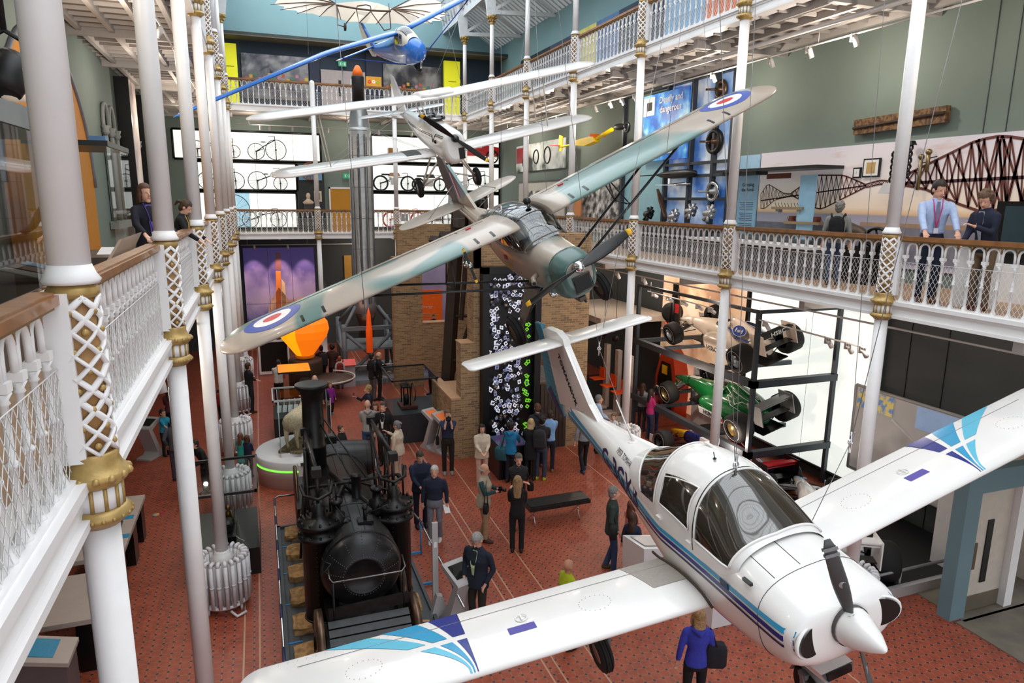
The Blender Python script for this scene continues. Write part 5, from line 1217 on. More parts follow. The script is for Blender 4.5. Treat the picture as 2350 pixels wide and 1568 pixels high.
# ---------------- radiators around columns ----------------
RADW=mat('radiator_white','#dcdadd',.45,var=.05)
def radiator(x,y,h,label,loc_r=.42,ac=None,arc=360):
    t=thing('column_radiator',label,'radiator',(x,y,0)); b=MB(); n=22 if arc==360 else 9
    for k in range(n):
        a=R(arc*k/n)+(ac or 0); c,s=cos(a),sin(a)
        for rr in (loc_r,loc_r-.11): b.cyl((rr*c,rr*s,.16),(rr*c,rr*s,h-.05),.032,RADW,n=7)
        b.tube([(loc_r*c,loc_r*s,h-.06),((loc_r-.03)*c,(loc_r-.03)*s,h-.01),((loc_r-.08)*c,(loc_r-.08)*s,h-.01),((loc_r-.11)*c,(loc_r-.11)*s,h-.06)],.034,RADW,7)
        b.cyl((loc_r*c,loc_r*s,.16),((loc_r-.11)*c,(loc_r-.11)*s,.16),.03,RADW,n=6)
        b.cyl((loc_r*c,loc_r*s,h*.55),(loc_r*c,loc_r*s,h*.55+.03),.04,RADW,n=7)
    b.build('radiator_ring',t)
    b=MB(); b.torus((0,0,.14),loc_r-.04,.03,RADW,'z',32,6); 
    for k in range(4): a=PI/4+k*PI/2+(ac or 0); b.cyl(((loc_r-.04)*cos(a),(loc_r-.04)*sin(a),0),((loc_r-.04)*cos(a),(loc_r-.04)*sin(a),.14),.025,RADW,n=6)
    b.tube([(.1,-loc_r,.1),(.2,-loc_r-.08,.03),(.35,-loc_r-.0,.05)],.025,RADW,6); b.build('pipework',t)
for k,l in ((2,'nearest left gallery column'),(3,'second nearest left radiator column'),(4,'left column beside the sheep plinth'),(5,'column where a man in black leans'),(6,'farthest left column with a radiator')):
    radiator(XL,4.18+4*k,1.0,'white cast-iron radiator ring around the foot of the %s'%l)
radiator(XR,8.21,.95,'white radiator ring at the foot of the right column by the racing car'); radiator(XR,16.21,.95,'white radiator ring at the foot of the right column behind the nearest aircraft')
# ---------------- low-left interactive counters ----------------
CRM=mat('counter_cream','#b9aba2',.5,var=.04); BLUET=mat('blue_text_panel','#2f93bd',.5,var=.1,scale=40)
def counter(label,x0,x1,y0,y1,legs):
    t=thing('exhibit_counter',label,'counter'); b=MB(); b.bb((x0,y0,.82),(x1,y1,.9),CRM); b.build('worktop',t)
    for (a,c) in legs: b=MB(); b.bb((x1-.45,a,0),(x1-.04,c,.82),BLACK); b.build('leg',t)
    return t
counter('cream exhibit counter with black legs near the gallery above, far section',-3.4,-2.62,12.9,15.6,((12.95,13.35),(14.2,14.6),(15.2,15.55)))
counter('cream exhibit counter with black base, section nearest the camera',-3.5,-2.5,10.9,12.4,((10.95,12.35),))
for i,(x,y) in enumerate(((-2.95,15.0),(-2.9,13.3),(-2.85,11.75))):
    t=thing('tape_ring','pink rimmed ring gadget on the cream counter, number %s from the far end'%['one','two','three'][i],'gadget',(x,y,.9)); b=MB(); b.lathe([(.06,0),(.06,.06)],WHITE,n=16,cap=False); b.torus((0,0,.06),.055,.012,mat('salmon_rim','#e0766a',.5),'z',16,6); b.build('ring',t); b=MB(); b.cyl((0,0,.06),(.01,.05,.14),.008,BLACK,n=5); b.build('stylus',t)
for i,(x,y) in enumerate(((-2.9,14.5),(-2.85,13.65))):
    b=MB(); b.box((x,y,.905),(.45,.16,.008),BLUET); b.build('text_plate',label='blue text plate lying on the cream counter, %s one'%['farther','nearer'][i],cat='sign')
t=thing('counter_tool','dark curved magnet holder with a white block on the cream counter','gadget',(-2.85,14.0,.9)); b=MB(); b.prism([(-.05,-.15,0),(.05,-.15,0),(.03,.0,.1),(.04,.2,.06),(-.02,.2,.06),(-.03,0,.04)],(0,0,.03),BLACK); b.build('holder',t); b=MB(); b.box((0,-.25,.03),(.1,.12,.06),WHITE); b.build('block',t)
t=thing('text_kiosk','cream kiosk with a blue text screen in the lower left corner','screen stand',(-3.15,10.25,0)); b=MB(); b.prism([(-.35,-.3,0),(.3,-.3,0),(.3,-.3,.8),(-.35,-.3,1.0)],(0,.55,0),mat('casing_brown_grey','#6b5f60',.5)); b.prism([(-.38,-.34,1.0),(.34,-.34,.8),(.34,-.34,.86),(-.38,-.34,1.06)],(0,.62,0),CRM); b.build('casing',t); b=MB(); b.prism([(-.25,-.22,1.03),(.14,-.22,.918),(.14,.2,.918),(-.25,.2,1.03)],(0,0,.006),BLUET); b.build('screen',t)
t=kiosk('screen_kiosk','grey angled screen kiosk on the far left of the hall floor',-3.2,20.6,R(150),SCR)
t=thing('hygiene_poster_stand','white framed dark panel stand near the left end of the far wall','panel',(.3,29.2,0)); b=MB(); b.box((0,0,.75),(1.2,.08,1.4),WHITE); b.build('frame',t); b=MB(); b.box((0,-.045,.78),(1.05,.01,1.2),BLACK); b.build('panel',t)
# white kiosks near the centre right
t=thing('screen_kiosk','white angled kiosk half hidden behind the nearest aircraft','screen stand',(6.5,10.1,0),(0,0,R(10))); b=MB(); b.prism([(-.4,-.3,0),(.4,-.3,0),(.55,-.3,.85),(-.45,-.3,1.1)],(0,.6,0),PW2); b.build('casing',t); b=MB(); b.prism([(-.35,-.2,1.09),(.4,-.2,.9),(.4,.2,.9),(-.35,.2,1.09)],(0,0,.01),CG); b.build('screen',t)
t=thing('white_cabinet','white cabinet with drawers under the wing of the nearest aircraft','cabinet',(7.25,8.95,0)); b=MB(); b.box((0,0,.5),(.75,.5,1.0),PW2); b.build('body',t)
b=MB(); b.box((0,-.255,.6),(.65,.01,.3),CG); b.build('drawer',t)
# little bright toy on the floor at left
t=thing('floor_toy','small colourful paper fish toy dropped on the tiles at left','toy',(*at('z',0,358,1182)[:2],0)); b=MB(); 
b.lathe([(.001,.01),(.07,.012),(.075,.002)],mat('toy_multicolour','#6fb0c0',.5,var=.8,scale=25,col2='#d89a2a'),n=12); b.build('body',t); b=MB(); b.tube([(.08,0,.01),(.14,.05,.02),(.12,.1,.01),(.18,.15,.01)],.012,mat('toy_pink','#e0307a',.5),5); b.build('tail',t)
# ---------------- racing cars on the rack ----------------
def soft(name,c,**k): return mat(name,c,.25,coat=.5,**k)
def race_car(name,label,T,ypr,body,accent,wingm,rimm,logos,nose=None,group=None,cover=None):
    t=thing(name,label,'racing car',group=group); placed(t,T,ypr); cover=cover or body; nose=nose or body
    F=fus_fn([(2.25,.10,.06,.0,.05,2,2),(1.9,.2,.08,-.02,.11,2.2,2.2),(1.3,.3,.1,-.08,.16,2.4,2.6),(.7,.38,.08,-.2,.26,2.4,3),(.2,.42,.05,-.24,.34,2.4,3),(-.4,.38,.05,-.24,.36,2.4,3),(-1.1,.32,.02,-.22,.28,2.3,3),(-1.75,.2,.02,-.15,.14,2,2)])
    b=MB(); fus_mesh(b,F,2.25,1.5,6,nose,20); fus_mesh(b,F,1.5,-1.75,22,body,20); b.build('bodywork',t)
    for s in (1,-1):
        S=fus_fn([(.38,.1,.02,-.2,.05,3,3),(.25,.2,.02,-.24,.22,3.5,3.5),(-.2,.24,.02,-.25,.28,3.5,3.5),(-.8,.2,.0,-.24,.24,3,3.5),(-1.4,.08,-.02,-.2,.08,2.4,3)])
        b=MB(); b.T=MX.Translation((0,s*.42,0)); fus_mesh(b,S,.38,-1.4,14,body,20); b.T=MX.Translation((0,s*.42,0)); b.bb((.385,-.14,-.16),(.395,.14,.12),BLACK); b.T=None; b.build('side_pod',t)
    b=MB(); A=fus_fn([(-.42,.66,.35,.2,.09,2,2),(-.6,.68,.35,.2,.13,2,2),(-1.1,.5,.3,.1,.16,2,2),(-1.8,.22,.15,.0,.07,2,2)]); fus_mesh(b,A,-.42,-1.8,10,cover,16); b.build('engine_cover',t)
    b=MB(); b.lathe([(.22,.0),(.21,.03),(.16,.02),(.12,-.02),(.001,-.04)],BLACK,c=(.02,0,.40),n=20); b.tube([(-.3,-.2,.36),(-.36,-.1,.5),(-.36,.1,.5),(-.3,.2,.36)],.05,cover,8); b.build('cockpit_rim',t)
    b=MB(); b.bb((1.95,-.72,-.18),(2.3,.72,-.16),wingm); b.bb((1.9,-.7,-.1),(2.02,.7,-.085),wingm); 
    for s in (1,-1): b.bb((1.85,s*.72-.01,-.22),(2.35,s*.72+.01,.0),WHITE); b.bb((2.1,s*.1-.01,-.16),(2.2,s*.1+.01,.03),body)
    b.build('front_wing',t)
    b=MB(); b.bb((-2.15,-.5,.52),(-1.8,.5,.55),wingm); b.bb((-2.2,-.5,.60),(-2.05,.5,.63),wingm); b.bb((-2.1,-.5,.18),(-1.85,.5,.2),BLACK)
    for s in (1,-1): b.bb((-2.25,s*.5-.012,.12),(-1.75,s*.5+.012,.66),logos.get('end',wingm))
    b.build('rear_wing',t)
    b=MB()
    for s in (1,-1):
        for x in (1.59,-1.59):
            for dx,z in ((.22,.12),(-.22,.12),(.15,-.08),(-.2,-.08)): b.cyl((x+dx,s*.1,z),(x,s*.62,z*.6),.014,BLACK,n=5)
    b.build('suspension',t)
    b=MB(); b.bb((-2.0,-.35,-.28),(1.2,.35,-.25),BLACK); b.build('floor_plate',t)
    for s in (1,-1):
        for x,r,w in ((1.59,.34,.34),(-1.59,.385,.46)):
            b=MB(); b.lathe([(.19,-w/2),(r*.9,-w/2),(r,-w*.36),(r,w*.36),(r*.9,w/2),(.19,w/2)],BLACKR,n=28,axis='y',cap=False)
            b.torus((0,w*.5*s,0),r*.76,.006,mat('tyre_white_print','#b9b6ac',.7),'y',28,4)
            b.lathe([(.001,.02*s),(.05,.03*s),(.17,.0),(.195,w*.42*s)],rimm,n=20,axis='y',cap=False)
            for k in range(6): a=PI*k/3; b.cyl((0,.02*s,0),(.17*cos(a),.05*s,.17*sin(a)),.022,rimm,n=5)
            b.build('wheel',t,loc=(x,s*.76,0))
    for kw in logos.get('text',[]):
        tx,sz,m,o,xd,yd,sx=kw; text(tx,sz,m,t,'lettering',frame(o,xd,yd),sx=sx,depth=.004)
    b=logos.get('extra'); 
    if b: b(t,F,A)
    return t
REDL=mat('logo_red','#d8262e',.4); WHT=mat('logo_white','#f4f4f2',.4); FORDB=mat('oval_blue','#1f3f8f',.35); TAR=mat('tartan_blue','#33508f',.4,var=.6,scale=40)
def hexred(b,o,s,xd=(-1,0,0),yd=(0,0,1)):
    o,xd,yd=V(o),V(xd)*s,V(yd)*s
    for p in (((-1,1),(-1,-1),(0,0)),((1,1),(1,-1),(0,0)),((-.9,1),(.9,1),(0,.12)),((-.9,-1),(.9,-1),(0,-.12))):
        b.add([o+xd*a*.8+yd*c*.55 for a,c in p],[(0,1,2)],REDL)
def wx(t,F,A):
    b=MB(); q=lambda x,y,z:V((x,y,z))
    # blue oval on both flanks of the engine cover
    for s in (1,-1):
        pts=[A(-.98+.24*cos(2*PI*k/24),(PI/2-s*(PI/2-R(48)))+0,.01)*0+V((-.95+.27*cos(2*PI*k/24),s*(.235-.09*sin(2*PI*k/24)),.45+.12*sin(2*PI*k/24))) for k in range(24)]
        b.add(pts,[list(range(24))],FORDB); b.tube(pts,.008,WHT,4,closed=True)
    b.build('oval_badge',t)
    text('Ford',.16,WHT,t,'lettering',frame((-.95,.245,.455),(-1,0,0),(0,-.75,1)),depth=.004)
    b=MB()
    for s in (1,-1): b.tube([(-.45,s*.2,.42),(-.9,s*.33,.26),(-1.35,s*.3,.24),(-1.5,s*.16,.34)],.05,TAR,5,ry=.012)
    b.build('tartan_band',t); b=MB(); hexred(b,(-.75,.715,-.08),.11); b.build('red_hexagon',t)
CRB=soft('car_cream_white','#f2e3d2')
race_car('racing_car','cream and white racing car with blue oval badge on the top shelf of the rack',(12.352,15.926,3.448),(90.255,-1.672,-17.857),CRB,TAR,BLACK,mat('silver_rim','#b8bbbd',.25,.8),
 {'text':[('HSBC',.22,INK,(-.2,.70,-.09),(-1,0,0),(0,0,1),.9),('HSBC',.16,WHT,(-2.22,.0,.60),(0,-1,0),(0,0,1),1.2),('MCI',.12,INK,(.33,.66,-.02),(-1,0,.0),(0,0,1),1),('hp',.07,FORDB,(-1.25,.62,.05),(-1,0,0),(0,0,1),1)],'extra':wx,'end':CRB},group='racing cars on the lit rack')
GRC=soft('car_racing_green','#0f6b33')
def gx(t,F,A):
    b=MB(); 
    for s in (1,-1):
        b.tube([(-.5,s*.16,.60),(-.8,s*.22,.42),(-1.0,s*.36,.30),(-1.2,s*.26,.40),(-1.5,s*.16,.28)],.012,WHT,4); b.tube([(-.6,s*.24,.38),(-.9,s*.42,.28),(-1.25,s*.40,.2)],.012,WHT,4); b.tube([(-.75,s*.17,.58),(-1.1,s*.15,.46),(-1.4,s*.11,.38)],.01,WHT,4); b.tube([(-.55,s*.3,.3),(-.7,s*.2,.5),(-.85,s*.3,.4)],.01,WHT,4)
    b.build('white_flashes',t)
    b=MB(); b.bb((.2,.70,-.2),(-.85,.712,.0),WHT); b.box((1.2,0,.33),(.5,.12,.01),WHT,rot=MX.Rotation(R(8),3,'Y')); b.build('white_panel',t); b=MB(); hexred(b,(-.78,.72,-.1),.09); b.build('red_hexagon',t)
race_car('racing_car','dark green racing car with white flashes on the middle shelf of the rack',(12.079,15.538,1.71),(91.106,-1.523,-16.247),GRC,WHT,mat('wing_silver','#a7a9aa',.3,.6),mat('gold_rim','#a8905e',.3,.8),
 {'text':[('HSBC',.2,INK,(-.25,.72,-.1),(-1,0,0),(0,0,1),.95)],'extra':gx},group='racing cars on the lit rack')
BLC=soft('car_deep_blue','#1c2c78'); REC=soft('car_red','#c9202c'); YEC=soft('car_yellow','#f2b91e')
race_car('racing_car','dark blue racing car with yellow nose tip and red rear wing on the lowest level',(11.45,14.65,.37),(92,0,0),BLC,REC,REC,mat('black_rim','#2b2b2c',.4),{'text':[('14',.16,WHT,(1.3,.0,.345),(0,-1,0),(-1,0,.1),1)],'end':BLACK},nose=YEC,cover=REC,group='racing cars on the lit rack')
# rack
t=thing('steel_rack','dark grey steel rack carrying the racing cars in front of the white light box','rack')
RK=mat('rack_steel','#474d54',.4,.3,var=.06); x0,x1,y0,y1=11.02,13.5,13.08,18.6
def rb(name,p,q,w=.07): b=MB(); b.bb((min(p[0],q[0])-w,min(p[1],q[1])-w,min(p[2],q[2])-w),(max(p[0],q[0])+w,max(p[1],q[1])+w,max(p[2],q[2])+w),RK); return b.build(name,t)
for y in (y0,y1): rb('post',(x0,y,.07),(x0,y,4.6),.05)
for y in (11.8,y0): rb('post',(x1,y,.07),(x1,y,4.7),.05)
for z in (2.85,1.05,4.62):
    w=.085 if z<4 else .04
    rb('rail',(x0,y0,z),(x0,y1,z),w); rb('cross_beam',(x0,y0,z),(x1,11.85,z) if False else (x1,y0,z),w); 
    if z<4: rb('cross_beam',(x0,y1,z),(x1,y1,z),.06); rb('cross_beam',(x0+.1,y0+1.6,z+.02),(x1,y0+1.6,z+.02),.06); rb('cross_beam',(x0+.1,y0+4.2,z+.02),(x1,y0+4.2,z+.02),.05)
rb('bracket',(12.35,15,3.0),(12.35,15,3.25),.05); rb('bracket',(12.1,15,1.2),(12.1,15,1.5),.05); rb('bracket',(12.35,17,3.0),(12.35,17,3.25),.05); rb('bracket',(12.1,17,1.2),(12.1,17,1.5),.05)
# light boxes behind
def lightbox(name,label,pts,off,frame_m=BLACK,seams=()):
    t=thing(name,label,'light box'); b=MB(); b.prism(pts,off,LBOX); b.build('panel',t); b=MB(); n=len(pts)
    for i in range(n): b.cyl(V(pts[i])-V(off)*.2,V(pts[(i+1)%n])-V(off)*.2,.05,frame_m,n=4)
    b.build('frame',t)
    if seams: b=MB(); [b.cyl(p,q,.006,mat('seam_grey','#9aa39e'),n=4) for p,q in seams]; b.build('seams',t)
    return t
lightbox('light_box','big white glowing light box wall behind the racing cars',[(13.55,11.75,.3),(13.55,16.5,.3),(13.55,16.5,4.85),(13.55,11.75,4.85)],(.04,0,0),seams=[((13.53,14.0,.3),(13.53,14.0,4.85))])
def picmat(name,c1,c2,c3,scale,emit=0.):
    m,N,L,b=nodes(name); tc=N.new('ShaderNodeTexCoord'); nz=N.new('ShaderNodeTexNoise'); nz.inputs['Scale'].default_value=scale; nz.inputs['Detail'].default_value=3; L.new(tc.outputs['Object'],nz.inputs['Vector'])
    rp=N.new('ShaderNodeValToRGB'); e=rp.color_ramp.elements; e[0].position=.38; e[0].color=(*lin(c1),1); e[1].position=.64; e[1].color=(*lin(c3),1); k=e.new(.5); k.color=(*lin(c2),1)
    L.new(nz.outputs['Fac'],rp.inputs[0]); L.new(rp.outputs[0],b.inputs['Base Color']); b.inputs['Roughness'].default_value=.5
    if emit: L.new(rp.outputs[0],b.inputs['Emission Color']); b.inputs['Emission Strength'].default_value=emit
    return m
t=thing('graphic_wall','warm lit graphic wall with dark racing nose cone left of the light box','panel'); b=MB(); b.bb((13.54,16.6,0),(13.58,21.2,4.85),picmat('warm_graphic','#b98a68','#e8c09a','#f6dcc0',.8,.4)); b.build('panel',t)  # warm light on the wall is put in as peach colour and glow
b=MB(); b.bb((13.5,16.52,.3),(13.6,16.62,4.85),BLACK); b.build('edge_post',t)
t=thing('nose_cone','black upright racing nose cone with red and white lettering beside the white car','car part',(12.6,18.9,2.9)); b=MB(); b.tube([(0,0,0),(0,.05,.8),(0,.1,1.7)],[.28,.2,.1],BLACK,10,ry=[.1,.1,.06]); b.build('cone',t); b=MB(); b.box((-.12,-.2,.9),(.01,.22,.3),REDL); b.build('red_emblem',t); text('Bull',.2,REDL,t,'lettering',frame((-.32,-.6,.25),(0,-.1,1),(-.3,1,0)),bold=.01)
b=MB(); b.box((-.1,-.1,.2),(.1,.9,.45),BLACK); b.build('side_board',t); text('RAW\nNEW',.2,mat('neon_red_letters','#ff5a3a',.4,emit=.6),t,'lettering',frame((-.17,.12,.2),(0,-1,0),(0,0,1)),bold=.008)
for (c,l) in ((at('x',12.9,1543,717),'gold hubbed racing wheel mounted on the warm wall above the white car'),):
    t=thing('race_tyre',l,'wheel',tuple(c),(0,0,R(-65))); b=MB(); b.lathe([(.17,-.18),(.31,-.18),(.34,-.12),(.34,.12),(.31,.18),(.17,.18)],BLACKR,n=28,axis='y'); b.build('tyre',t); b=MB(); b.lathe([(.001,-.1),(.05,-.12),(.17,-.14)],mat('bright_gold','#d79a26',.25,.9),n=18,axis='y',cap=False); b.build('hub',t)
# red pod / arcade and text wall under the shelf, left of the cars
t=thing('simulator_pod','red and black rounded simulator pod behind the rack','simulator',(12.8,19.6,0)); b=MB(); b.prism([(0,-.6,0),(0,.6,0),(0,.65,1.2),(0,.4,2.0),(0,0,2.3),(0,-.4,2.0),(0,-.65,1.2)],(.5,0,0),mat('pod_orange_red','#c9401c',.3)); b.build('shell',t); b=MB(); b.prism([(-.01,-.42,.2),(-.01,.42,.2),(-.01,.45,1.2),(-.01,.25,1.8),(-.01,-.25,1.8),(-.01,-.45,1.2)],(-.03,0,0),BLACK); b.box((-.06,0,1.55),(.02,.3,.3),YEC); b.build('opening',t)
t=thing('text_wall','white text wall with blue heading below the white racing car','panel',(12.9,17.2,0)); b=MB(); b.bb((-.05,-.9,0),(.05,.9,2.2),WHITE); b.build('board',t); text('Design for speed',.2,mat('heading_blue','#2f8fc8',.4),t,'heading',frame((-.06,0,2.0),(0,-1,0),(0,0,1)))
b=MB(); b.bb((-.08,-.1,1.0),(-.05,.4,1.6),mat('small_blue_screen','#2b6fd0',.2,emit=.4)); b.build('screen',t)
# rope and swing-seat pulley exhibit
t=thing('pulley_exhibit','row of white uprights with orange seats on pulley ropes near the right wall','exhibit',(0,0,0)); OS=mat('seat_orange','#ff5a1e',.45)
for i,(px,py) in enumerate(((1370,868),(1395,885),(1420,900))):
    p=at('x',10.8,px,py); x,y=p.x,p.y
    b=MB(); b.box((x,y,p.z),(.42,.4,.03),OS); b.box((x+.2,y,p.z+.2),(.03,.36,.34),OS); b.build('seat',t)
    b=MB(); b.bb((x+.3,y-.1,0),(x+.45,y+.12,p.z+1.2),mat('upright_cream','#cfc2b8',.5)); b.build('upright',t)
    b=MB(); b.box((x+.05,y,.06),(.5,.5,.1),mat('upright_cream','#cfc2b8',.5)); b.build('foot',t)
    b=MB(); b.cyl((x+.22,y,p.z),(x+.22,y,4.6),.01,BLACK,n=4); b.ball((x+.22,y,p.z+1.6),.12,BLACK,10,6); b.build('pulley_rope',t)
b=MB(); b.bb((10.6,20.3,3.1),(13.3,24.6,3.3),mat('upright_cream','#cfc2b8',.5)); b.bb((10.2,20,.0),(13.2,25,.05),mat('platform_dark','#2e2c2d',.6)); b.build('platform',t)
# ---------------- big driving screen and the car on its platform ----------------
t=thing('projection_screen','large tilted projection screen showing a grey road and dial on the lower right wall','screen'); x=13.45
c=[at('x',x,px,py) for px,py in ((1995,1040),(2185,1110),(2172,1262),(2040,1195))]
P=[V((x,9.2,.75)),V((x,12.3,.75)),V((x,12.3,2.85)),V((x,9.2,2.85))]
b=MB(); b.prism(P,(.04,0,0),picmat('road_screen','#8a8480','#a39c98','#9a9490',.6,.35)); b.build('screen',t)
b=MB(); 
for i in range(4): b.cyl(P[i],P[(i+1)%4],.04,CG,n=4)
b.build('frame',t)
b=MB(); b.torus((x-.03,9.75,1.2),.22,.012,WHT,'x',24,4); b.torus((x-.03,9.75,1.2),.28,.01,mat('dial_orange','#c08a50',.4),'x',18,4); b.line((x-.03,10.0,1.7),(x-.03,11.2,2.3),.05,WHT,(-1,0,0)); b.line((x-.03,9.3,2.0),(x-.03,9.6,2.2),.05,WHT,(-1,0,0)); b.bb((x-.03,9.25,2.3),(x-.02,10.6,2.8),mat('screen_sky','#8fa6c8',.4,emit=.4)); b.bb((x-.03,11.2,2.35),(x-.02,12.2,2.8),mat('screen_yellow','#c9b562',.4,var=.5,scale=8,emit=.3,col2='#5f7fb0')); b.build('picture',t)
text('110',.16,WHT,t,'dial_number',frame((x-.04,9.75,1.1),(0,-1,0),(0,0,1)))
t=thing('car_platform','low black platform with grey kerb and rail under the white racing car at right','platform'); b=MB(); b.bb((10.0,8.45,0),(13.4,12.3,.14),mat('platform_black','#17181a',.5)); b.bb((10.0,8.36,0),(13.4,8.46,.2),CG); b.build('deck',t)
b=MB(); b.tube([(10.2,8.5,.45),(13.0,8.5,.45)],.03,mat('rail_grey','#85878b',.4,.4),6); 
for xx in (10.9,12.4): b.cyl((xx,8.5,.15),(xx,8.5,.45),.025,CG,n=6)
b.build('rail',t)
race_car('racing_car','white single-seat racing car with blue markings on the platform by the projection screen',(10.95,10.6,.49),(60,0,0),PW,MIDB,PW,BLACKR,{'text':[('88',.2,MIDB,(1.6,0,.3),(0,1,0),(-1,0,.15),1)]},nose=PW)
# ---------------- right gallery level: bridge mural ----------------
xm_=12.06
t=thing('bridge_mural','long photographic mural of a red cantilever bridge over water on the right gallery wall','mural')
def sky():
    m,N,L,b=nodes('mural_sky'); g=N.new('ShaderNodeNewGeometry'); sx=N.new('ShaderNodeSeparateXYZ'); L.new(g.outputs['Position'],sx.inputs[0])
    mr=N.new('ShaderNodeMapRange'); mr.inputs[1].default_value=6.5; mr.inputs[2].default_value=8.4; L.new(sx.outputs[2],mr.inputs[0])
    rp=N.new('ShaderNodeValToRGB'); e=rp.color_ramp.elements; e[0].position=0; e[0].color=(*lin('#a9a2ae'),1); e[1].position=1; e[1].color=(*lin('#c3bdc6'),1)
    for p,c in ((.22,'#8f8894'),(.235,'#c9a27a'),(.3,'#dcc6b0'),(.6,'#d9cfcc')): k=e.new(p); k.color=(*lin(c),1)
    L.new(mr.outputs[0],rp.inputs[0]); mp=N.new('ShaderNodeMapping'); mp.inputs['Scale'].default_value=(1,.35,1.6); L.new(g.outputs['Position'],mp.inputs[0])
    nz=N.new('ShaderNodeTexNoise'); nz.inputs['Scale'].default_value=1.6; nz.inputs['Detail'].default_value=4; L.new(mp.outputs[0],nz.inputs['Vector'])
    m2=N.new('ShaderNodeMapRange'); m2.inputs[1].default_value=.52; m2.inputs[2].default_value=.68; L.new(nz.outputs['Fac'],m2.inputs[0]); hi=N.new('ShaderNodeMapRange'); hi.inputs[1].default_value=7.6; hi.inputs[2].default_value=8.1; L.new(sx.outputs[2],hi.inputs[0])
    mu=N.new('ShaderNodeMath'); mu.operation='MULTIPLY'; L.new(m2.outputs[0],mu.inputs[0]); L.new(hi.outputs[0],mu.inputs[1])
    mx=N.new('ShaderNodeMix'); mx.data_type='RGBA'; L.new(mu.outputs[0],mx.inputs['Factor']); L.new(rp.outputs[0],mx.inputs['A']); mx.inputs['B'].default_value=(*lin('#b08a78'),1)
    L.new(mx.outputs['Result'],b.inputs['Base Color']); L.new(mx.outputs['Result'],b.inputs['Emission Color']); b.inputs['Emission Strength'].default_value=.25; b.inputs['Roughness'].default_value=.6; return m
b=MB(); b.bb((xm_,3.0,5.9),(xm_+.03,14.72,8.38),sky()); b.build('print',t)
BR=mat('bridge_red_brown','#6b3a34',.6,var=.1); BR2=mat('bridge_dark','#513038',.6)
Z=lambda zx,zy:(lambda p:V((xm_-.012,p.y,p.z)))(at('x',xm_-.012,1650+zx/3.136,zy/3.136))
b=MB(); nx=(-1,0,0)
def truss(top,bot,n,w=.018,wt=.05,dg=.03,mm=BR):
    def sm(pl,f):
        L_=[(V(q)-V(p)).length for p,q in zip(pl,pl[1:])]; d=f*sum(L_)
        for i,l in enumerate(L_):
            if d<=l+1e-9: return V(pl[i]).lerp(V(pl[i+1]),d/l)
            d-=l
        return V(pl[-1])
    T_=[sm(top,i/n) for i in range(n+1)]; B_=[sm(bot,i/n) for i in range(n+1)]
    for i in range(n):
        b.line(T_[i],T_[i+1],wt,mm,nx); b.line(B_[i],B_[i+1],wt,mm,nx); b.line(T_[i],B_[i+1],dg,mm,nx); b.line(B_[i],T_[i+1],dg,mm,nx); b.line(T_[i],B_[i],w,mm,nx)
zz=lambda *p:[Z(*q) for q in p]
truss(zz((300,1400),(350,1322),(470,1395),(520,1395)),zz((300,1500),(330,1502),(400,1440),(520,1410)),9,.012,.02,.012)
truss(zz((520,1390),(700,1262),(900,1262),(1060,1330)),zz((520,1405),(700,1500),(740,1505),(890,1430),(1060,1345)),16,.014,.03,.018)
truss(zz((1060,1325),(1160,1298),(1340,1310)),zz((1060,1350),(1160,1325),(1340,1345)),10,.01,.03,.012)
truss(zz((1340,1262),(1560,1155),(1850,1012),(2040,975),(2195,1000),(2500,1060)),zz((1340,1335),(1480,1360),(1700,1460),(1900,1530),(2060,1500),(2500,1340)),13,.03,.05,.035)
b.line(Z(1340,1320),Z(2600,1255),.06,BR2,nx); b.line(Z(300,1445),Z(1060,1335),.03,BR2,nx)
for zx in (1870,2020,2050,2340): b.line(Z(zx,1000),Z(zx+20,1540),.045,BR,nx)
for p,q in (((2040,975),(1880,1530)),((2040,975),(2200,1500)),((1850,1012),(2050,1530)),((1680,1100),(1860,1490)),((1550,1170),(1700,1440)),((2195,1000),(2050,1520)),((2300,1020),(2180,1480))): b.line(Z(*p),Z(*q),.04,BR,nx)
b.build('bridge_print',t)
b=MB(); b.bb((xm_-.02,3,6.70),(xm_-.014,11.4,6.78),mat('far_hills','#bf9a7c',.7,var=.2,scale=3)); b.bb((xm_-.02,3.,6.0),(xm_-.013,14.7,6.70),mat('mural_water','#8f8b98',.6,var=.15,scale=5)); b.build('shore_print',t)
b=MB(); b.bb((xm_-.03,14.74,6.0),(xm_,15.5,8.36),mat('pale_blue_panel','#9fc4de',.5,emit=.1)); b.build('bridge_sign',label='tall pale blue text panel at the left end of the bridge mural',cat='panel')
pt=bpy.data.objects['bridge_sign']; text('Crossing\nthe Forth',.13,INK,pt,'heading',frame((xm_-.04,15.1,7.55),(0,-1,0),(0,0,1)),depth=.002)
b=MB(); 
for k in range(22):
    if k%6!=5: b.bb((xm_-.035,14.86,7.15-.045*k),(xm_-.031,15.4-.04*(k%3),7.165-.045*k),mat('small_text_grey','#5c7284',.6))
b.build('text_lines',pt)
b=MB(); b.bb((xm_-.4,12.35,6.3),(xm_-.38,12.85,7.78),mat('pale_blue_panel','#9fc4de',.5)); o=b.build('bridge_sign',label='narrow pale blue text strip in front of the bridge mural',cat='panel')
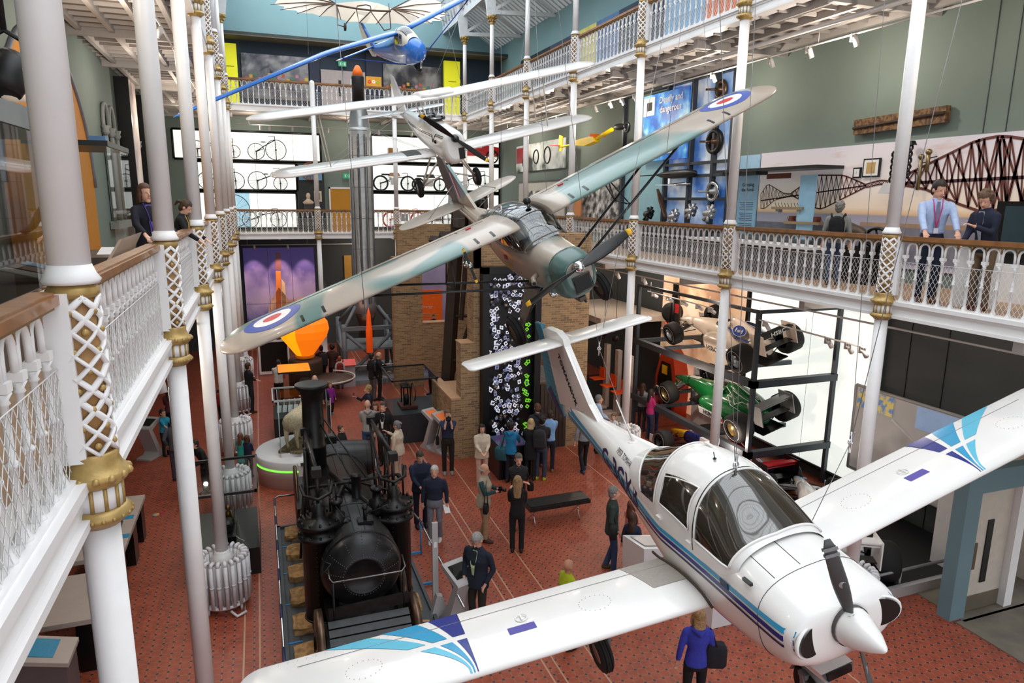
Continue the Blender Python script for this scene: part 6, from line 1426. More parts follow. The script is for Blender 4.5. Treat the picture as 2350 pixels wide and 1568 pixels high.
# long glass case with black canopy
t=thing('wall_case','long glass wall case with a flat black canopy in front of the bridge mural','display case'); b=MB(); b.bb((11.3,12.0,7.9),(12.05,15.55,7.97),EDG); b.bb((11.35,14.0,7.82),(11.7,15.3,7.9),EDG); b.build('canopy',t)
b=MB(); b.quad((11.32,12.02,6.4),(11.32,15.5,6.4),(11.32,15.5,7.9),(11.32,12.02,7.9),CASE); b.quad((11.32,12.02,6.4),(12.05,12.02,6.4),(12.05,12.02,7.9),(11.32,12.02,7.9),CASE); b.build('glass',t); b=MB(); b.bb((11.3,12,5.62),(12.05,15.5,6.35),mat('case_base_grey','#4b4f52',.5)); b.build('base',t)
RB=mat('model_red_brown','#7a3a2c',.6); 
for l,px,py,ln in (('long pale bridge model on grey piers in the gallery case',1812,478,1.0),('wooden lock model with red brick towers in the gallery case',1845,512,1.1)):
    p=at('x',11.7,px,py); t=thing('bridge_model',l,'model',(11.7,p.y,p.z)); b=MB(); b.box((0,0,0),(.2,ln,.06),mat('model_tan','#a98c6e',.6)); 
    for k in range(10): b.cyl((0,-ln/2+ln*k/9.5,.03),(0,-ln/2+ln*(k+.5)/9.5,.12),.008,IRON,n=4)
    b.build('deck',t); b=MB(); 
    for y in (-ln*.35,ln*.35): b.box((0,y,-.04 if 'pale' in l else .08),(.12,.1,.14),mat('model_grey','#b5afaa',.6) if 'pale' in l else RB)
    b.build('piers',t)
t=thing('fringed_banner','small dark red fringed banner hung under the black case canopy','banner',(11.6,13.5,7.78)); b=MB(); b.box((0,0,0),(.02,.8,.12),RB); b.build('cloth',t)
for l,y0_,y1_,z0_,z1_,fm,im in (('small black framed certificate on the bridge mural',11.5,11.7,7.69,7.91,EDG,mat('dark_photo','#3d3a35',.4,var=.3,scale=30)),('black framed tan drawing with white mount on the bridge mural',11.03,11.45,7.70,8.08,EDG,mat('tan_drawing','#c8a468',.6,var=.1,scale=20))):
    t=thing('framed_picture',l,'picture'); b=MB(); b.bb((xm_-.06,y0_,z0_),(xm_-.02,y1_,z1_),fm); b.build('frame',t); b=MB(); b.bb((xm_-.065,y0_+.03,z0_+.03),(xm_-.06,y1_-.03,z1_-.03),WHITE); b.bb((xm_-.07,y0_+.1,z0_+.08),(xm_-.065,y1_-.1,z1_-.08),im); b.build('drawing',t)
t=thing('carved_beam','old dark carved wooden beam with gilt scrollwork hung high on the right wall','relic',(12.0,10.7,8.76),(R(-1.5),0,0)); b=MB(); b.box((0,0,0),(.12,2.1,.3),mat('carved_dark_wood','#4a3226',.6,var=.5,scale=14,bump=1.,col2='#7a5a34')); b.cyl((-.08,-1.04,.02),(-.08,1.04,-.02),.03,mat('carved_dark_wood2','#3c2a20',.6),n=6); b.build('beam',t)
for px,py,l,h_ in ((1452/3.136+1650,1120/3.136,'brass telescope fitting mounted on the bridge mural, left one',.5),(1506/3.136+1650,1085/3.136,'brass tube instrument mounted on the bridge mural, right one',.25)):
    p=at('x',11.95,px,py+18); t=thing('brass_instrument',l,'instrument',tuple(p)); b=MB(); b.cyl((0,0,-h_),(0,0,.12),.035,mat('old_brass','#8f7d55',.35,.8),n=8); b.ball((0,0,.12),.06,mat('old_brass','#8f7d55',.35,.8),8,5); b.cyl((0,0,.0),(0,-.18,.03),.01,IRON,n=4); b.build('tube',t)
for px,l in ((2087,'twisted iron column on a bracket against the bridge mural'),(2048,'grey cast stone capital with twisted shaft against the bridge mural')):
    p=at('x',11.9,px,370 if px>2060 else 385); t=thing('iron_sample',l,'relic',tuple(p)); b=MB(); 
    for s in (0,PI): b.tube([(.03*cos(a*.9+s),.03*sin(a*.9+s),-.32+a*.035) for a in range(19)],.022,IRON2,5)
    b.build('twisted_shaft',t); b=MB(); b.box((0,0,.34) if px>2060 else (0,0,-.4),(.14,.14,.08) if px>2060 else (.3,.3,.2),IRON2 if px>2060 else CG,taper=.6); b.build('block',t)
t=thing('flywheel_machine','dark iron machine with a large spoked flywheel beside the gallery mural','machine',(10.9,9.9,6.35)); b=MB(); b.torus((0,0,0),.36,.03,IRON,'x',28,6,1.6); b.cyl((-.05,0,0),(.05,0,0),.08,IRON)
for k in range(5): a=2*PI*k/5; b.tube([(0,.05*cos(a),.05*sin(a)),(0,.2*cos(a+.35),.2*sin(a+.35)),(0,.35*cos(a+.2),.35*sin(a+.2))],.022,IRON,5)
b.build('flywheel',t); b=MB(); b.tube([(.1,0,0),(.1,.5,.25),(.1,1.0,.42)],[.09,.12,.1],mat('cannon_brown','#4b3a30',.5,.3),10); b.box((.1,.4,-.35),(.2,.7,.7),IRON); b.build('body',t)
t=thing('display_plinths','low white topped display bench along the right gallery floor','bench',(10.9,13.2,F2)); b=MB(); b.box((0,0,.3),(.7,4.2,.6),mat('bench_grey','#54555a',.6)); b.build('base',t); b=MB(); b.box((-.05,0,.63),(.8,4.2,.05),WHITE); b.build('top',t)
# slanted black reading boards on the right gallery rail
t=thing('reading_board','dark slanted reading board behind the rail at the right picture edge','sign',(9.75,5.3,F2+1.05)); b=MB(); b.prism([(.0,-.9,.0),(.0,.9,.0),(.3,.9,.32),(.3,-.9,.32)],(.02,0,-.02),BLACK); b.build('board',t); b=MB(); b.bb((.1,-.6,-1.05),(.2,.6,.05),WHITE); b.build('stand',t)
t=thing('dark_screen_unit','large black framed screen unit on the right gallery behind the men','screen unit',(11.5,6.8,F2)); b=MB(); b.box((0,0,1.1),(.1,2.6,1.0),BLACK); b.box((0,0,.3),(.5,2.6,.6),WHITE); b.build('unit',t); b=MB(); b.box((-.06,.0,1.15),(.01,2.3,.75),mat('dark_teal_glass','#33464c',.15)); b.build('glass',t)
t=thing('white_plinth','white upright plinth between the two men on the right gallery','plinth',(10.2,7.35,F2)); b=MB(); b.box((0,0,.45),(.35,.45,.9),WHITE); b.box((0,0,.92),(.38,.48,.03),mat('bench_grey','#54555a',.6)); b.build('body',t)
p=at('x',10.9,1617,1025); t=thing('info_sign','small white sign with a blue letter i on the steel rack beside the column','sign',tuple(p)); b=MB(); b.box((0,0,0),(.1,.34,.42),WHITE); b.cyl((.04,0,-p.z),(.04,0,-.2),.03,CG); b.build('sign_box',t); text('i',.34,mat('heading_blue','#2f8fc8',.4),t,'sign_letter',frame((-.06,0,.0),(0,-1,0),(0,0,1)),bold=.012)
# ---------------- tall blue aviation display ----------------
t=thing('aviation_display','tall steel framed display with blue sky backdrop of aviation parts on the right wall','display'); SKB=picmat('cloud_blue','#3f6fc0','#86abe0','#dfe8f5',.9,.2); DK=mat('display_steel','#3d4249',.4,.3)
b=MB(); b.bb((12.0,15.75,5.62),(12.06,18.9,10.55),SKB); b.bb((12.0,18.9,5.62),(12.06,21.6,8.6),mat('pale_aqua_graphic','#8fb9c4',.5,emit=.1)); b.build('backdrop',t)
b=MB(); 
for y in (15.75,16.5,17.6,18.9,21.6): b.bb((11.85,y-.05,5.62),(11.99,y+.05,10.6),DK)
for z in (7.25,7.9,8.25): b.bb((11.86,15.75,z-.04),(11.98,18.9,z+.04),DK)
b.bb((11.84,15.7,10.55),(12.0,21.65,10.65),DK); b.build('frame',t); b=MB(); b.bb((11.35,15.8,5.62),(11.98,20.4,6.42),DK); b.build('ledge',t)
BLP=picmat('blue_collage','#1f58b0','#3f8fd8','#a8dcf0',1.4,.35)
b=MB(); b.bb((11.8,17.7,8.42),(11.86,20.2,10.42),BLP); b.build('blue_poster',t); text('Deadly and\ndangerous',.28,WHT,t,'poster_heading',frame((11.78,18.6,10.05),(0,-1,0),(0,0,1)),bold=.004)
b=MB(); b.bb((11.78,19.5,9.8),(11.8,20.15,10.35),mat('pale_inset','#c9d6dc',.5,emit=.1)); b.bb((11.775,19.65,9.95),(11.78,19.95,10.2),mat('dark_machine_inset','#3c3a38',.5,var=.4,scale=20)); b.bb((11.78,18.4,8.6),(11.8,19.3,9.2),mat('pale_inset','#c9d6dc',.5)); b.build('poster_insets',t)
def wheelthing(l,px,py,x,r,m,hubm): p=at('x',x,px,py); t=thing('aircraft_wheel',l,'wheel',tuple(p)); b=MB(); b.torus((0,0,0),r*.78,r*.22,m,'x',24,7); b.build('tyre',t); b=MB(); b.lathe([(.001,-.12),(.06,-.1),(.08,.0),(r*.55,.02)],hubm,n=14,axis='x',cap=False); b.cyl((0,0,0),(-.35,.2,0),.03,hubm,n=6); b.build('hub',t)
wheelthing('dark propeller hub wheel on the tall display, upper one',1640,325,11.9,.36,IRON,BRONZE); wheelthing('chrome rimmed aircraft wheel on the tall display, lower one',1636,440,11.9,.3,CHROME,STEELP)
wheelthing('rusty bladed hub at the top of the tall display',1655,205,11.9,.26,BRONZE,BRONZE)
p=at('x',11.8,1552,400); t=thing('model_aircraft','large glossy black model aircraft fuselage on the tall display','model',tuple(p)); b=MB(); b.rings([[V((r_*cos(a),y_,r_*sin(a))) for a in [2*PI*k/12 for k in range(12)]] for y_,r_ in ((1.1,.02),(.8,.08),(.2,.13),(-.6,.13),(-.95,.08),(-1.05,.01))],BLACKP); b.build('fuselage',t); b=MB(); b.prism([(0,.4,0),(0,-.1,0),(-.6,.9,-.05),(-.6,1.1,-.05)],(0,0,.03),BLACKP); b.build('wing',t)
p=at('x',11.8,1558,423); t=thing('model_aircraft','small silver model airliner under the black model on the tall display','model',tuple(p)); b=MB(); b.rings([[V((r_*cos(a),y_,r_*sin(a))) for a in [2*PI*k/10 for k in range(10)]] for y_,r_ in ((.6,.01),(.4,.04),(-.4,.055),(-.6,.01))],CHROME); b.build('fuselage',t); b=MB(); b.prism([(-.5,.5,-.03),(-.5,.3,-.03),(.4,-.1,-.03),(.4,.1,-.03)],(0,0,.015),CHROME); b.prism([(0,.5,0),(0,.6,0),(0,.62,.3),(0,.5,.3)],(.01,0,0),CHROME); b.build('wing',t)
p=at('x',11.7,1525,480); t=thing('propeller_blade_relic','long brown propeller blade standing on the tall display','propeller',tuple(p)); b=MB(); b.tube([(0,.45,.6),(0,.25,.3),(0,-.05,-.2),(0,-.1,-.35)],[.05,.1,.09,.04],mat('blade_brown','#5a3c2a',.4,var=.3),8,ry=[.02,.03,.04,.04]); b.build('blade',t)
for l,px,py,x in (('dark radial engine low on the tall display, left one',1488,492,11.5),('grey piston engine below the propeller blade',1545,498,11.5),('silver turbine engine at the right of the tall display',1627,490,11.5),('grey cylinder bank engine on the tall display',1585,485,11.6)):
    p=at('x',x,px,py); t=thing('aero_engine',l,'engine',tuple(p)); mm=IRON if 'dark' in l else STEELP if 'silver' in l else ALU
    b=MB(); b.cyl((0,-.15,0),(0,.15,0),.1,mm,n=12)
    for k in range(7): a=2*PI*k/7; b.cyl((0,.0,0),(.0+.22*sin(a)*.4,.24*cos(a),.24*sin(a)),.04,mm,r2=.055,n=7)
    b.build('engine',t)
b=MB(); b.box((0,0,0),(.15,.2,1.9),BRONZE); t=None
# grey cases, photographs between aviation display and corner
t=thing('graphic_panel','black and white crowd photograph panel behind the far right railing','panel'); b=MB(); b.bb((12.0,22.0,6.0),(12.05,25.5,8.2),picmat('crowd_photo','#2b2a2b','#8d8b8a','#d8d6d2',3.5,.05)); b.build('print',t); b=MB(); b.bb((11.7,24.4,6.6),(11.75,25.4,7.6),mat('orange_board','#c8804a',.6)); b.build('orange_board',t)
t=thing('car_photo_panel','wide glossy panel showing red and black vintage cars on the far right wall','panel'); b=MB(); b.bb((12.0,26.7,8.5),(12.06,32.4,9.7),picmat('car_photo','#2b2e2c','#b9c2bd','#e8ecea',.9,.15)); b.build('print',t)
b=MB(); b.bb((11.97,31.0,8.9),(12.0,32.3,9.6),mat('print_red','#a8262c',.4)); b.torus((11.98,31.2,8.9),.25,.03,IRON,'x',18,4); b.torus((11.98,28.5,9.1),.35,.03,IRON,'x',18,4); b.torus((11.98,29.8,9.1),.3,.03,IRON,'x',18,4); b.build('print_wheels',t)
t=thing('doorway_surround','grey framed doorway with white posters on the far right gallery wall','doorway'); b=MB(); b.bb((12.0,26.6,5.62),(12.06,32.0,8.0),mat('doorway_cream','#c4c3bd',.6)); b.bb((11.98,27.5,5.7),(12.0,30.8,7.6),mat('poster_black_white','#d9dad6',.5,var=.5,scale=3,col2='#3a3d3c')); b.build('wall_panel',t); b=MB(); b.bb((12.0-.03,26.6,7.98),(12.1,32.0,8.05),DK); b.build('top_rail',t)
t=thing('black_cabinet','black angular cabinet on the far gallery behind the camouflaged tail','cabinet'); p=at('y',31.5+2,1130,460); b=MB(); b.box((9.9,33.6,7.2),(1.9,.7,.85),BLACK,taper=.95); b.box((9.9,33.6,6.2),(.3,.5,1.2),BLACK); b.build('body',t)
# yellow model aircraft with black propeller boom
p0=at('x',11.2,1340,325); t=thing('model_aircraft','bright yellow toy-like model aircraft hung before the far right wall','model',tuple(p0),(R(4),0,0)); YM=mat('model_yellow','#f7cf12',.4,emit=.1)
b=MB(); b.prism([(-.1,.9,-.12),(-.1,.5,.05),(-.1,-.9,.2),(-.1,-1.0,.0),(-.1,-.2,-.16)],(.25,0,0),YM); b.cyl((0,-1.0,.1),(0,-2.1,.38),.07,YM,n=6); b.build('fuselage',t)
b=MB(); b.cyl((0,.9,-.1),(0,2.2,-.2),.04,YM,n=5); b.prism([(-.02,1.9,-.35),(-.02,2.2,-.35),(-.02,2.2,.25),(-.02,1.9,.2)],(.04,0,0),YM); b.box((0,2.3,-.15),(.5,.5,.03),mat('tail_red','#d8322a',.4)); b.build('tail',t)
b=MB(); b.box((0,-1.05,.2),(.6,.04,.1),mat('orange_propeller','#d8641e',.4)); b.build('propeller',t); b=MB(); b.ball((0,-2.6,.45),.22,BLACK,8,5,(.4,2,.5)); b.torus((0,-3.1,.42),.14,.04,BLACK,'x',12,5); b.build('boom_head',t)
# ---------------- far wall, gallery level: light boxes with bicycles ----------------
def yb(px,py,y=34.95): return at('y',y,px,py)
def boxY(name,label,x0,x1,z0,z1,seams):
    return lightbox(name,label,[(x1,34.93,z0),(x0,34.93,z0),(x0,34.93,z1),(x1,34.93,z1)],(0,.04,0),seams=[((s,34.9,z0),(s,34.9,z1)) for s in seams])
boxY('light_box','upper white light box with velocipedes on the far gallery wall',-3.35,3.0,8.84,10.12,(-1,.05,1.75)); boxY('light_box','middle white light box with old bicycles on the far gallery wall',-2.45,1.85,7.5,8.75,(.05,)); boxY('light_box','lower white light box behind the far gallery railing',-2.45,1.8,5.75,7.4,(.05,))
boxY('light_box','upper right white light box with red car on the far gallery wall',5.4,12.0,8.95,10.2,(7.5,)); boxY('light_box','middle right white light box with motorcycles on the far gallery wall',5.4,12.0,7.55,8.85,(8.8,)); boxY('light_box','lower right white light box with red motorcycle on the far gallery wall',5.4,12.0,5.75,7.45,(8.5,))
b=MB(); b.bb((-.9,34.9,5.8),(-.3,34.92,7.35),mat('pale_cyan_print','#a9d6ea',.5,emit=.6)); b.build('blue_print',label='pale blue text print on the lower far light box',cat='sign')
BK=mat('bike_black','#22202a',.4,.3); BKR=mat('bike_brown','#6b4030',.4,.3)
def bike(label,cx,z,r1,r2,gap,m=BK,y=34.7,spokes=14,saddle=True,dirn=1,motor=None,seatm=None,name='bicycle'):
    t=thing(name,label,name if name!='bicycle' else 'bicycle',(cx,y,z))
    for k,(x,r) in enumerate(((-gap/2*dirn,r1),(gap/2*dirn,r2))):
        b=MB(); b.torus((x,0,r),r,.018 if not motor else .045,m,'y',28,5)
        for q in range(spokes): a=2*PI*q/spokes; b.cyl((x,0,r),(x+r*cos(a),0,r+r*sin(a)),.005,m,n=3)
        b.cyl((x,-.05,r),(x,.05,r),.04,m,n=8); b.build('wheel',t)
    b=MB(); a,c=V((-gap/2*dirn,0,r1)),V((gap/2*dirn,0,r2)); top=max(r1,r2)*2+.05
    b.tube([a,(a+c)/2+V((0,0,.25)),V((c.x,0,top-.05))],.022,m,5); b.cyl(c,(c.x-.03*dirn,0,top+.12),.018,m,n=5); b.cyl(a,(a.x*.3,0,r1*1.3),.016,m,n=5)
    b.tube([(c.x-.05,-.0,top+.12),(c.x-.05-.25*dirn,0,top+.1)],.014,m,5); b.build('frame',t)
    if saddle: b=MB(); b.ball((a.x*.25,0,max(r1,r2)*1.75),.05,m,8,4,(2.6,1,.6)); b.build('saddle',t)
    if motor:
        b=MB(); b.box((0,0,r1+.1),(.35,.2,.35),ALU); b.box((0,-.02,r1+.42),(.6,.2,.18),motor,taper=.7); b.build('engine_and_tank',t)
        b=MB(); b.box((-.35*dirn,0,r1+.42),(.55,.2,.08),seatm or BLACK); b.build('seat',t)
    b=MB(); b.cyl((a.x,.05,-.02),(a.x,.05,r1),.02,BLACK,n=4); b.cyl((c.x,.05,-.02),(c.x,.05,r2),.02,BLACK,n=4); b.build('prop_stand',t)
    return t
bike('big-wheeled black velocipede at the right of the upper far light box',.55,8.88,.36,.45,.86)
bike('small-wheeled brown bicycle at the left of the upper far light box',-1.6,8.92,.35,.28,1.5,BKR)
bike('black treadle bicycle with small front wheel in the middle far light box',.6,7.52,.41,.3,1.0,dirn=1)
bike('thin grey safety bicycle behind the left columns in the middle light box',-1.45,7.52,.38,.38,1.2)
bike('old hobby-horse bicycle behind the far railing in the lower light box',.3,5.8,.35,.35,1.25)
bike('penny-farthing bicycle at the left of the lower far light box',-1.6,5.8,.2,.75,1.1,dirn=1)
bike('vintage black motorcycle in the middle right light box',6.45,7.58,.34,.34,1.35,motor=mat('tank_tan','#b08a6a',.4),name='motorcycle')
bike('second dark motorcycle behind the hanging biplane wheels',8.2,7.58,.3,.3,1.1,motor=BLACK,name='motorcycle')
bike('red and white racing motorcycle in the lower right light box',6.9,5.8,.36,.36,1.4,m=mat('bike_red','#c22a34',.35),motor=mat('fairing_red_white','#e8d6d2',.3),seatm=mat('bike_red','#c22a34',.35),name='motorcycle')
bike('black motorcycle left half hidden by the camouflaged tailplane',8.6,5.8,.34,.34,1.2,motor=BLACK,name='motorcycle')
bike('dark blue spoked bicycle at the right end of the middle light box',10.5,7.6,.42,.4,1.3,m=mat('bike_slate','#3d4a55',.4))
t=thing('engine_chassis','brass and steel engine chassis lying in the upper right far light box','engine',(7.1,34.7,9.3)); b=MB(); b.box((-.7,0,0),(.45,.3,.6),mat('brass_dark','#9a7548',.35,.7)); b.cyl((-.9,0,.1),(1.4,0,.1),.03,IRON); b.cyl((-.5,0,-.2),(1.4,0,-.15),.03,IRON); b.torus((.6,0,.1),.2,.015,IRON,'y',16,4); b.build('chassis',t)
t=thing('vintage_car','bright red vintage car with spoked wheels in the upper right far light box','car',(10.6,34.5,9.0)); REDC=mat('car_body_red','#c81e2e',.3,coat=.4)
b=MB(); b.prism([(-1.5,0,.35),(1.2,0,.35),(1.25,0,.8),(.4,0,.9),(.3,0,.75),(-.5,0,.75),(-.7,0,1.1),(-1.5,0,1.1)],(0,.3,0),REDC); b.build('body',t)
for x in (-1.0,.85): b=MB(); b.torus((0,0,0),.3,.04,IRON,'y',22,5); [b.cyl((0,0,0),(.3*cos(k*PI/5),0,.3*sin(k*PI/5)),.015,mat('spoke_cream','#d8c9b0',.5),n=4) for k in range(10)]; b.build('wheel',t,loc=(x,-.05,.32))
# panels in the middle of the far wall
t=thing('museum_niche','dark display niche with wooden wheel, bust and framed print on the far wall','display'); b=MB(); b.bb((1.9,34.85,5.7),(3.1,34.95,8.75),mat('niche_dark','#2c3033',.6)); b.bb((1.95,34.8,8.0),(3.0,34.86,8.7),mat('niche_blue','#6f9cc0',.5,emit=.1)); b.build('backing',t)
t=thing('wooden_wheel','half wooden spoked cart wheel in the far niche','wheel',(2.45,34.65,8.4)); b=MB(); b.torus((0,0,0),.38,.035,mat('cart_wheel_brown','#9a5c3a',.5),'y',26,5); [b.cyl((0,0,0),(.38*cos(k*PI/6),0,.38*sin(k*PI/6)),.018,mat('cart_wheel_brown','#9a5c3a',.5),n=4) for k in range(12)]; b.build('rim_and_spokes',t)
t=thing('marble_bust','pale stone bust of a bearded man on the far gallery','sculpture',(2.3,34.4,6.85)); b=MB(); b.bb((-.2,-.2,-1.23),(.2,.2,0),mat('bust_plinth','#3a3d40',.5)); b.build('plinth',t); b=MB(); PB=mat('pale_stone','#d9c3ae',.7,var=.1); b.ball((0,0,.42),.12,PB,12,8,(.85,1,1.15)); b.ball((0,-.04,.33),.08,PB,8,5); b.lathe([(.001,.0),(.2,.02),(.26,.12),(.1,.25),(.07,.32)],PB,n=14); o=b.build('bust',t)
t=thing('framed_print','pale framed print beside the bust on the far wall','picture'); b=MB(); b.bb((2.6,34.8,7.0),(2.95,34.84,7.5),mat('print_pale','#d9c9b5',.6)); b.bb((2.68,34.79,7.1),(2.87,34.8,7.4),mat('print_brown','#8a6f5c',.6)); b.build('print',t)
# yellow lit doorway
b=MB(); b.bb((3.35,34.9,5.62),(4.9,34.98,7.65),mat('doorway_ochre','#a8731c',.6,var=.1,emit=.25,scale=1)); d=struct(b,'door_2'); b=MB(); b.bb((3.3,34.86,5.62),(3.37,34.99,7.7),WHITE); b.bb((3.3,34.86,7.62),(4.9,34.99,7.7),WHITE); b.build('door_frame',d)
b=MB(); b.bb((4.3,34.88,5.62),(4.9,34.9,7.5),mat('doorway_brown','#6b3a14',.6)); b.build('door_panel',d)
def exitsign(label,x,z): t=thing('exit_sign',label,'sign'); b=MB(); b.bb((x,34.75,z),(x+.36,34.8,z+.22),mat('exit_green','#1f9a6a',.4,emit=.5)); b.build('plate',t); b=MB(); b.bb((x+.07,34.745,z+.05),(x+.12,34.75,z+.17),WHT); b.ball((x+.13,34.74,z+.17),.02,WHT,6,4); b.bb((x+.17,34.745,z+.1),(x+.22,34.75,z+.12),WHT); b.bb((x+.25,34.745,z+.04),(x+.32,34.75,z+.18),WHT); b.build('running_figure',t)
exitsign('green exit sign above the ochre doorway on the middle far wall',4.0,8.12); exitsign('green exit sign above the cream double door on the top far gallery',3.97,13.22)
# top gallery far wall
YP=mat('acid_yellow_panel','#f4f02a',.5,emit=.35)
for x0_,x1_,z0_,l in ((-1.1,-.45,11.3,'left'),(9.06,9.86,11.2,'right')):
    b=MB(); b.bb((x0_,34.8,10.99),(x1_,35.0,13.85),YP); b.build('yellow_panel',label='tall acid yellow panel on the top far gallery, %s one'%l,cat='panel')
    b=MB(); b.bb(((x0_+x1_)/2-.2,34.785,12.87),((x0_+x1_)/2+.2,34.795,12.91),mat('olive_text','#b5b52a',.5)); b.build('text_line',bpy.data.objects['yellow_panel' if l=='left' else 'yellow_panel.001'])
for x0_,x1_,l,c in ((-.28,2.6,'left','#8c7f86'),(6.07,8.9,'right','#80726e')):
    t=thing('glazed_case','wide reflective glazed case on the top far gallery, %s one'%l,'display case'); b=MB(); b.bb((x0_,34.85,11.6),(x1_,34.9,13.5),picmat('case_print_'+l,'#4b4548',c,'#cfc4ba',1.3,.25)); b.build('backing',t); b=MB(); b.quad((x0_,34.8,11.6),(x1_,34.8,11.6),(x1_,34.8,13.5),(x0_,34.8,13.5),glass('case_front','#e8eef0',.35,.1)); b.build('glass',t)  # backing print glows a little so the case looks brighter
    b=MB()
    for k in range(14): b.bb((x0_+.1+.2*k,34.78,12.35+.1*(k%3)),(x0_+.24+.2*k,34.79,12.5+.1*(k%3)),mat('colour_note_%d'%(k%4),['#c9694a','#d8b04a','#5f8a6a','#c98aa0'][k%4],.6))
    b.build('small_pictures',t)
b=MB(); b.bb((3.16,34.85,11.0),(5.2,34.95,13.04),mat('door_lilac_grey','#b7aaa8',.5)); d=struct(b,'door_3'); b=MB(); b.bb((4.15,34.83,11.0),(4.17,34.86,13.04),DK); b.build('door_seam',d); b=MB(); b.bb((3.95,34.82,11.9),(4.07,34.85,12.6),BLACK); b.build('door_window',d); b=MB(); b.bb((4.5,34.82,11.9),(5.0,34.85,12.7),WHITE); b.build('door_notice',d)
t=thing('symbol_board','square ochre notice board with three round symbols on the top far gallery','sign'); b=MB(); b.bb((5.22,34.75,12.42),(5.95,34.8,12.86),mat('notice_ochre','#d9982a',.5,emit=.2)); b.build('board',t)
for k,c in enumerate(('#e03a4a','#f4f4f2','#8cc83a')): b=MB(); b.torus((5.38+.2*k,34.74,12.62),.06,.022,mat('symbol_%d'%k,c,.4,emit=.3),'y',14,4); b.build('round_symbol',t)
b=MB(); b.bb((2.65,34.8,11),(3.1,34.9,13.5),mat('navy_pier','#2e3347',.6)); b.bb((5.25,34.82,11),(6.0,34.9,13.9),mat('navy_pier','#2e3347',.6)); struct(b,'trim_3')
# upper right wall graphics seen over the top railing
t=thing('colour_frieze','long frieze of dark, pale blue and yellow panels on the top right gallery wall','panel'); b=MB()
for y0_,y1_,c in ((12,15.5,'#b8cfe0'),(15.5,17.5,'#e87a4a'),(17.5,19.5,'#7fb3dc'),(19.5,22.5,'#3a4a5c'),(22.5,24.2,'#5a7fb0'),(24.2,26.0,'#e8dc7a'),(26.0,28.5,'#4a4f63'),(28.5,32,'#2f333a')):
    b.bb((12.02,y0_,10.99),(12.09,y1_,13.55),mat('frieze_'+c[1:],c,.5,emit=.15,var=.15,scale=3))
b.build('panels',t)
# ---------------- far wall, ground floor ----------------
def rocketpic():
    t=thing('launch_poster','tall dusk poster of a rocket launching on the far ground floor wall','poster'); x0_,x1_,z0_,z1_=-.75,2.45,.9,4.85; y=34.6
    m,N,L,bb_=nodes('dusk_sky'); g=N.new('ShaderNodeNewGeometry'); sx=N.new('ShaderNodeSeparateXYZ'); L.new(g.outputs['Position'],sx.inputs[0]); mr=N.new('ShaderNodeMapRange'); mr.inputs[1].default_value=z0_; mr.inputs[2].default_value=z1_; L.new(sx.outputs[2],mr.inputs[0]); nz=N.new('ShaderNodeTexNoise'); nz.inputs['Scale'].default_value=1.2; nz.inputs['Detail'].default_value=3; L.new(g.outputs['Position'],nz.inputs['Vector']); ad=N.new('ShaderNodeMath'); ad.operation='MULTIPLY_ADD'; ad.inputs[1].default_value=.5; L.new(nz.outputs['Fac'],ad.inputs[0]); L.new(mr.outputs[0],ad.inputs[2])
    rp=N.new('ShaderNodeValToRGB'); e=rp.color_ramp.elements; e[0].position=.1; e[0].color=(*lin('#3a3470'),1); e[1].position=1.25 if False else 1; e[1].color=(*lin('#4a3f80'),1)
    for p_,c in ((.4,'#4f4a80'),(.62,'#9b86a4'),(.78,'#8d7aa8')): k=e.new(p_); k.color=(*lin(c),1)
    L.new(ad.outputs[0],rp.inputs[0]); L.new(rp.outputs[0],bb_.inputs['Base Color']); L.new(rp.outputs[0],bb_.inputs['Emission Color']); bb_.inputs['Emission Strength'].default_value=.25
    b=MB(); b.bb((x0_,y,z0_),(x1_,y+.05,z1_),m); b.build('print',t)
    P=lambda px,py:(lambda q:V((q.x,y-.01,q.z)))(at('y',y-.01,px,py))
    b=MB(); b.add([P(633,580),P(643,580),P(646,620),P(631,620)],[(3,2,1,0)],mat('rocket_print_dark','#7a4a54',.5,emit=.1)); b.add([P(633,622),P(644,622),P(646,735),P(634,735)],[(3,2,1,0)],mat('rocket_print_orange','#d9742f',.5,emit=.25)); b.add([P(646,640),P(654,650),P(658,735),P(648,735)],[(3,2,1,0)],mat('booster_print','#e2b98a',.5,emit=.15)); b.build('rocket_print',t)
    b=MB(); b.add([P(610,740),P(622,690),P(640,660),P(665,690),P(700,680),P(690,740)],[(5,4,3,2,1,0)],mat('smoke_print','#c99a84',.7,var=.3,scale=3,emit=.15)); b.build('smoke_print',t)
    b=MB()
    for z in (2.2,): b.bb((x0_,y-.012,z),(x1_,y-.008,z+.01),BLACK)
    for k in (1,2): b.bb((x0_+k*1.07,y-.012,z0_),(x0_+k*1.07+.01,y-.008,z1_),BLACK)
    b.build('panel_joints',t)
rocketpic()
for x in (-.3,.85,2.0): lamp('SPOT',(x,33.7,5.0),260,.05,'#ffd9b8',(R(28),0,0),'poster_spotlight',spot=R(50))
b=MB(); b.bb((3.9,34.9,3.2),(4.25,35.0,4.4),mat('board_ochre','#b8893a',.6,emit=.1)); b.build('ochre_board',label='narrow ochre board on the dark far wall beside the rocket',cat='panel')
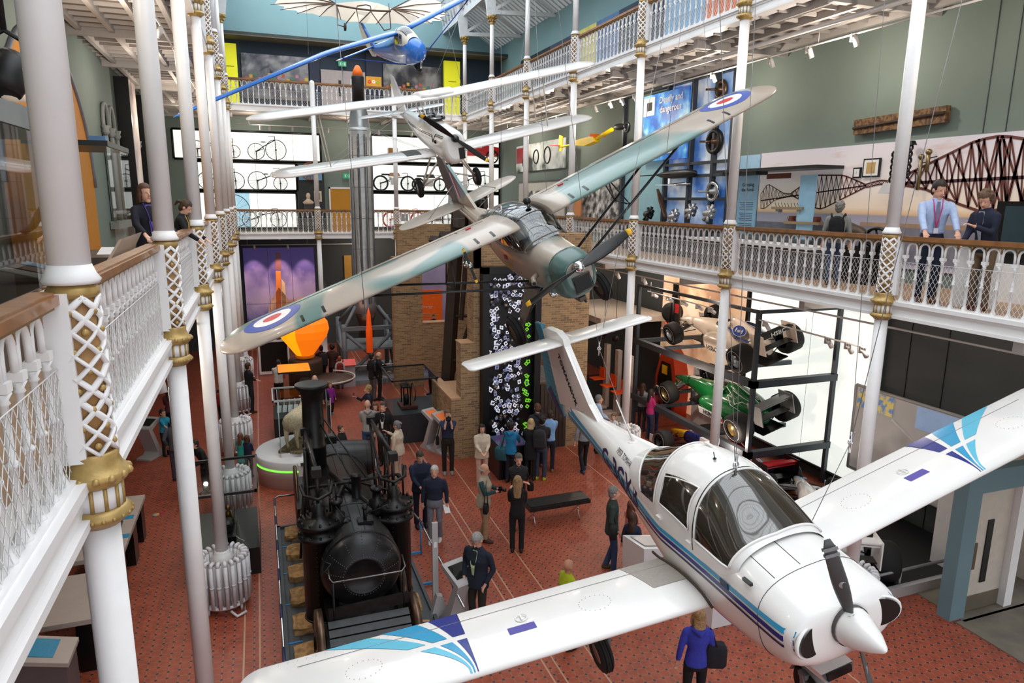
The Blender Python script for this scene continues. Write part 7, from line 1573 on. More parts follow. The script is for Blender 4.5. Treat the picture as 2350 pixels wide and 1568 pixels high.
# ---------------- left gallery wall ----------------
OAR=mat('ochre_recess','#b8761a',.7,var=.05,emit=.1); xw=-3.66
b=MB(); cy,r_,zs=16.2,3.25,7.35
b.add([(xw,cy-r_,5.62)]+[(xw,cy-r_*cos(PI*i/24),zs+r_*.9*sin(PI*i/24)) for i in range(25)]+[(xw,cy+r_,5.62)],[list(range(27))[::-1]],OAR)
b.tube([(xw+.01,cy-r_*cos(PI*i/24),zs+r_*.9*sin(PI*i/24)) for i in range(25)],.05,mat('arch_edge_lilac','#7d7f8f',.6),6); struct(b,'wall_left_arch_recess')
for cyw,l in ((21.9,1),(25.7,2)):
    b=MB()
    for dy in (-.42,.42):
        b.add([(xw,cyw+dy-.27,6.5)]+[(xw,cyw+dy-.27*cos(PI*i/10),9.0+.45*sin(PI*i/10)) for i in range(11)]+[(xw,cyw+dy+.27,6.5)],[list(range(13))[::-1]],mat('window_dark','#16181b',.2))
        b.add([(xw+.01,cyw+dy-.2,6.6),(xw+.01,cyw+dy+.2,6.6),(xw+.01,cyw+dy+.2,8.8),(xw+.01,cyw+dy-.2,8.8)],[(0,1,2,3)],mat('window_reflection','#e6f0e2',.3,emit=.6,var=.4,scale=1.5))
    w=struct(b,'window_%d'%l); b=MB()
    for dy in (-.42,.42): b.tube([(xw+.04,cyw+dy-.36,8.9)]+[(xw+.04,cyw+dy-.36*cos(PI*i/10),9.0+.55*sin(PI*i/10)) for i in range(11)]+[(xw+.04,cyw+dy+.36,8.9)],.05,mat('stone_trim_grey','#8d9390',.6),6)
    for dy in (-.8,0,.8): b.cyl((xw+.08,cyw+dy,6.5),(xw+.08,cyw+dy,8.7),.05,mat('stone_trim_grey','#8d9390',.6)); b.lathe([(.05,8.7),(.1,8.8),(.08,8.85),(.11,8.95)],mat('stone_trim_grey','#8d9390',.6),c=(xw+.08,cyw+dy,0),n=10)
    b.bb((xw,cyw-1,6.3),(xw+.2,cyw+1,6.5),mat('stone_trim_grey','#8d9390',.6)); b.build('window_frame',w)
for y_,l,c in ((23.6,'nearer','#b9a7a2'),(27.5,'farther','#a99690')):
    t=thing('tall_banner','tall narrow picture banner with thick black edge on the left gallery wall, %s one'%l,'banner'); b=MB(); b.bb((-3.67,y_,5.62),(-3.3,y_+.1,10.55),BLACK); b.build('edge',t); b=MB(); b.bb((-3.4,y_+.1,5.9),(-3.34,y_+1.5,10.55),picmat('banner_'+l,'#6b5a5c',c,'#d9c9c2',.8,.1)); b.build('print',t)
# near glass case on the left gallery
t=thing('gallery_case','large glass display case on a brown counter at the left edge','display case'); CBR=mat('counter_wood_brown','#5d4f47',.45,var=.15)
b=MB(); b.bb((-3.3,5.5,5.62),(-1.95,9.2,6.3),CBR); b.build('counter',t); b=MB(); b.quad((-1.96,5.5,6.3),(-1.96,9.2,6.3),(-1.96,9.2,7.75),(-1.96,5.5,7.75),glass('case_front_near','#dfe8ea',.45,.12)); b.quad((-3.3,9.2,6.3),(-1.96,9.2,6.3),(-1.96,9.2,7.75),(-3.3,9.2,7.75),CASE); b.build('glass',t)
b=MB(); b.bb((-3.3,5.5,7.75),(-1.94,9.22,7.95),mat('case_header_grey','#6c7274',.4)); b.build('header',t)
for k,(c,l) in enumerate((('#d8d8dc','white'),('#7a4a40','dark red'),('#9fb8dc','pale blue'))): b=MB(); b.prism([(-2.05,8.0+.36*k,6.33),(-2.45,8.1+.36*k,6.42),(-2.45,8.38+.36*k,6.42),(-2.05,8.3+.36*k,6.33)],(0,0,.012),mat('label_'+l.replace(' ','_'),c,.5)); b.build('caption_card',label='%s caption card sloping inside the large left gallery case'%l,cat='sign')
t=thing('mask_exhibit','brown leather flying helmet exhibit inside the large left gallery case','exhibit',(-2.7,8.0,6.9)); b=MB(); b.ball((0,0,.1),.16,mat('leather_brown','#5e3a28',.5),12,8,(1,.8,1.3)); b.cyl((0,0,-.6),(0,0,0),.05,mat('leather_brown','#5e3a28',.5)); b.build('helmet',t)
t=thing('orange_sign','thin orange lit sign strip above the large left gallery case','sign'); b=MB(); b.bb((-3.5,9.0,8.28),(-3.45,10.2,8.42),mat('lit_ochre','#d08a1c',.5,emit=.4)); b.build('strip',t); b=MB(); b.bb((-3.56,8.95,8.25),(-3.5,10.25,8.46),BLACK); b.build('backing',t)
t=thing('gallery_case','tall narrow glass case with ochre back on the left gallery','display case'); b=MB(); b.bb((-3.2,12.3,5.62),(-2.1,14.2,6.1),CBR); b.build('base',t); b=MB(); b.quad((-2.1,12.3,6.1),(-2.1,14.2,6.1),(-2.1,14.2,7.9),(-2.1,12.3,7.9),CASE); b.quad((-3.2,14.2,6.1),(-2.1,14.2,6.1),(-2.1,14.2,7.9),(-3.2,14.2,7.9),CASE); b.build('glass',t); b=MB(); b.bb((-3.2,12.3,6.1),(-3.15,14.2,7.9),OAR); b.bb((-3.2,12.3,7.9),(-2.08,14.2,7.98),EDG); b.build('back_panel',t); b=MB(); b.box((-2.5,14.0,8.05),(.25,.2,.22),mat('blue_box','#5d86b8',.5)); b.build('blue_box',t)
t=thing('caption_desk','dark stepped desk with a white caption sheet on the left gallery','desk'); b=MB(); b.bb((-2.3,10.6,5.62),(-1.7,12.1,6.25),CBR); b.bb((-2.4,10.5,6.25),(-1.65,12.1,6.35),CBR); b.build('desk',t); b=MB(); b.box((-1.95,11.2,6.37),(.4,.5,.015),WHITE,rot=MX.Rotation(R(12),3,'X')); b.build('caption_sheet',t)
t=thing('reading_board','slanted brown reading board with a pale edge behind the left railing','sign'); 
q=[at('x',-1.15,px,py) for px,py in ((245,611),(300,587),(326,532),(281,548))]; b=MB(); b.prism(q,(-.03,.0,-.01),mat('board_brown','#8d7868',.4)); b.build('board',t); b=MB(); b.bb((-1.5,8.5,5.62),(-1.3,9.3,6.4),CBR); b.build('stand',t)
t=thing('stage_light','large black stage lantern hanging at the top left edge','lamp',tuple(at('y',6.0,20,160))); BLL=mat('lantern_black','#161616',.45); b=MB(); b.lathe([(.10,.18),(.13,.1),(.13,-.05),(.08,-.12),(.001,-.12)],BLL,n=16,axis='z'); b.build('housing',t,rot=(R(160),R(10),0)); b=MB(); b.ball((.01,.05,-.17),.1,mat('lens_glow','#d9cbb8',.2,emit=.3),12,6,(1,1,.4)); b.build('lens',t); b=MB(); b.tube([(-.14,0,0),(-.13,0,.18),(0,0,.26),(.13,0,.18),(.14,0,0)],.018,BLL,6); b.cyl((0,0,.26),(0,0,1.8),.02,BLL); b.build('yoke',t)
# ---------------- track lights ----------------
SPW=mat('spot_white','#d8d4d2',.4); GLOW=mat('spot_glow','#fff2e0',.4,emit=9.)
def track(label,p,q,heads,lit=(),drop=.0,thick=.02,group=None,aim=(.5,0,-1)):
    t=thing('track_light',label,'spotlight track',group=group); b=MB(); b.tube([p,q],thick,SPW,5); p,q=V(p),V(q)
    for f in (.05,.5,.95): b.cyl(p.lerp(q,f),p.lerp(q,f)+V((0,0,.3)),.006,SPW,n=4)
    b.build('rail',t); a=V(aim).normalized()
    for i,f in enumerate(heads):
        c=p.lerp(q,f)+V((0,0,-.06)); b=MB(); b.cyl(c+V((0,0,.05)),c,.02,SPW,n=5); b.cyl(c-a*.02,c+a*.17,.05,SPW,n=10); b.box(c+V((0,.07,0)),(.05,.05,.14),SPW); 
        h=b.build('spotlight',t)
        if i in lit: b=MB(); b.lathe([(.001,0),(.045,0)],GLOW,n=10); o=b.build('glowing_lens',h,loc=c+a*.172); o.rotation_euler=a.to_track_quat('Z','Y').to_euler()
    return t
G='white spotlight tracks under the galleries'
track('long white spotlight track under the right top gallery, far half',(10.8,18,10.3),(10.8,31,10.3),[.08,.14,.2,.28,.4,.44,.52,.6,.68,.8,.88],(3,),group=G); track('long white spotlight track under the right top gallery, near half',(10.8,6,10.3),(10.8,17.5,10.3),[.12,.3,.42,.52,.62,.8],(3,),group=G)
b=MB(); b.tube([(10.15,3,10.42),(10.15,32,10.42)],.045,SPW,6); b.build('ceiling_pipe',label='long white conduit pipe under the right top gallery',cat='pipe')
track('white spotlight track along the far gallery ceiling',(-.6,33.4,10.3),(9,33.4,10.3),[.1,.14,.24,.4,.52,.64,.8],group=G,aim=(0,.6,-1))
track('brown spotlight track on the ground floor before the rocket poster',(-.8,33.6,5.05),(5,33.6,5.05),[.1,.35,.6],(),group=G,aim=(0,.6,-1))
track('short white spotlight track above the warm lit nose cone display',(11.2,18.4,4.45),(11.2,15.1,4.4),[.1,.35,.58,.8,.97],(),group=G,aim=(1,0,-.6)); track('short white spotlight track above the rear of the white racing car',(11.0,13.2,4.45),(11.0,9.9,4.4),[.12,.7,.86,.97],(),group=G,aim=(.6,0,-.8))
track('grey spotlight track under the edge of the right middle gallery',(10.0,3,5.1),(10.0,22,5.1),[.72,.8,.88,.93],(2,3),group=G)
track('white spotlight track under the left top gallery',(-1.5,8,10.3),(-1.5,30,10.3),[.08,.2,.33,.5,.7],(),group=G,aim=(-.5,0,-1)); track('spotlight track under the left middle gallery',(-1.2,7,5.1),(-1.2,16,5.1),[.2,.37],(1,),group=G,aim=(.2,-.3,-1))
for y in (7,11,15,20,25,30): lamp('POINT',(10.6,y,9.9),95,.06,'#fff0dc',name='track_and_fill_light'); lamp('POINT',(-2.2,y,9.9),75,.06,'#fff0dc',name='track_and_fill_light')
for p in ((11.2,17.4,4.9),(10.9,14.6,4.9),(10.7,16,2.4),(10.7,13.5,1.2)): lamp('POINT',p,60,.06,'#ffe9d6',name='track_and_fill_light')  # low ones are off any track, added to brighten the racing cars
for p in ((-1.8,10,5.0),(-2,16,5.0),(-2,22,5.),(11.3,22,5.0),(11.5,27,5.0),(5,33.5,5.0),(9,33.5,5.0),(-1.8,12.5,5.0),(11,9.5,4.8),(12.3,19.5,4.6)): lamp('POINT',p,60,.06,'#fff0dc',name='track_and_fill_light')
for p in ((0,33.5,10.2),(4.2,33.5,10.2),(8.5,33.5,10.2)): lamp('POINT',p,60,.06,'#fff0dc',name='track_and_fill_light')
# ---------------- suspension cables ----------------
CBL=mat('steel_cable','#8a878a',.4,.4)
def cable(label,pts,r=.0045,shk=None):
    t=thing('suspension_cable',label,'cable',group='steel cables holding the aircraft'); b=MB(); b.tube(pts,r,CBL,4); b.build('wire',t)
    if shk: b=MB(); b.torus(shk,.03,.01,CHROME,'y',12,5); b.cyl(V(shk)-V((0,0,.12)),V(shk)+V((0,0,.12)),.014,CHROME,n=5); b.build('shackle',t)
def loc1(p,T,ypr):
    y,pp,r=[R(q) for q in ypr]; return V(T)+(MX.Rotation(y,3,'Z')@MX.Rotation(pp,3,'Y')@MX.Rotation(r,3,'X'))@V(p)
T1=((4.485,3.522,3.671),(-93.311,-1.937,12.572)); T2=((4.696,9.8,6.138),(-87.853,7.331,24.713)); T3=((4.483,16.271,8.565),(-88.323,11.708,12.186))
a=loc1((-1.83,.0,.86),*T1); cable('cable pair rising from the white aircraft cabin roof to the glass roof',[a,a+V((-.15,.3,3)),a+V((-.6,1.2,11.5))],shk=a+V((0,0,.1))); cable('second cable of the pair above the white aircraft cabin',[a,a+V((.25,.5,3)),a+V((1.2,2.0,11.5))])
a=loc1((-1.75,.62,-.1),*T1); m_=at('y',a.y+.2,1952,1015); cable('cable from the port wing root of the white aircraft up to its shackle',[a,m_,m_+(m_-a)*.1],shk=m_); cable('cable from the wing shackle upward past the right column',[m_,at('y',m_.y+1.2,2208,0),at('y',m_.y+1.6,2290,-500)]); cable('second cable from the wing shackle up beside the right column',[m_,at('y',m_.y+1,2030,0),at('y',m_.y+1.5,2045,-500)])
a=loc1((-6.4,0,1.6),*T1); m_=at('y',a.y,1375,800); cable('forked cable holding the tail of the white aircraft',[loc1((-4.3,.0,.45),*T1),m_],shk=m_); cable('left branch of the tail cable fork of the white aircraft',[m_,at('y',a.y+.5,1285,50),at('y',a.y+.8,1240,-300)]); cable('right branch of the tail cable fork of the white aircraft',[m_,at('y',a.y+.2,1430,520),at('y',a.y+1,1560,-100)])
a=at('y',11.9,1150,488); cable('cable pair above the port side of the camouflaged aircraft cabin',[a,at('y',12,1150,0),at('y',12.1,1150,-200)],.004,shk=a); a=at('y',11.9,1256,465); cable('cable above the starboard cabin edge of the camouflaged aircraft',[a,at('y',12.2,1238,200),at('y',12.6,1222,-100)],.004,shk=a)
for i,(p,q) in enumerate((((1628,250),(1612,0)),((1530,345),(1570,0)),((840,735),(760,-100)))): cable('thin cable %s of the camouflaged aircraft'%['near the starboard roundel','at mid starboard wing','near the port roundel'][i],[at('y',10.6,*p),at('y',11.5,*q)],.005)
for i,(p,q) in enumerate((((985,215),(1100,-80)),((1060,200),(1000,-60)),((1190,175),(1225,-60)))): cable('thin cable above the white biplane %s'%['centre section','upper wing root','starboard wing'][i],[at('y',17,*p),at('y',18,*q)],.005)
for i,(p,q) in enumerate((((708,125),(700,-60)),((1015,28),(1005,-60)))): cable('thin cable holding the blue glider wing, %s'%['left','right'][i],[at('y',19.8,*p),at('y',20,*q)],.004)
# ---------------- people ----------------
SKIN=[mat('skin_fair','#d9a58c',.55,var=.05),mat('skin_tan','#c08a6c',.55,var=.05)]
EYE=mat('eye_dark','#2b211e',.4); LIP=mat('lip_rose','#bf7a6c',.5)
def cloth(c): return mat('cloth_'+c.strip('#'),c,.85,var=.1,scale=18,bump=.35)
def hairm(c): return mat('hair_'+c.strip('#'),c,.6,var=.3,scale=45,bump=.5)
def shoem(c): return mat('shoe_'+c.strip('#'),c,.5)
def ik(s,h,a,b,pole):
    s,h=V(s),V(h); d=h-s; L=min(d.length,(a+b)*.995); d=d.normalized(); h=s+d*L
    x=(a*a-b*b+L*L)/(2*L); y=math.sqrt(max(0,a*a-x*x)); p=V(pole); p=(p-d*p.dot(d)); p=p.normalized() if p.length>1e-4 else V((0,-1,0))
    return s+d*x+p*y,h
POSES={'down':((.27,.03,.80),(.27,.03,.80)),'pocket':((.21,.1,.93),(.21,.1,.93)),'front':((.06,.3,1.03),(.06,.3,1.03)),'camera':((.05,.2,1.56),(.05,.2,1.56)),'lowcam':((.07,.3,1.18),(.07,.3,1.18)),
 'phone':((.12,.38,1.36),(.26,.06,.85)),'crossed':((-.1,.24,1.18),(-.12,.22,1.12)),'rail':((.2,.44,1.0),(.2,.44,1.0)),'reach':((.1,.45,1.0),(.16,.4,1.0)),'one':((.1,.3,1.1),(.27,.03,.80)),'face':((.1,.22,1.5),(.14,.25,1.2)),'hold':((.1,.3,1.05),(.05,.28,1.28))}
def person(label,px,py,H,f,top='#222222',bot='#222222',hair='#3a2a20',shoe='#1a1a1a',pose='down',hs='short',hem=.9,sleeve=1.,lean=0,nod=0,turn=0,fat=1.,walk=0.,skin=0,fz=0.,ax='z',av=None,vox=.013,shirt=None,female=False,group=None,extra=None,fabs=None,child=False,collar=None):
    if ax=='z': p=at('z',fz+H,px,py)
    else: p=at(ax,av,px,py); H=p.z-fz
    hd=math.atan2(-p.y,-p.x)-PI/2+R(f) if fabs is None else R(fabs)
    t=thing('person',label,'person',(p.x,p.y,fz),(0,0,hd),group=group)
    k=H/1.75; hk=1.0 if not child else 1.15
    la=R(lean); hip=V((0,0,.95))
    def up(q): # lean the upper body about the hips
        q=V(q)
        if q.z>.9:
            d=q-hip; y=d.y*cos(la)+d.z*sin(la); z=-d.y*sin(la)+d.z*cos(la); q=hip+V((d.x,y,z))
        return q*k
    SK=SKIN[skin]; sw=.185*fat if not female else .165*fat
    if child: sw=.15
    # arms
    arms=[]
    for s,tg in zip((1,-1),POSES[pose] if isinstance(pose,str) else pose):
        sh=up((s*sw,0,1.42)); h=V((s*tg[0],tg[1],tg[2]));  h=up(h) if lean and pose not in('rail','reach') else h*k
        e,h=ik(sh,h,.285*k,.26*k,(s*.45,-.5,-.75)); arms.append((s,sh,e,h))
    legs=[]
    for s in (1,-1):
        yo=walk*s; an=V((s*.095,yo*1.0-(abs(walk)*.2),.09)); kn=V((s*.1,yo*.45+.03+(.06 if walk and s*walk<0 else 0),.5)); legs.append((s,V((s*.09,0,.93))*k,kn*k,an*k))
    hc=up((0,.02,1.60)); nt=R(turn); nd=R(nod)
    def hp(x,y,z): # head-local point
        x*=hk;y*=hk;z*=hk
        y,z=y*cos(nd)+z*sin(nd)*1.0,-y*sin(nd)+z*cos(nd); x,y=x*cos(nt)-y*sin(nt),x*sin(nt)+y*cos(nt); return hc+V((x,y,z))*k
    b=MB()
    def hball(c,r,sc,n=14,m=9):
        rs=[]
        for i in range(m+1):
            a=-PI/2+PI*i/m; rr=max(cos(a),.01)*r
            rs.append([hp(c[0]+rr*cos(2*PI*j/n)*sc[0],c[1]+rr*sin(2*PI*j/n)*sc[1],c[2]+r*sin(a)*sc[2]) for j in range(n)])
        return rs
    def addh(b,c,r,sc,m): b.rings(hball(c,r,sc),m,False)
    addh(b,(0,-.012,.035),.1,(.78,.98,1.08),SK); addh(b,(0,.02,-.04),.075,(.8,.95,1.1),SK)
    b.tube([hp(0,.092,.02),hp(0,.112,-.018),hp(0,.095,-.03)],[.008*k,.015*k,.012*k],SK,7)
    for s in (1,-1): addh(b,(s*.08,-.005,.0),.02,(.6,1,1.5),SK)
    addh(b,(0,.062,-.098),.028,(1.2,.9,.8),SK)
    b.tube([hp(0,-.01,-.05),up((0,-.0,1.47)),up((0,0,1.36))],[.052*k,.056*k,.09*k],SK,10)
    b.tube([up((0,0,1.40)),up((0,0,1.2)),up((0,0,.95))],[sw*.6*k,.09*k,.11*k],SK,10,ry=[.06*k,.06*k,.07*k])
    for s,sh,e,h in arms:
        b.tube([sh+(e-sh)*.1-V((s*.03,0,.01))*k,sh*.6+e*.4,e,h],[.022*k,.034*k,.034*k,.026*k],SK,9)
        d=(h-e).normalized(); sd=d.cross(V((0,0,1))); sd=(sd if sd.length>.3 else V((1,0,0))).normalized(); nn=sd.cross(d)
        b.tube([h-d*.01,h+d*.045*k,h+d*.085*k],[.028*k,.036*k,.034*k],SK,8,ry=[.02*k,.015*k,.013*k])
        for i,(o,l) in enumerate(((-.026,.062),(-.009,.072),(.009,.068),(.026,.055))):
            q=h+d*.075*k+sd*o*k; b.tube([q,q+(d*.6*l-nn*.15*l)*k*1,q+(d*.85*l-nn*.55*l)*k],[.0085*k]*3,SK,6)
        q=h+d*.03*k+sd*.028*k*(-s); b.tube([h+d*.02*k,q+(d*.015)*k,q+(d*.05+sd*.02*-s)*k],[.013*k,.011*k,.009*k],SK,6)
    for s,a_,kn,an in legs: b.tube([a_,kn,an],[.07*k,.05*k,.04*k],SK,8)
    o=b.build('body',t); remesh(o,vox*(1 if H>1.2 else .8),1)
    me=o.data; me.materials.append(EYE); me.materials.append(LIP)
    ey=[hp(s*.032,.085,.018) for s in (1,-1)]; br=[hp(s*.033,.088,.042) for s in (1,-1)]; lp=hp(0,.09,-.058)
    for pl in me.polygons:
        c=pl.center
        if (c-hc).length<.14*k*hk:
            for q in ey+br:
                if (c-q).length<.0125*k: pl.material_index=1
            if abs((c-lp).z)<.007*k and (c-lp).length<.022*k: pl.material_index=2
    # top garment
    TM=cloth(top); b=MB(); fw=fat; fe=female
    rings=[(1.475,.075,.07),(1.45,sw*.66,.08),(1.41,sw*.92,.098),(1.36,sw*1.0,.112),(1.28,sw*1.0,.125*fw),(1.12,(.135 if fe else .152)*fw,.112*fw),(1.0,.158*fw,.122*fw),(.9,.17*fw,.13*fw)]
    zz_=.9
    while zz_>hem+.001: zz_=max(hem,zz_-.12); rings.append((zz_,.17*fw+.025*(.9-zz_)*3,.13*fw+.02*(.9-zz_)*3))
    if hem>.9: rings=[r for r in rings if r[0]>=hem-.02]
    rr=[[up((w*cos(2*PI*j/16),d*sin(2*PI*j/16)+(.02 if fat>1.15 and 1<z<1.3 else 0),z)) for j in range(16)] for z,w,d in rings]; b.rings(rr,TM)
    for s,sh,e,h in arms:
        if sleeve>=.9: w_=h+(e-h).normalized()*.02*k; b.tube([sh-V((s*.045,0,-.005))*k,sh+(e-sh)*.12-V((s*.008,0,0))*k,sh*.5+e*.5,e,w_],[.04*k,.056*k,.056*k,.05*k,.04*k],TM,10)
        elif sleeve>0: q=sh+(e-sh)*min(1,sleeve*2); pts=[sh-V((s*.045,0,0))*k,sh+(e-sh)*.12,q]; b.tube(pts,[.04*k,.056*k,.055*k],TM,10)
    if collar=='hood': b.tube([up((-.09,-.06,1.47)),up((0,-.13,1.42)),up((.09,-.06,1.47))],[.04*k,.055*k,.04*k],TM,8)
    else: b.tube([up((.06*cos(a),.06*sin(a)-.0,1.485)) for a in [2*PI*i/10 for i in range(10)]],.018*k,TM,6,closed=True)
    o=b.build('jacket' if hem<.88 else 'top',t); remesh(o,.017 if H>1.2 else .013,2)
    if shirt:
        SM=cloth(shirt); b=MB(); F_=lambda x,z,e_=.006:up((x,[.075,.105,.125*fw,.125*fw,.118*fw,.128*fw][min(5,max(0,int((1.46-z)/.09)))]+e_,z))
        b.add([F_(-.045,1.46),F_(.045,1.46),F_(.055,1.37),F_(.05,1.27),F_(.035,1.18),F_(.02,1.05),F_(-.02,1.05),F_(-.035,1.18),F_(-.05,1.27),F_(-.055,1.37)],[list(range(10))[::-1]],SM); b.build('shirt_front',t)
    # trousers and shoes
    BM=cloth(bot); b=MB(); b.rings([[V((w*cos(2*PI*j/16),d*sin(2*PI*j/16),z))*k for j in range(16)] for z,w,d in ((1.0,.145*fw,.11*fw),(.92,.165*fw,.125*fw),(.84,.17*fw,.125*fw),(.79,.14,.1))],BM)
    for s,a_,kn,an in legs: b.tube([a_-V((0,0,.03))*k,a_*.5+kn*.5,kn,kn*.5+an*.5,an+V((0,0,-.02))*k],[.088*k,.08*k,.064*k,.06*k,.06*k],BM,10)
    o=b.build('trousers',t); remesh(o,.017 if H>1.2 else .013,1)
    for s,a_,kn,an in legs:
        b=MB(); n=10; b.rings([[V((an.x+w*cos(2*PI*j/n)*k,an.y+(y0+l*sin(2*PI*j/n))*k,z*k+max(0,an.z-.09*k))) for j in range(n)] for z,w,l,y0 in ((.0,.045,.13,.055),(.03,.048,.135,.055),(.06,.043,.11,.035),(.1,.036,.05,-.01))],shoem(shoe)); b.build('shoe',t)
    # hair
    if hs!='bald':
        HM=hairm(hair); b=MB()
        if hs=='ring':
            b.tube([hp(.083*cos(a),.0+.1*sin(a)-.015,.01) for a in [R(170+20*i) for i in range(11)]],[.012*k]+[.02*k]*9+[.012*k],HM,7)
        else:
            addh(b,(0,-.02,.052),.108,(.82,.98,.98),HM); addh(b,(0,-.05,.0),.09,(.9,.75,1.1),HM)
            if hs in('long','bob'):
                ln=.16 if hs=='bob' else .38
                b.tube([hp(0,-.06,.02),hp(0,-.085,-.1),hc+V((0,-.11,-ln*.8))*k+V((0,(hc.y*0),0)),hc+V((0,-.10,-ln))*k],[.085*k,.09*k,.085*k,.05*k],HM,10,ry=[.05*k,.05*k,.035*k,.02*k])
                for s in (1,-1): b.tube([hp(s*.07,.0,.05),hp(s*.085,.005,-.04),hp(s*.085,.0,-.12)],[.03*k,.03*k,.025*k],HM,7)
            if hs=='curly':
                rq=random.Random(int(px)); 
                for i in range(26): a=rq.uniform(0,2*PI); e_=rq.uniform(-.2,1.4); c_=(.085*cos(a)*cos(e_),.09*sin(a)*cos(e_)-.03,.04+.1*sin(e_)); 
                for i in range(30):
                    a=rq.uniform(PI*.95,PI*2.05); e_=rq.uniform(-.5,1.3); addh(b,(.085*cos(a)*cos(e_),.1*sin(a)*cos(e_)-.02,.045+.105*sin(e_)),.028,(1,1,1),HM)
            if hs=='bun': addh(b,(0,-.12,.06),.045,(1,1,1),HM)
            if hs=='pony': b.tube([hp(0,-.1,.06),hp(0,-.17,.04),hp(0,-.18,-.06)],[.02*k,.035*k,.015*k],HM,8)
        o=b.build('hair',t); remesh(o,.009,1)
        # clear the face
        bm=bmesh.new(); bm.from_mesh(o.data); kill=[]
        fo=(hp(0,1,0)-hc).normalized(); upv=(hp(0,0,1)-hc).normalized()
        if hs!='ring':
            for v in bm.verts:
                d=v.co-hc; 
                if d.dot(fo)>.045*k*hk and d.dot(upv)<.075*k*hk: kill.append(v)
        bmesh.ops.delete(bm,geom=kill,context='VERTS'); bm.to_mesh(o.data); bm.free()
    t['_h']=1; del t['_h']
    if extra: extra(t,up,hp,arms,k)
    return t,arms,k
def wpt(t,q): return t.matrix_basis@V(q) if False else (MX.Translation(t.location)@MX.Rotation(t.rotation_euler.z,4,'Z'))@V(q)
CAMB=mat('camera_black','#151517',.35)
def camera_of(pr,label,cat='camera'):
    t,arms,k=pr; m=(arms[0][3]+arms[1][3])/2+V((0,.06,.02)); o=thing('camera',label,cat,wpt(t,m),(0,0,t.rotation_euler.z)); b=MB(); b.box((0,0,0),(.13,.06,.09),CAMB); b.box((0,-.0,.055),(.05,.05,.03),CAMB); b.build('camera_body',o)
    b=MB(); b.lathe([(.001,.03),(.036,.03),(.036,.09),(.04,.13),(.03,.13)],CAMB,n=14,axis='y'); b.lathe([(.001,.125),(.034,.126)],mat('lens_green','#1f6a5c',.1,coat=1.),n=14,axis='y',cap=False); b.build('lens',o)
def bag(pr,label,side,z,w,d,h,c,off=.0,strap=True,name='shoulder_bag',y=0.):
    t,arms,k=pr; p=wpt(t,((.27+off)*side*k,y,z*k)); o=thing(name,label,'bag',p,(0,0,t.rotation_euler.z)); b=MB(); m=cloth(c); b.rings([[V((w/2*x_*max(-1,min(1,1.3*cos(2*PI*j/14))),d/2*x_*max(-1,min(1,1.3*sin(2*PI*j/14))),zz)) for j in range(14)] for zz,x_ in ((-h/2,.8),(-h*.4,1),(h*.3,1),(h/2,.75))],m); b.build('bag_body',o)
    if strap: b=MB(); b.tube([(-w*.4*0,-d*.4,h*.45),(-side*.1,-.02,(1.45*k-z*k)),(0,d*.4,h*.45)],.012,m,5); b.build('strap',o)
def backpack(pr,label,c,s=1.):
    t,arms,k=pr; o=thing('backpack',label,'bag',wpt(t,(0,-.22*k,1.2*k)),(0,0,t.rotation_euler.z)); b=MB(); m=cloth(c); b.rings([[V((.16*s*x_*max(-1,min(1,1.25*cos(2*PI*j/14))),.09*s*x_*max(-1,min(1,1.25*sin(2*PI*j/14))),zz*s)) for j in range(14)] for zz,x_ in ((-.25,.85),(-.2,1),(.12,1),(.22,.8),(.26,.3))],m); b.box((0,-.1*s,-.08*s),(.22*s,.05,.2*s),m); b.build('pack',o); b=MB()
    for q in (1,-1): b.tube([(q*.1,.06,.2),(q*.12,.16,.26),(q*.13,.33,.15),(q*.14,.34,-.02),(q*.13,.12,-.15)],.016,m,5)
    b.build('straps',o)
P=person
a=P('man in navy sweater and black trousers photographing upward beside the low brick wall',1027,940,1.78,5,'#2b3450','#26221f','#7a5a48','#8a8684','camera',hs='short',sleeve=.55,hem=.93); camera_of(a,'black camera with green-tinted lens held to his face by the man at the brick wall')
bag(a,'black camera with long lens hanging at the hip of the man photographing upward',1,.93,.09,.09,.24,'#151517',off=.0,strap=True,name='hanging_camera')
a=P('balding man in beige photo vest, teal sleeves and khaki trousers holding a camera',1110,1064,1.74,75,'#b5a892','#a88c6c','#b9b4ae','#4a2f26','lowcam',hs='ring',fat=1.22,hem=.82,sleeve=0,nod=8,walk=.08); 
t_,ar,k=a; b=MB(); 
for s,sh,e,h in ar: b.tube([sh,e,h+(e-h)*.1],[.058*k,.052*k,.04*k],cloth('#2a4a50'),10)
b.build('checked_sleeves',t_); camera_of(a,'black camera with long lens held by the man in the beige vest')
bag(a,'black camera pouch hanging at the front hip of the man in the beige vest',1,.86,.16,.1,.2,'#1a1a1c',name='camera_pouch',y=.12)
P('woman with very long wavy blonde hair dressed in black seen from behind',1188,1092,1.68,178,'#17171a','#17171a','#b08d66','#2a1c18',hs='long',female=True,hem=.86,pose='front')
a=P('grey haired man in black cardigan with crossed arms behind the blonde woman',1190,1040,1.78,8,'#26262a','#1f2023','#6d665f','#1a1a1a','crossed',nod=10,shirt='#5a5a5c',hem=.84)
bag(a,'black camera bag at the side of the man in the black cardigan',-1,.98,.14,.1,.2,'#131314',name='camera_bag')
a=P('white haired man in navy sweater and grey trousers by the locomotive barrier',997,1068,1.72,-8,'#20293f','#7a7d88','#d9d6d2','#dcd8d4',hs='short',pose='down',shirt=None,hem=.93,walk=.06,fat=1.1)
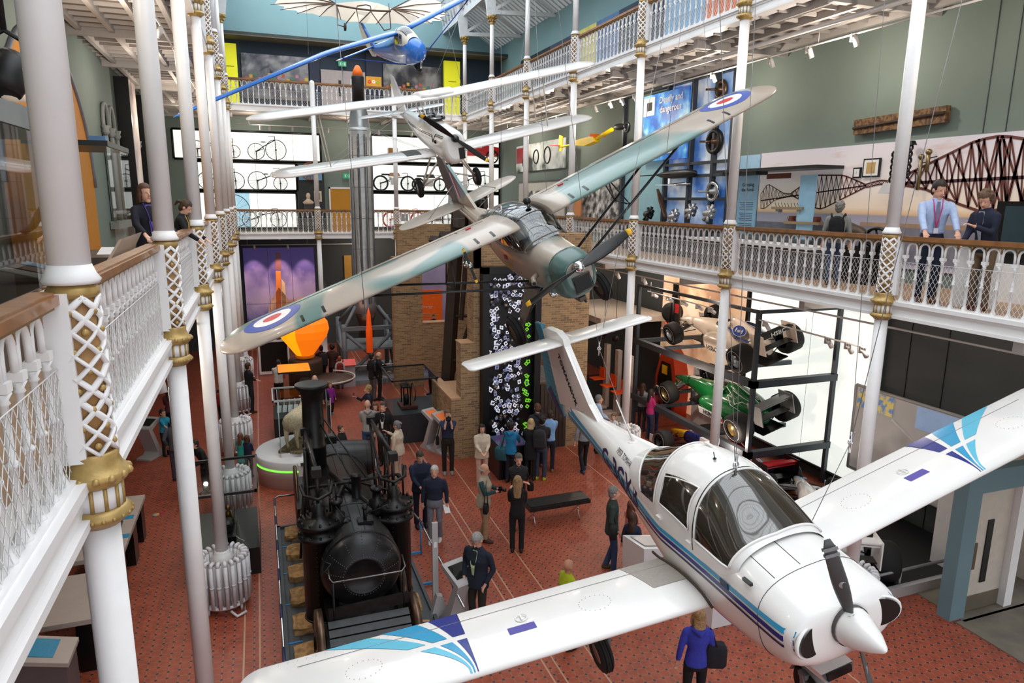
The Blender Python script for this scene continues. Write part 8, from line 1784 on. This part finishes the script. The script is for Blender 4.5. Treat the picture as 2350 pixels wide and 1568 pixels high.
t_,ar,k=a; o=thing('leaflet','white folded leaflet held by the white haired man in the navy sweater','leaflet',wpt(t_,ar[1][3]+V((0,.05,-.08))),(R(50),0,t_.rotation_euler.z+.4)); b=MB(); b.box((0,0,0),(.12,.004,.2),WHITE); b.build('paper',o); b=MB(); b.box((0,-.004,.02),(.06,.002,.08),EYE); b.build('print',o)
P('man in navy puffer jacket and dark jeans reading beside the locomotive',963,1034,1.78,12,'#222a42','#1d2233','#4a3a2e','#17171a','front',nod=22,hem=.82,fat=1.12,collar='hood')
P('grey haired man in dark navy jacket and pale green shirt looking down',1097,1220,1.8,-35,'#1a2233','#2a2824','#a9a7a4','#5a4a36','pocket',nod=38,shirt='#b5c49a',hem=.8,fat=1.15)
P('bald man in lime yellow staff vest near the wing of the nearest aircraft',1304,1284,1.58,125,'#a9b41e','#22252c','#caa','#1a1a1a','front',hs='bald',hem=.85,fat=1.12,skin=1,sleeve=.4)
a=P('grey haired man in dark green tweed jacket and blue jeans looking right',1408,1116,1.78,95,'#2f3b36','#34496b','#8d8a88','#5a4a30','pocket',hem=.8,shirt='#d8d8e0',walk=.07); bag(a,'black leather messenger bag on the shoulder of the man in the tweed jacket',1,.98,.34,.12,.28,'#1c1c1e')
P('girl with long dark hair, navy cardigan and coral trousers seen from behind',1453,1178,1.36,165,'#1f2742','#d96c70','#4a2c20','#2b2b33',hs='long',child=True,hem=.84,pose='down')
P('girl with wavy brown hair in patterned pink top behind the coral trousers girl',1449,1150,1.32,150,'#d98c84','#3a3540','#6a3f2a','#2b2b33',hs='long',child=True,pose='front')
a=P('blonde woman in royal blue hooded jacket and black leggings beneath the white wing',1606,1396,1.70,195,'#3c44b8','#17171c','#b9966a','#8a8684',hs='bob',female=True,collar='hood',hem=.86,pose='down'); bag(a,'black patterned shoulder bag of the woman in the royal blue jacket',1,1.02,.3,.14,.36,'#22232c')
P('grey haired woman in cream shawl and pale trousers checking her phone',912,966,1.64,-115,'#d9ccb8','#cdb9a8','#8d8a8c','#8a7a6a',hs='bun',female=True,fat=1.35,hem=.8,pose='phone',nod=12)
P('man with shaved head in grey hooded sweatshirt and jeans seen from behind',843,918,1.78,178,'#a09c9a','#34507c','#a9806a','#20242c',hs='bald',collar='hood',hem=.88,pose='front')
P('woman with brown bobbed hair in beige coat beyond the grey hooded man',861,924,1.62,-5,'#cbb9a4','#3a3434','#6a4432','#2b2424',hs='bob',female=True,hem=.75,pose='front')
P('bearded man in black suit and white shirt beside the grey hooded man',880,922,1.8,-22,'#141417','#141417','#4f4540','#0f0f10','down',shirt='#eeeeee',hem=.8,turn=-10)
a=P('curly blonde woman in dark padded jacket raising her phone',845,884,1.68,-80,'#23283a','#23283a','#b8985f','#2a2a30','phone',hs='curly',female=True,hem=.82); t_,ar,k=a; o=thing('mobile_phone','dark mobile phone held up by the curly blonde woman','phone',wpt(t_,ar[0][3]+V((0,.05,.08))),(0,0,t_.rotation_euler.z)); b=MB(); b.box((0,0,0),(.07,.01,.14),CAMB); b.box((0,-.006,0),(.06,.002,.12),mat('phone_glass','#23303a',.1)); b.build('phone_body',o)
P('small girl in bright purple coat and black leggings walking on the tiles',757,878,1.12,15,'#9c2fa0','#1c1c22','#8a6238','#3f8a90',hs='long',child=True,hem=.66,walk=.12,pose='down')
P('bald grey bearded man in black leather jacket near the brick wall corner',868,808,1.78,95,'#1a1a1c','#161618','#8a8580','#101012','hold',hs='ring',hem=.82,nod=12)
a=P('man in dark coat and grey trousers standing close behind the leather jacket man',853,810,1.76,120,'#1c1c20','#5f5a5a','#2a2523','#3a2a24','pocket',hem=.8); 
P('dark haired person in brown leather jacket holding the boy\'s hand',762,789,1.74,165,'#3a241f','#17171a','#1d1716','#8a8d90','down',hs='curly',hem=.82)
a=P('ginger boy in jeans and brown boots reaching toward the round table',779,818,1.28,182,'#cfc9c4','#3f66a0','#9a5a34','#4a3226','down',child=True); backpack(a,'black and red child backpack on the ginger boy','#7a1f26',.72)
P('man in black sweater with folded arms leaning by the left column radiator',568,832,1.76,120,'#16171a','#22242a','#4a3426','#4a2c20','crossed',hem=.9,turn=0)
P('person in white T-shirt and black trousers bending over the orange lit case',636,826,1.68,165,'#d8d0cc','#1d1d22','#2a2020','#1a1a1a','reach',sleeve=.5,hem=.9,lean=8)
a=P('person in pale top and blue jeans near the poster of the rocket',640,764,1.66,160,'#c9c0ba','#4a6590','#3a2a20','#2a2a30','down',hs='long',female=True); bag(a,'bright green shopping bag hanging beside the orange balloon',1,.72,.3,.12,.34,'#1f8a4a',name='shopping_bag')
bag(a,'tan handbag on the shoulder of the person by the rocket poster',-1,1.15,.28,.14,.24,'#a8763a',name='handbag')
a=P('person in dark clothes with a black backpack behind the balloon stand',736,792,1.7,200,'#1e1e26','#1e1e26','#1a1414','#1a1a1a','front'); backpack(a,'black backpack of the person behind the balloon stand','#20202a')
P('balding grey man in navy half hidden behind the locomotive chimney',722,861,1.74,200,'#232a3c','#22242c','#b5b0ac','#4a2c20','down',hs='ring')
P('woman with dark fringe in cream blouse and pale trousers by the picture cascade',1106,973,1.62,10,'#dccfba','#d8b8a8','#241c1c','#b5a090','front',hs='bob',female=True,hem=.78,fat=1.15)
a=P('person in turquoise hooded jacket seen from behind at the black table',1173,967,1.66,160,'#1f7fb5','#1c2230','#2a1e1c','#1a1a1a','reach',collar='hood',hem=.84,female=True); bag(a,'teal patterned cloth shopping bag held by the person in the turquoise jacket',-1,.8,.36,.14,.36,'#2f6470',name='cloth_bag')
P('blonde woman in long black coat leaning over the black table',1218,962,1.66,175,'#17171b','#17171b','#d8b98a','#1a1a1a','reach',hs='bob',female=True,hem=.62,lean=8)
a=P('curly dark haired man in jeans and yellow shoes at the black table',1243,955,1.74,168,'#26262a','#3a4358','#241c18','#b5b52a','reach',hs='curly',lean=6); backpack(a,'grey and black backpack on the man with yellow shoes','#2c2b30')
P('brown haired man in dark hooded top bending over beside the backpack man',1236,928,1.78,190,'#2a2c38','#20242e','#6a4630','#9a6a34','reach',collar='hood',lean=14,nod=20)
P('person in pale blue shirt partly hidden behind the backpack man',1262,942,1.72,180,'#7fa8d8','#1d2230','#3a2a20','#8a6a40','reach',lean=8)
P('person in grey top and black leggings walking behind the white aircraft fuselage',1343,944,1.68,-155,'#8a8f98','#141418','#5a4030','#22406a','down',walk=.16,female=True,hs='pony')
P('grey haired man in pale blue shirt beyond the white aircraft tail boom',1374,906,1.74,100,'#a9bcd8','#3a3a44','#8d8a88','#1a1a1a','front',hem=.93)
P('fair child looking out from behind the white aircraft fuselage',1408,950,1.2,-5,'#c9c6cc','#5a5a66','#7a5a40','#d8d4d0','down',child=True,hs='short')
P('man with auburn beard and dark glasses behind the locomotive water barrel',781,976,1.35,65,'#1b1b20','#1b1b20','#6a4632','#1a1a1a','front',child=False,fat=1.15)
P('strawberry blonde woman in floral blouse bending beside the water barrel',845,1030,1.55,170,'#b9b2b5','#6a5a66','#b5806a','#3a2a2a','reach',hs='bob',female=True,lean=20,sleeve=.5)
P('little girl in pink sleeves and teal dress beside the sheep plinth',551,995,1.18,150,'#2aa79a','#2aa79a','#7a4a34','#c98aa0',hs='long',child=True,hem=.6,pose='front')
P('small child in navy top standing next to the girl in the teal dress',566,1000,1.14,150,'#1f2340','#1f2340','#5a3424','#2a2a30',hs='bob',child=True,pose='front')
P('boy in blue T-shirt and dark trousers on the left side of the hall',372,940,1.35,40,'#2a9ac0','#1c1c22','#3a2a20','#1a1a1a','reach',child=True,sleeve=.5)
P('person in striped grey sweater and purple trousers under the left gallery',397,955,1.72,175,'#5a5a62','#4a3f52','#2a2020','#2a2a2a','pocket',hem=.84)
P('person in dark red patterned top under the left gallery',386,888,1.6,170,'#6a3a44','#1c1c22','#4a3020','#1a1a1a','front',hs='long',female=True)
a=P('person in black jacket stooping over a pushchair under the left gallery',465,1000,1.5,-60,'#1a1a1d','#1a1a1d','#2a2020','#1a1a1a','reach',lean=22); 
o=thing('pushchair','dark folded pushchair beside the stooping person under the left gallery','pushchair',(a[0].location.x-.5,a[0].location.y-.15,0)); b=MB(); b.tube([(0,-.2,.1),(.1,0,.5),(-.1,.1,.95)],.02,CAMB,6); b.tube([(0,.2,.1),(.1,.1,.5),(-.1,.2,.95)],.02,CAMB,6); b.box((.05,0,.5),(.3,.35,.08),cloth('#7a1f26')); b.build('frame',o)
for x,y in ((0,-.2),(0,.25)): b=MB(); b.torus((x,y,.1),.08,.025,BLACKR,'y',14,5); b.build('wheel',o)
a=P('dark clothed person with a red rucksack behind the left columns',507,875,1.66,150,'#20222c','#20222c','#1d1716','#1a1a1a','down'); backpack(a,'red rucksack behind the left columns','#8a1f28',.8)
P('woman in magenta top with a brown bag behind the steel rack',1495,893,1.6,120,'#b0286a','#27304f','#2a1e1c','#3a3a44','front',hs='long',female=True)
P('long haired girl in grey top behind the steel rack, beside the magenta one',1476,880,1.56,150,'#8a8a92','#20222e','#4a3020','#3a3a44','front',hs='long',female=True)
P('person in red top at the far side of the steel rack',1505,885,1.55,190,'#8a2f30','#2a3a68','#2a1e1c','#3a3a44','down',hs='bob',female=True)
P('person in long red coat standing in the brick doorway opening',1250,803,1.7,170,'#9c1c26','#1c1c24','#2a1e1c','#1a1a1a','down',hem=.6,fz=2.04,ax='y',av=19.6)
P('person photographing from behind the brick window by the orange panel',995,722,1.7,5,'#1c1c22','#1c1c22','#2a1e1c','#1a1a1a','camera',fz=1.35,ax='y',av=27.0)
# gallery people
def lanyard(c,badge):
    def f(t,up,hp,arms,k):
        b=MB(); b.tube([up((-.06,.05,1.48)),up((-.05,.125,1.36)),up((-.01,.145,1.15)),up((0,.145,1.08)),up((.01,.145,1.15)),up((.05,.125,1.36)),up((.06,.05,1.48))],.007*k,cloth(c),5); b.box(up((0,.15,1.05)),(.06,.01,.08),mat('badge_'+badge.strip('#'),badge,.4)); b.build('lanyard',t)
    return f
def tie(c,lany):
    def f(t,up,hp,arms,k):
        b=MB(); b.add([up((-.02,.115,1.45)),up((.02,.115,1.45)),up((.035,.15,1.12)),up((0,.15,1.0)),up((-.035,.15,1.12))],[(4,3,2,1,0)],cloth(c)); b.build('tie',t); lanyard(lany,'#d8d8e0')(t,up,hp,arms,k)
    return f
P('smiling woman with long brown hair, dark suit and purple lanyard on the left gallery',329,420,1.7,28,'#141522','#141522','#5a3828','#1a1a1a',((.24,.38,1.06),(.2,.36,1.06)),hs='long',female=True,hem=.84,fz=F2,ax='x',av=-1.42,vox=.008,shirt='#6a5aa8',extra=lanyard('#5a3fa0','#d8d8e0'))
P('woman in black with tied back brown hair looking down over the left railing',400,455,1.66,72,'#17171c','#1a1a1f','#4f3828','#1a1a1a','rail',hs='pony',female=True,hem=.88,fz=F2,ax='x',av=-1.2,vox=.008,lean=14,nod=35,extra=lanyard('#c9a24a','#d8c890'))
P('man in pale blue shirt, patterned tie and pink lanyard leaning on the right railing',2155,412,1.86,15,'#b3c6ea','#1b2236','#2e241f','#5a3424','rail',hem=.95,fz=F2,ax='x',av=9.95,vox=.008,nod=18,turn=20,extra=tie('#7d7f9a','#d8287a'),lean=4)
P('curly haired man in navy jacket and brown trousers bending on the right gallery',2282,434,1.76,-40,'#1c2136','#6f5c46','#6a4c38','#6a3a24','hold',hs='curly',hem=.84,fz=F2,ax='x',av=10.0,vox=.008,nod=30,turn=25,lean=10,shirt='#9aa0b0')
a=P('grey haired person in grey shirt on the right gallery facing the mural machines',1928,461,1.72,175,'#8d8f8c','#3a4a66','#8f8b88','#3a2a20','down',hs='curly',hem=.88,fz=F2,ax='x',av=10.3,vox=.011); backpack(a,'black backpack worn by the grey haired person on the right gallery','#15161a',.85)
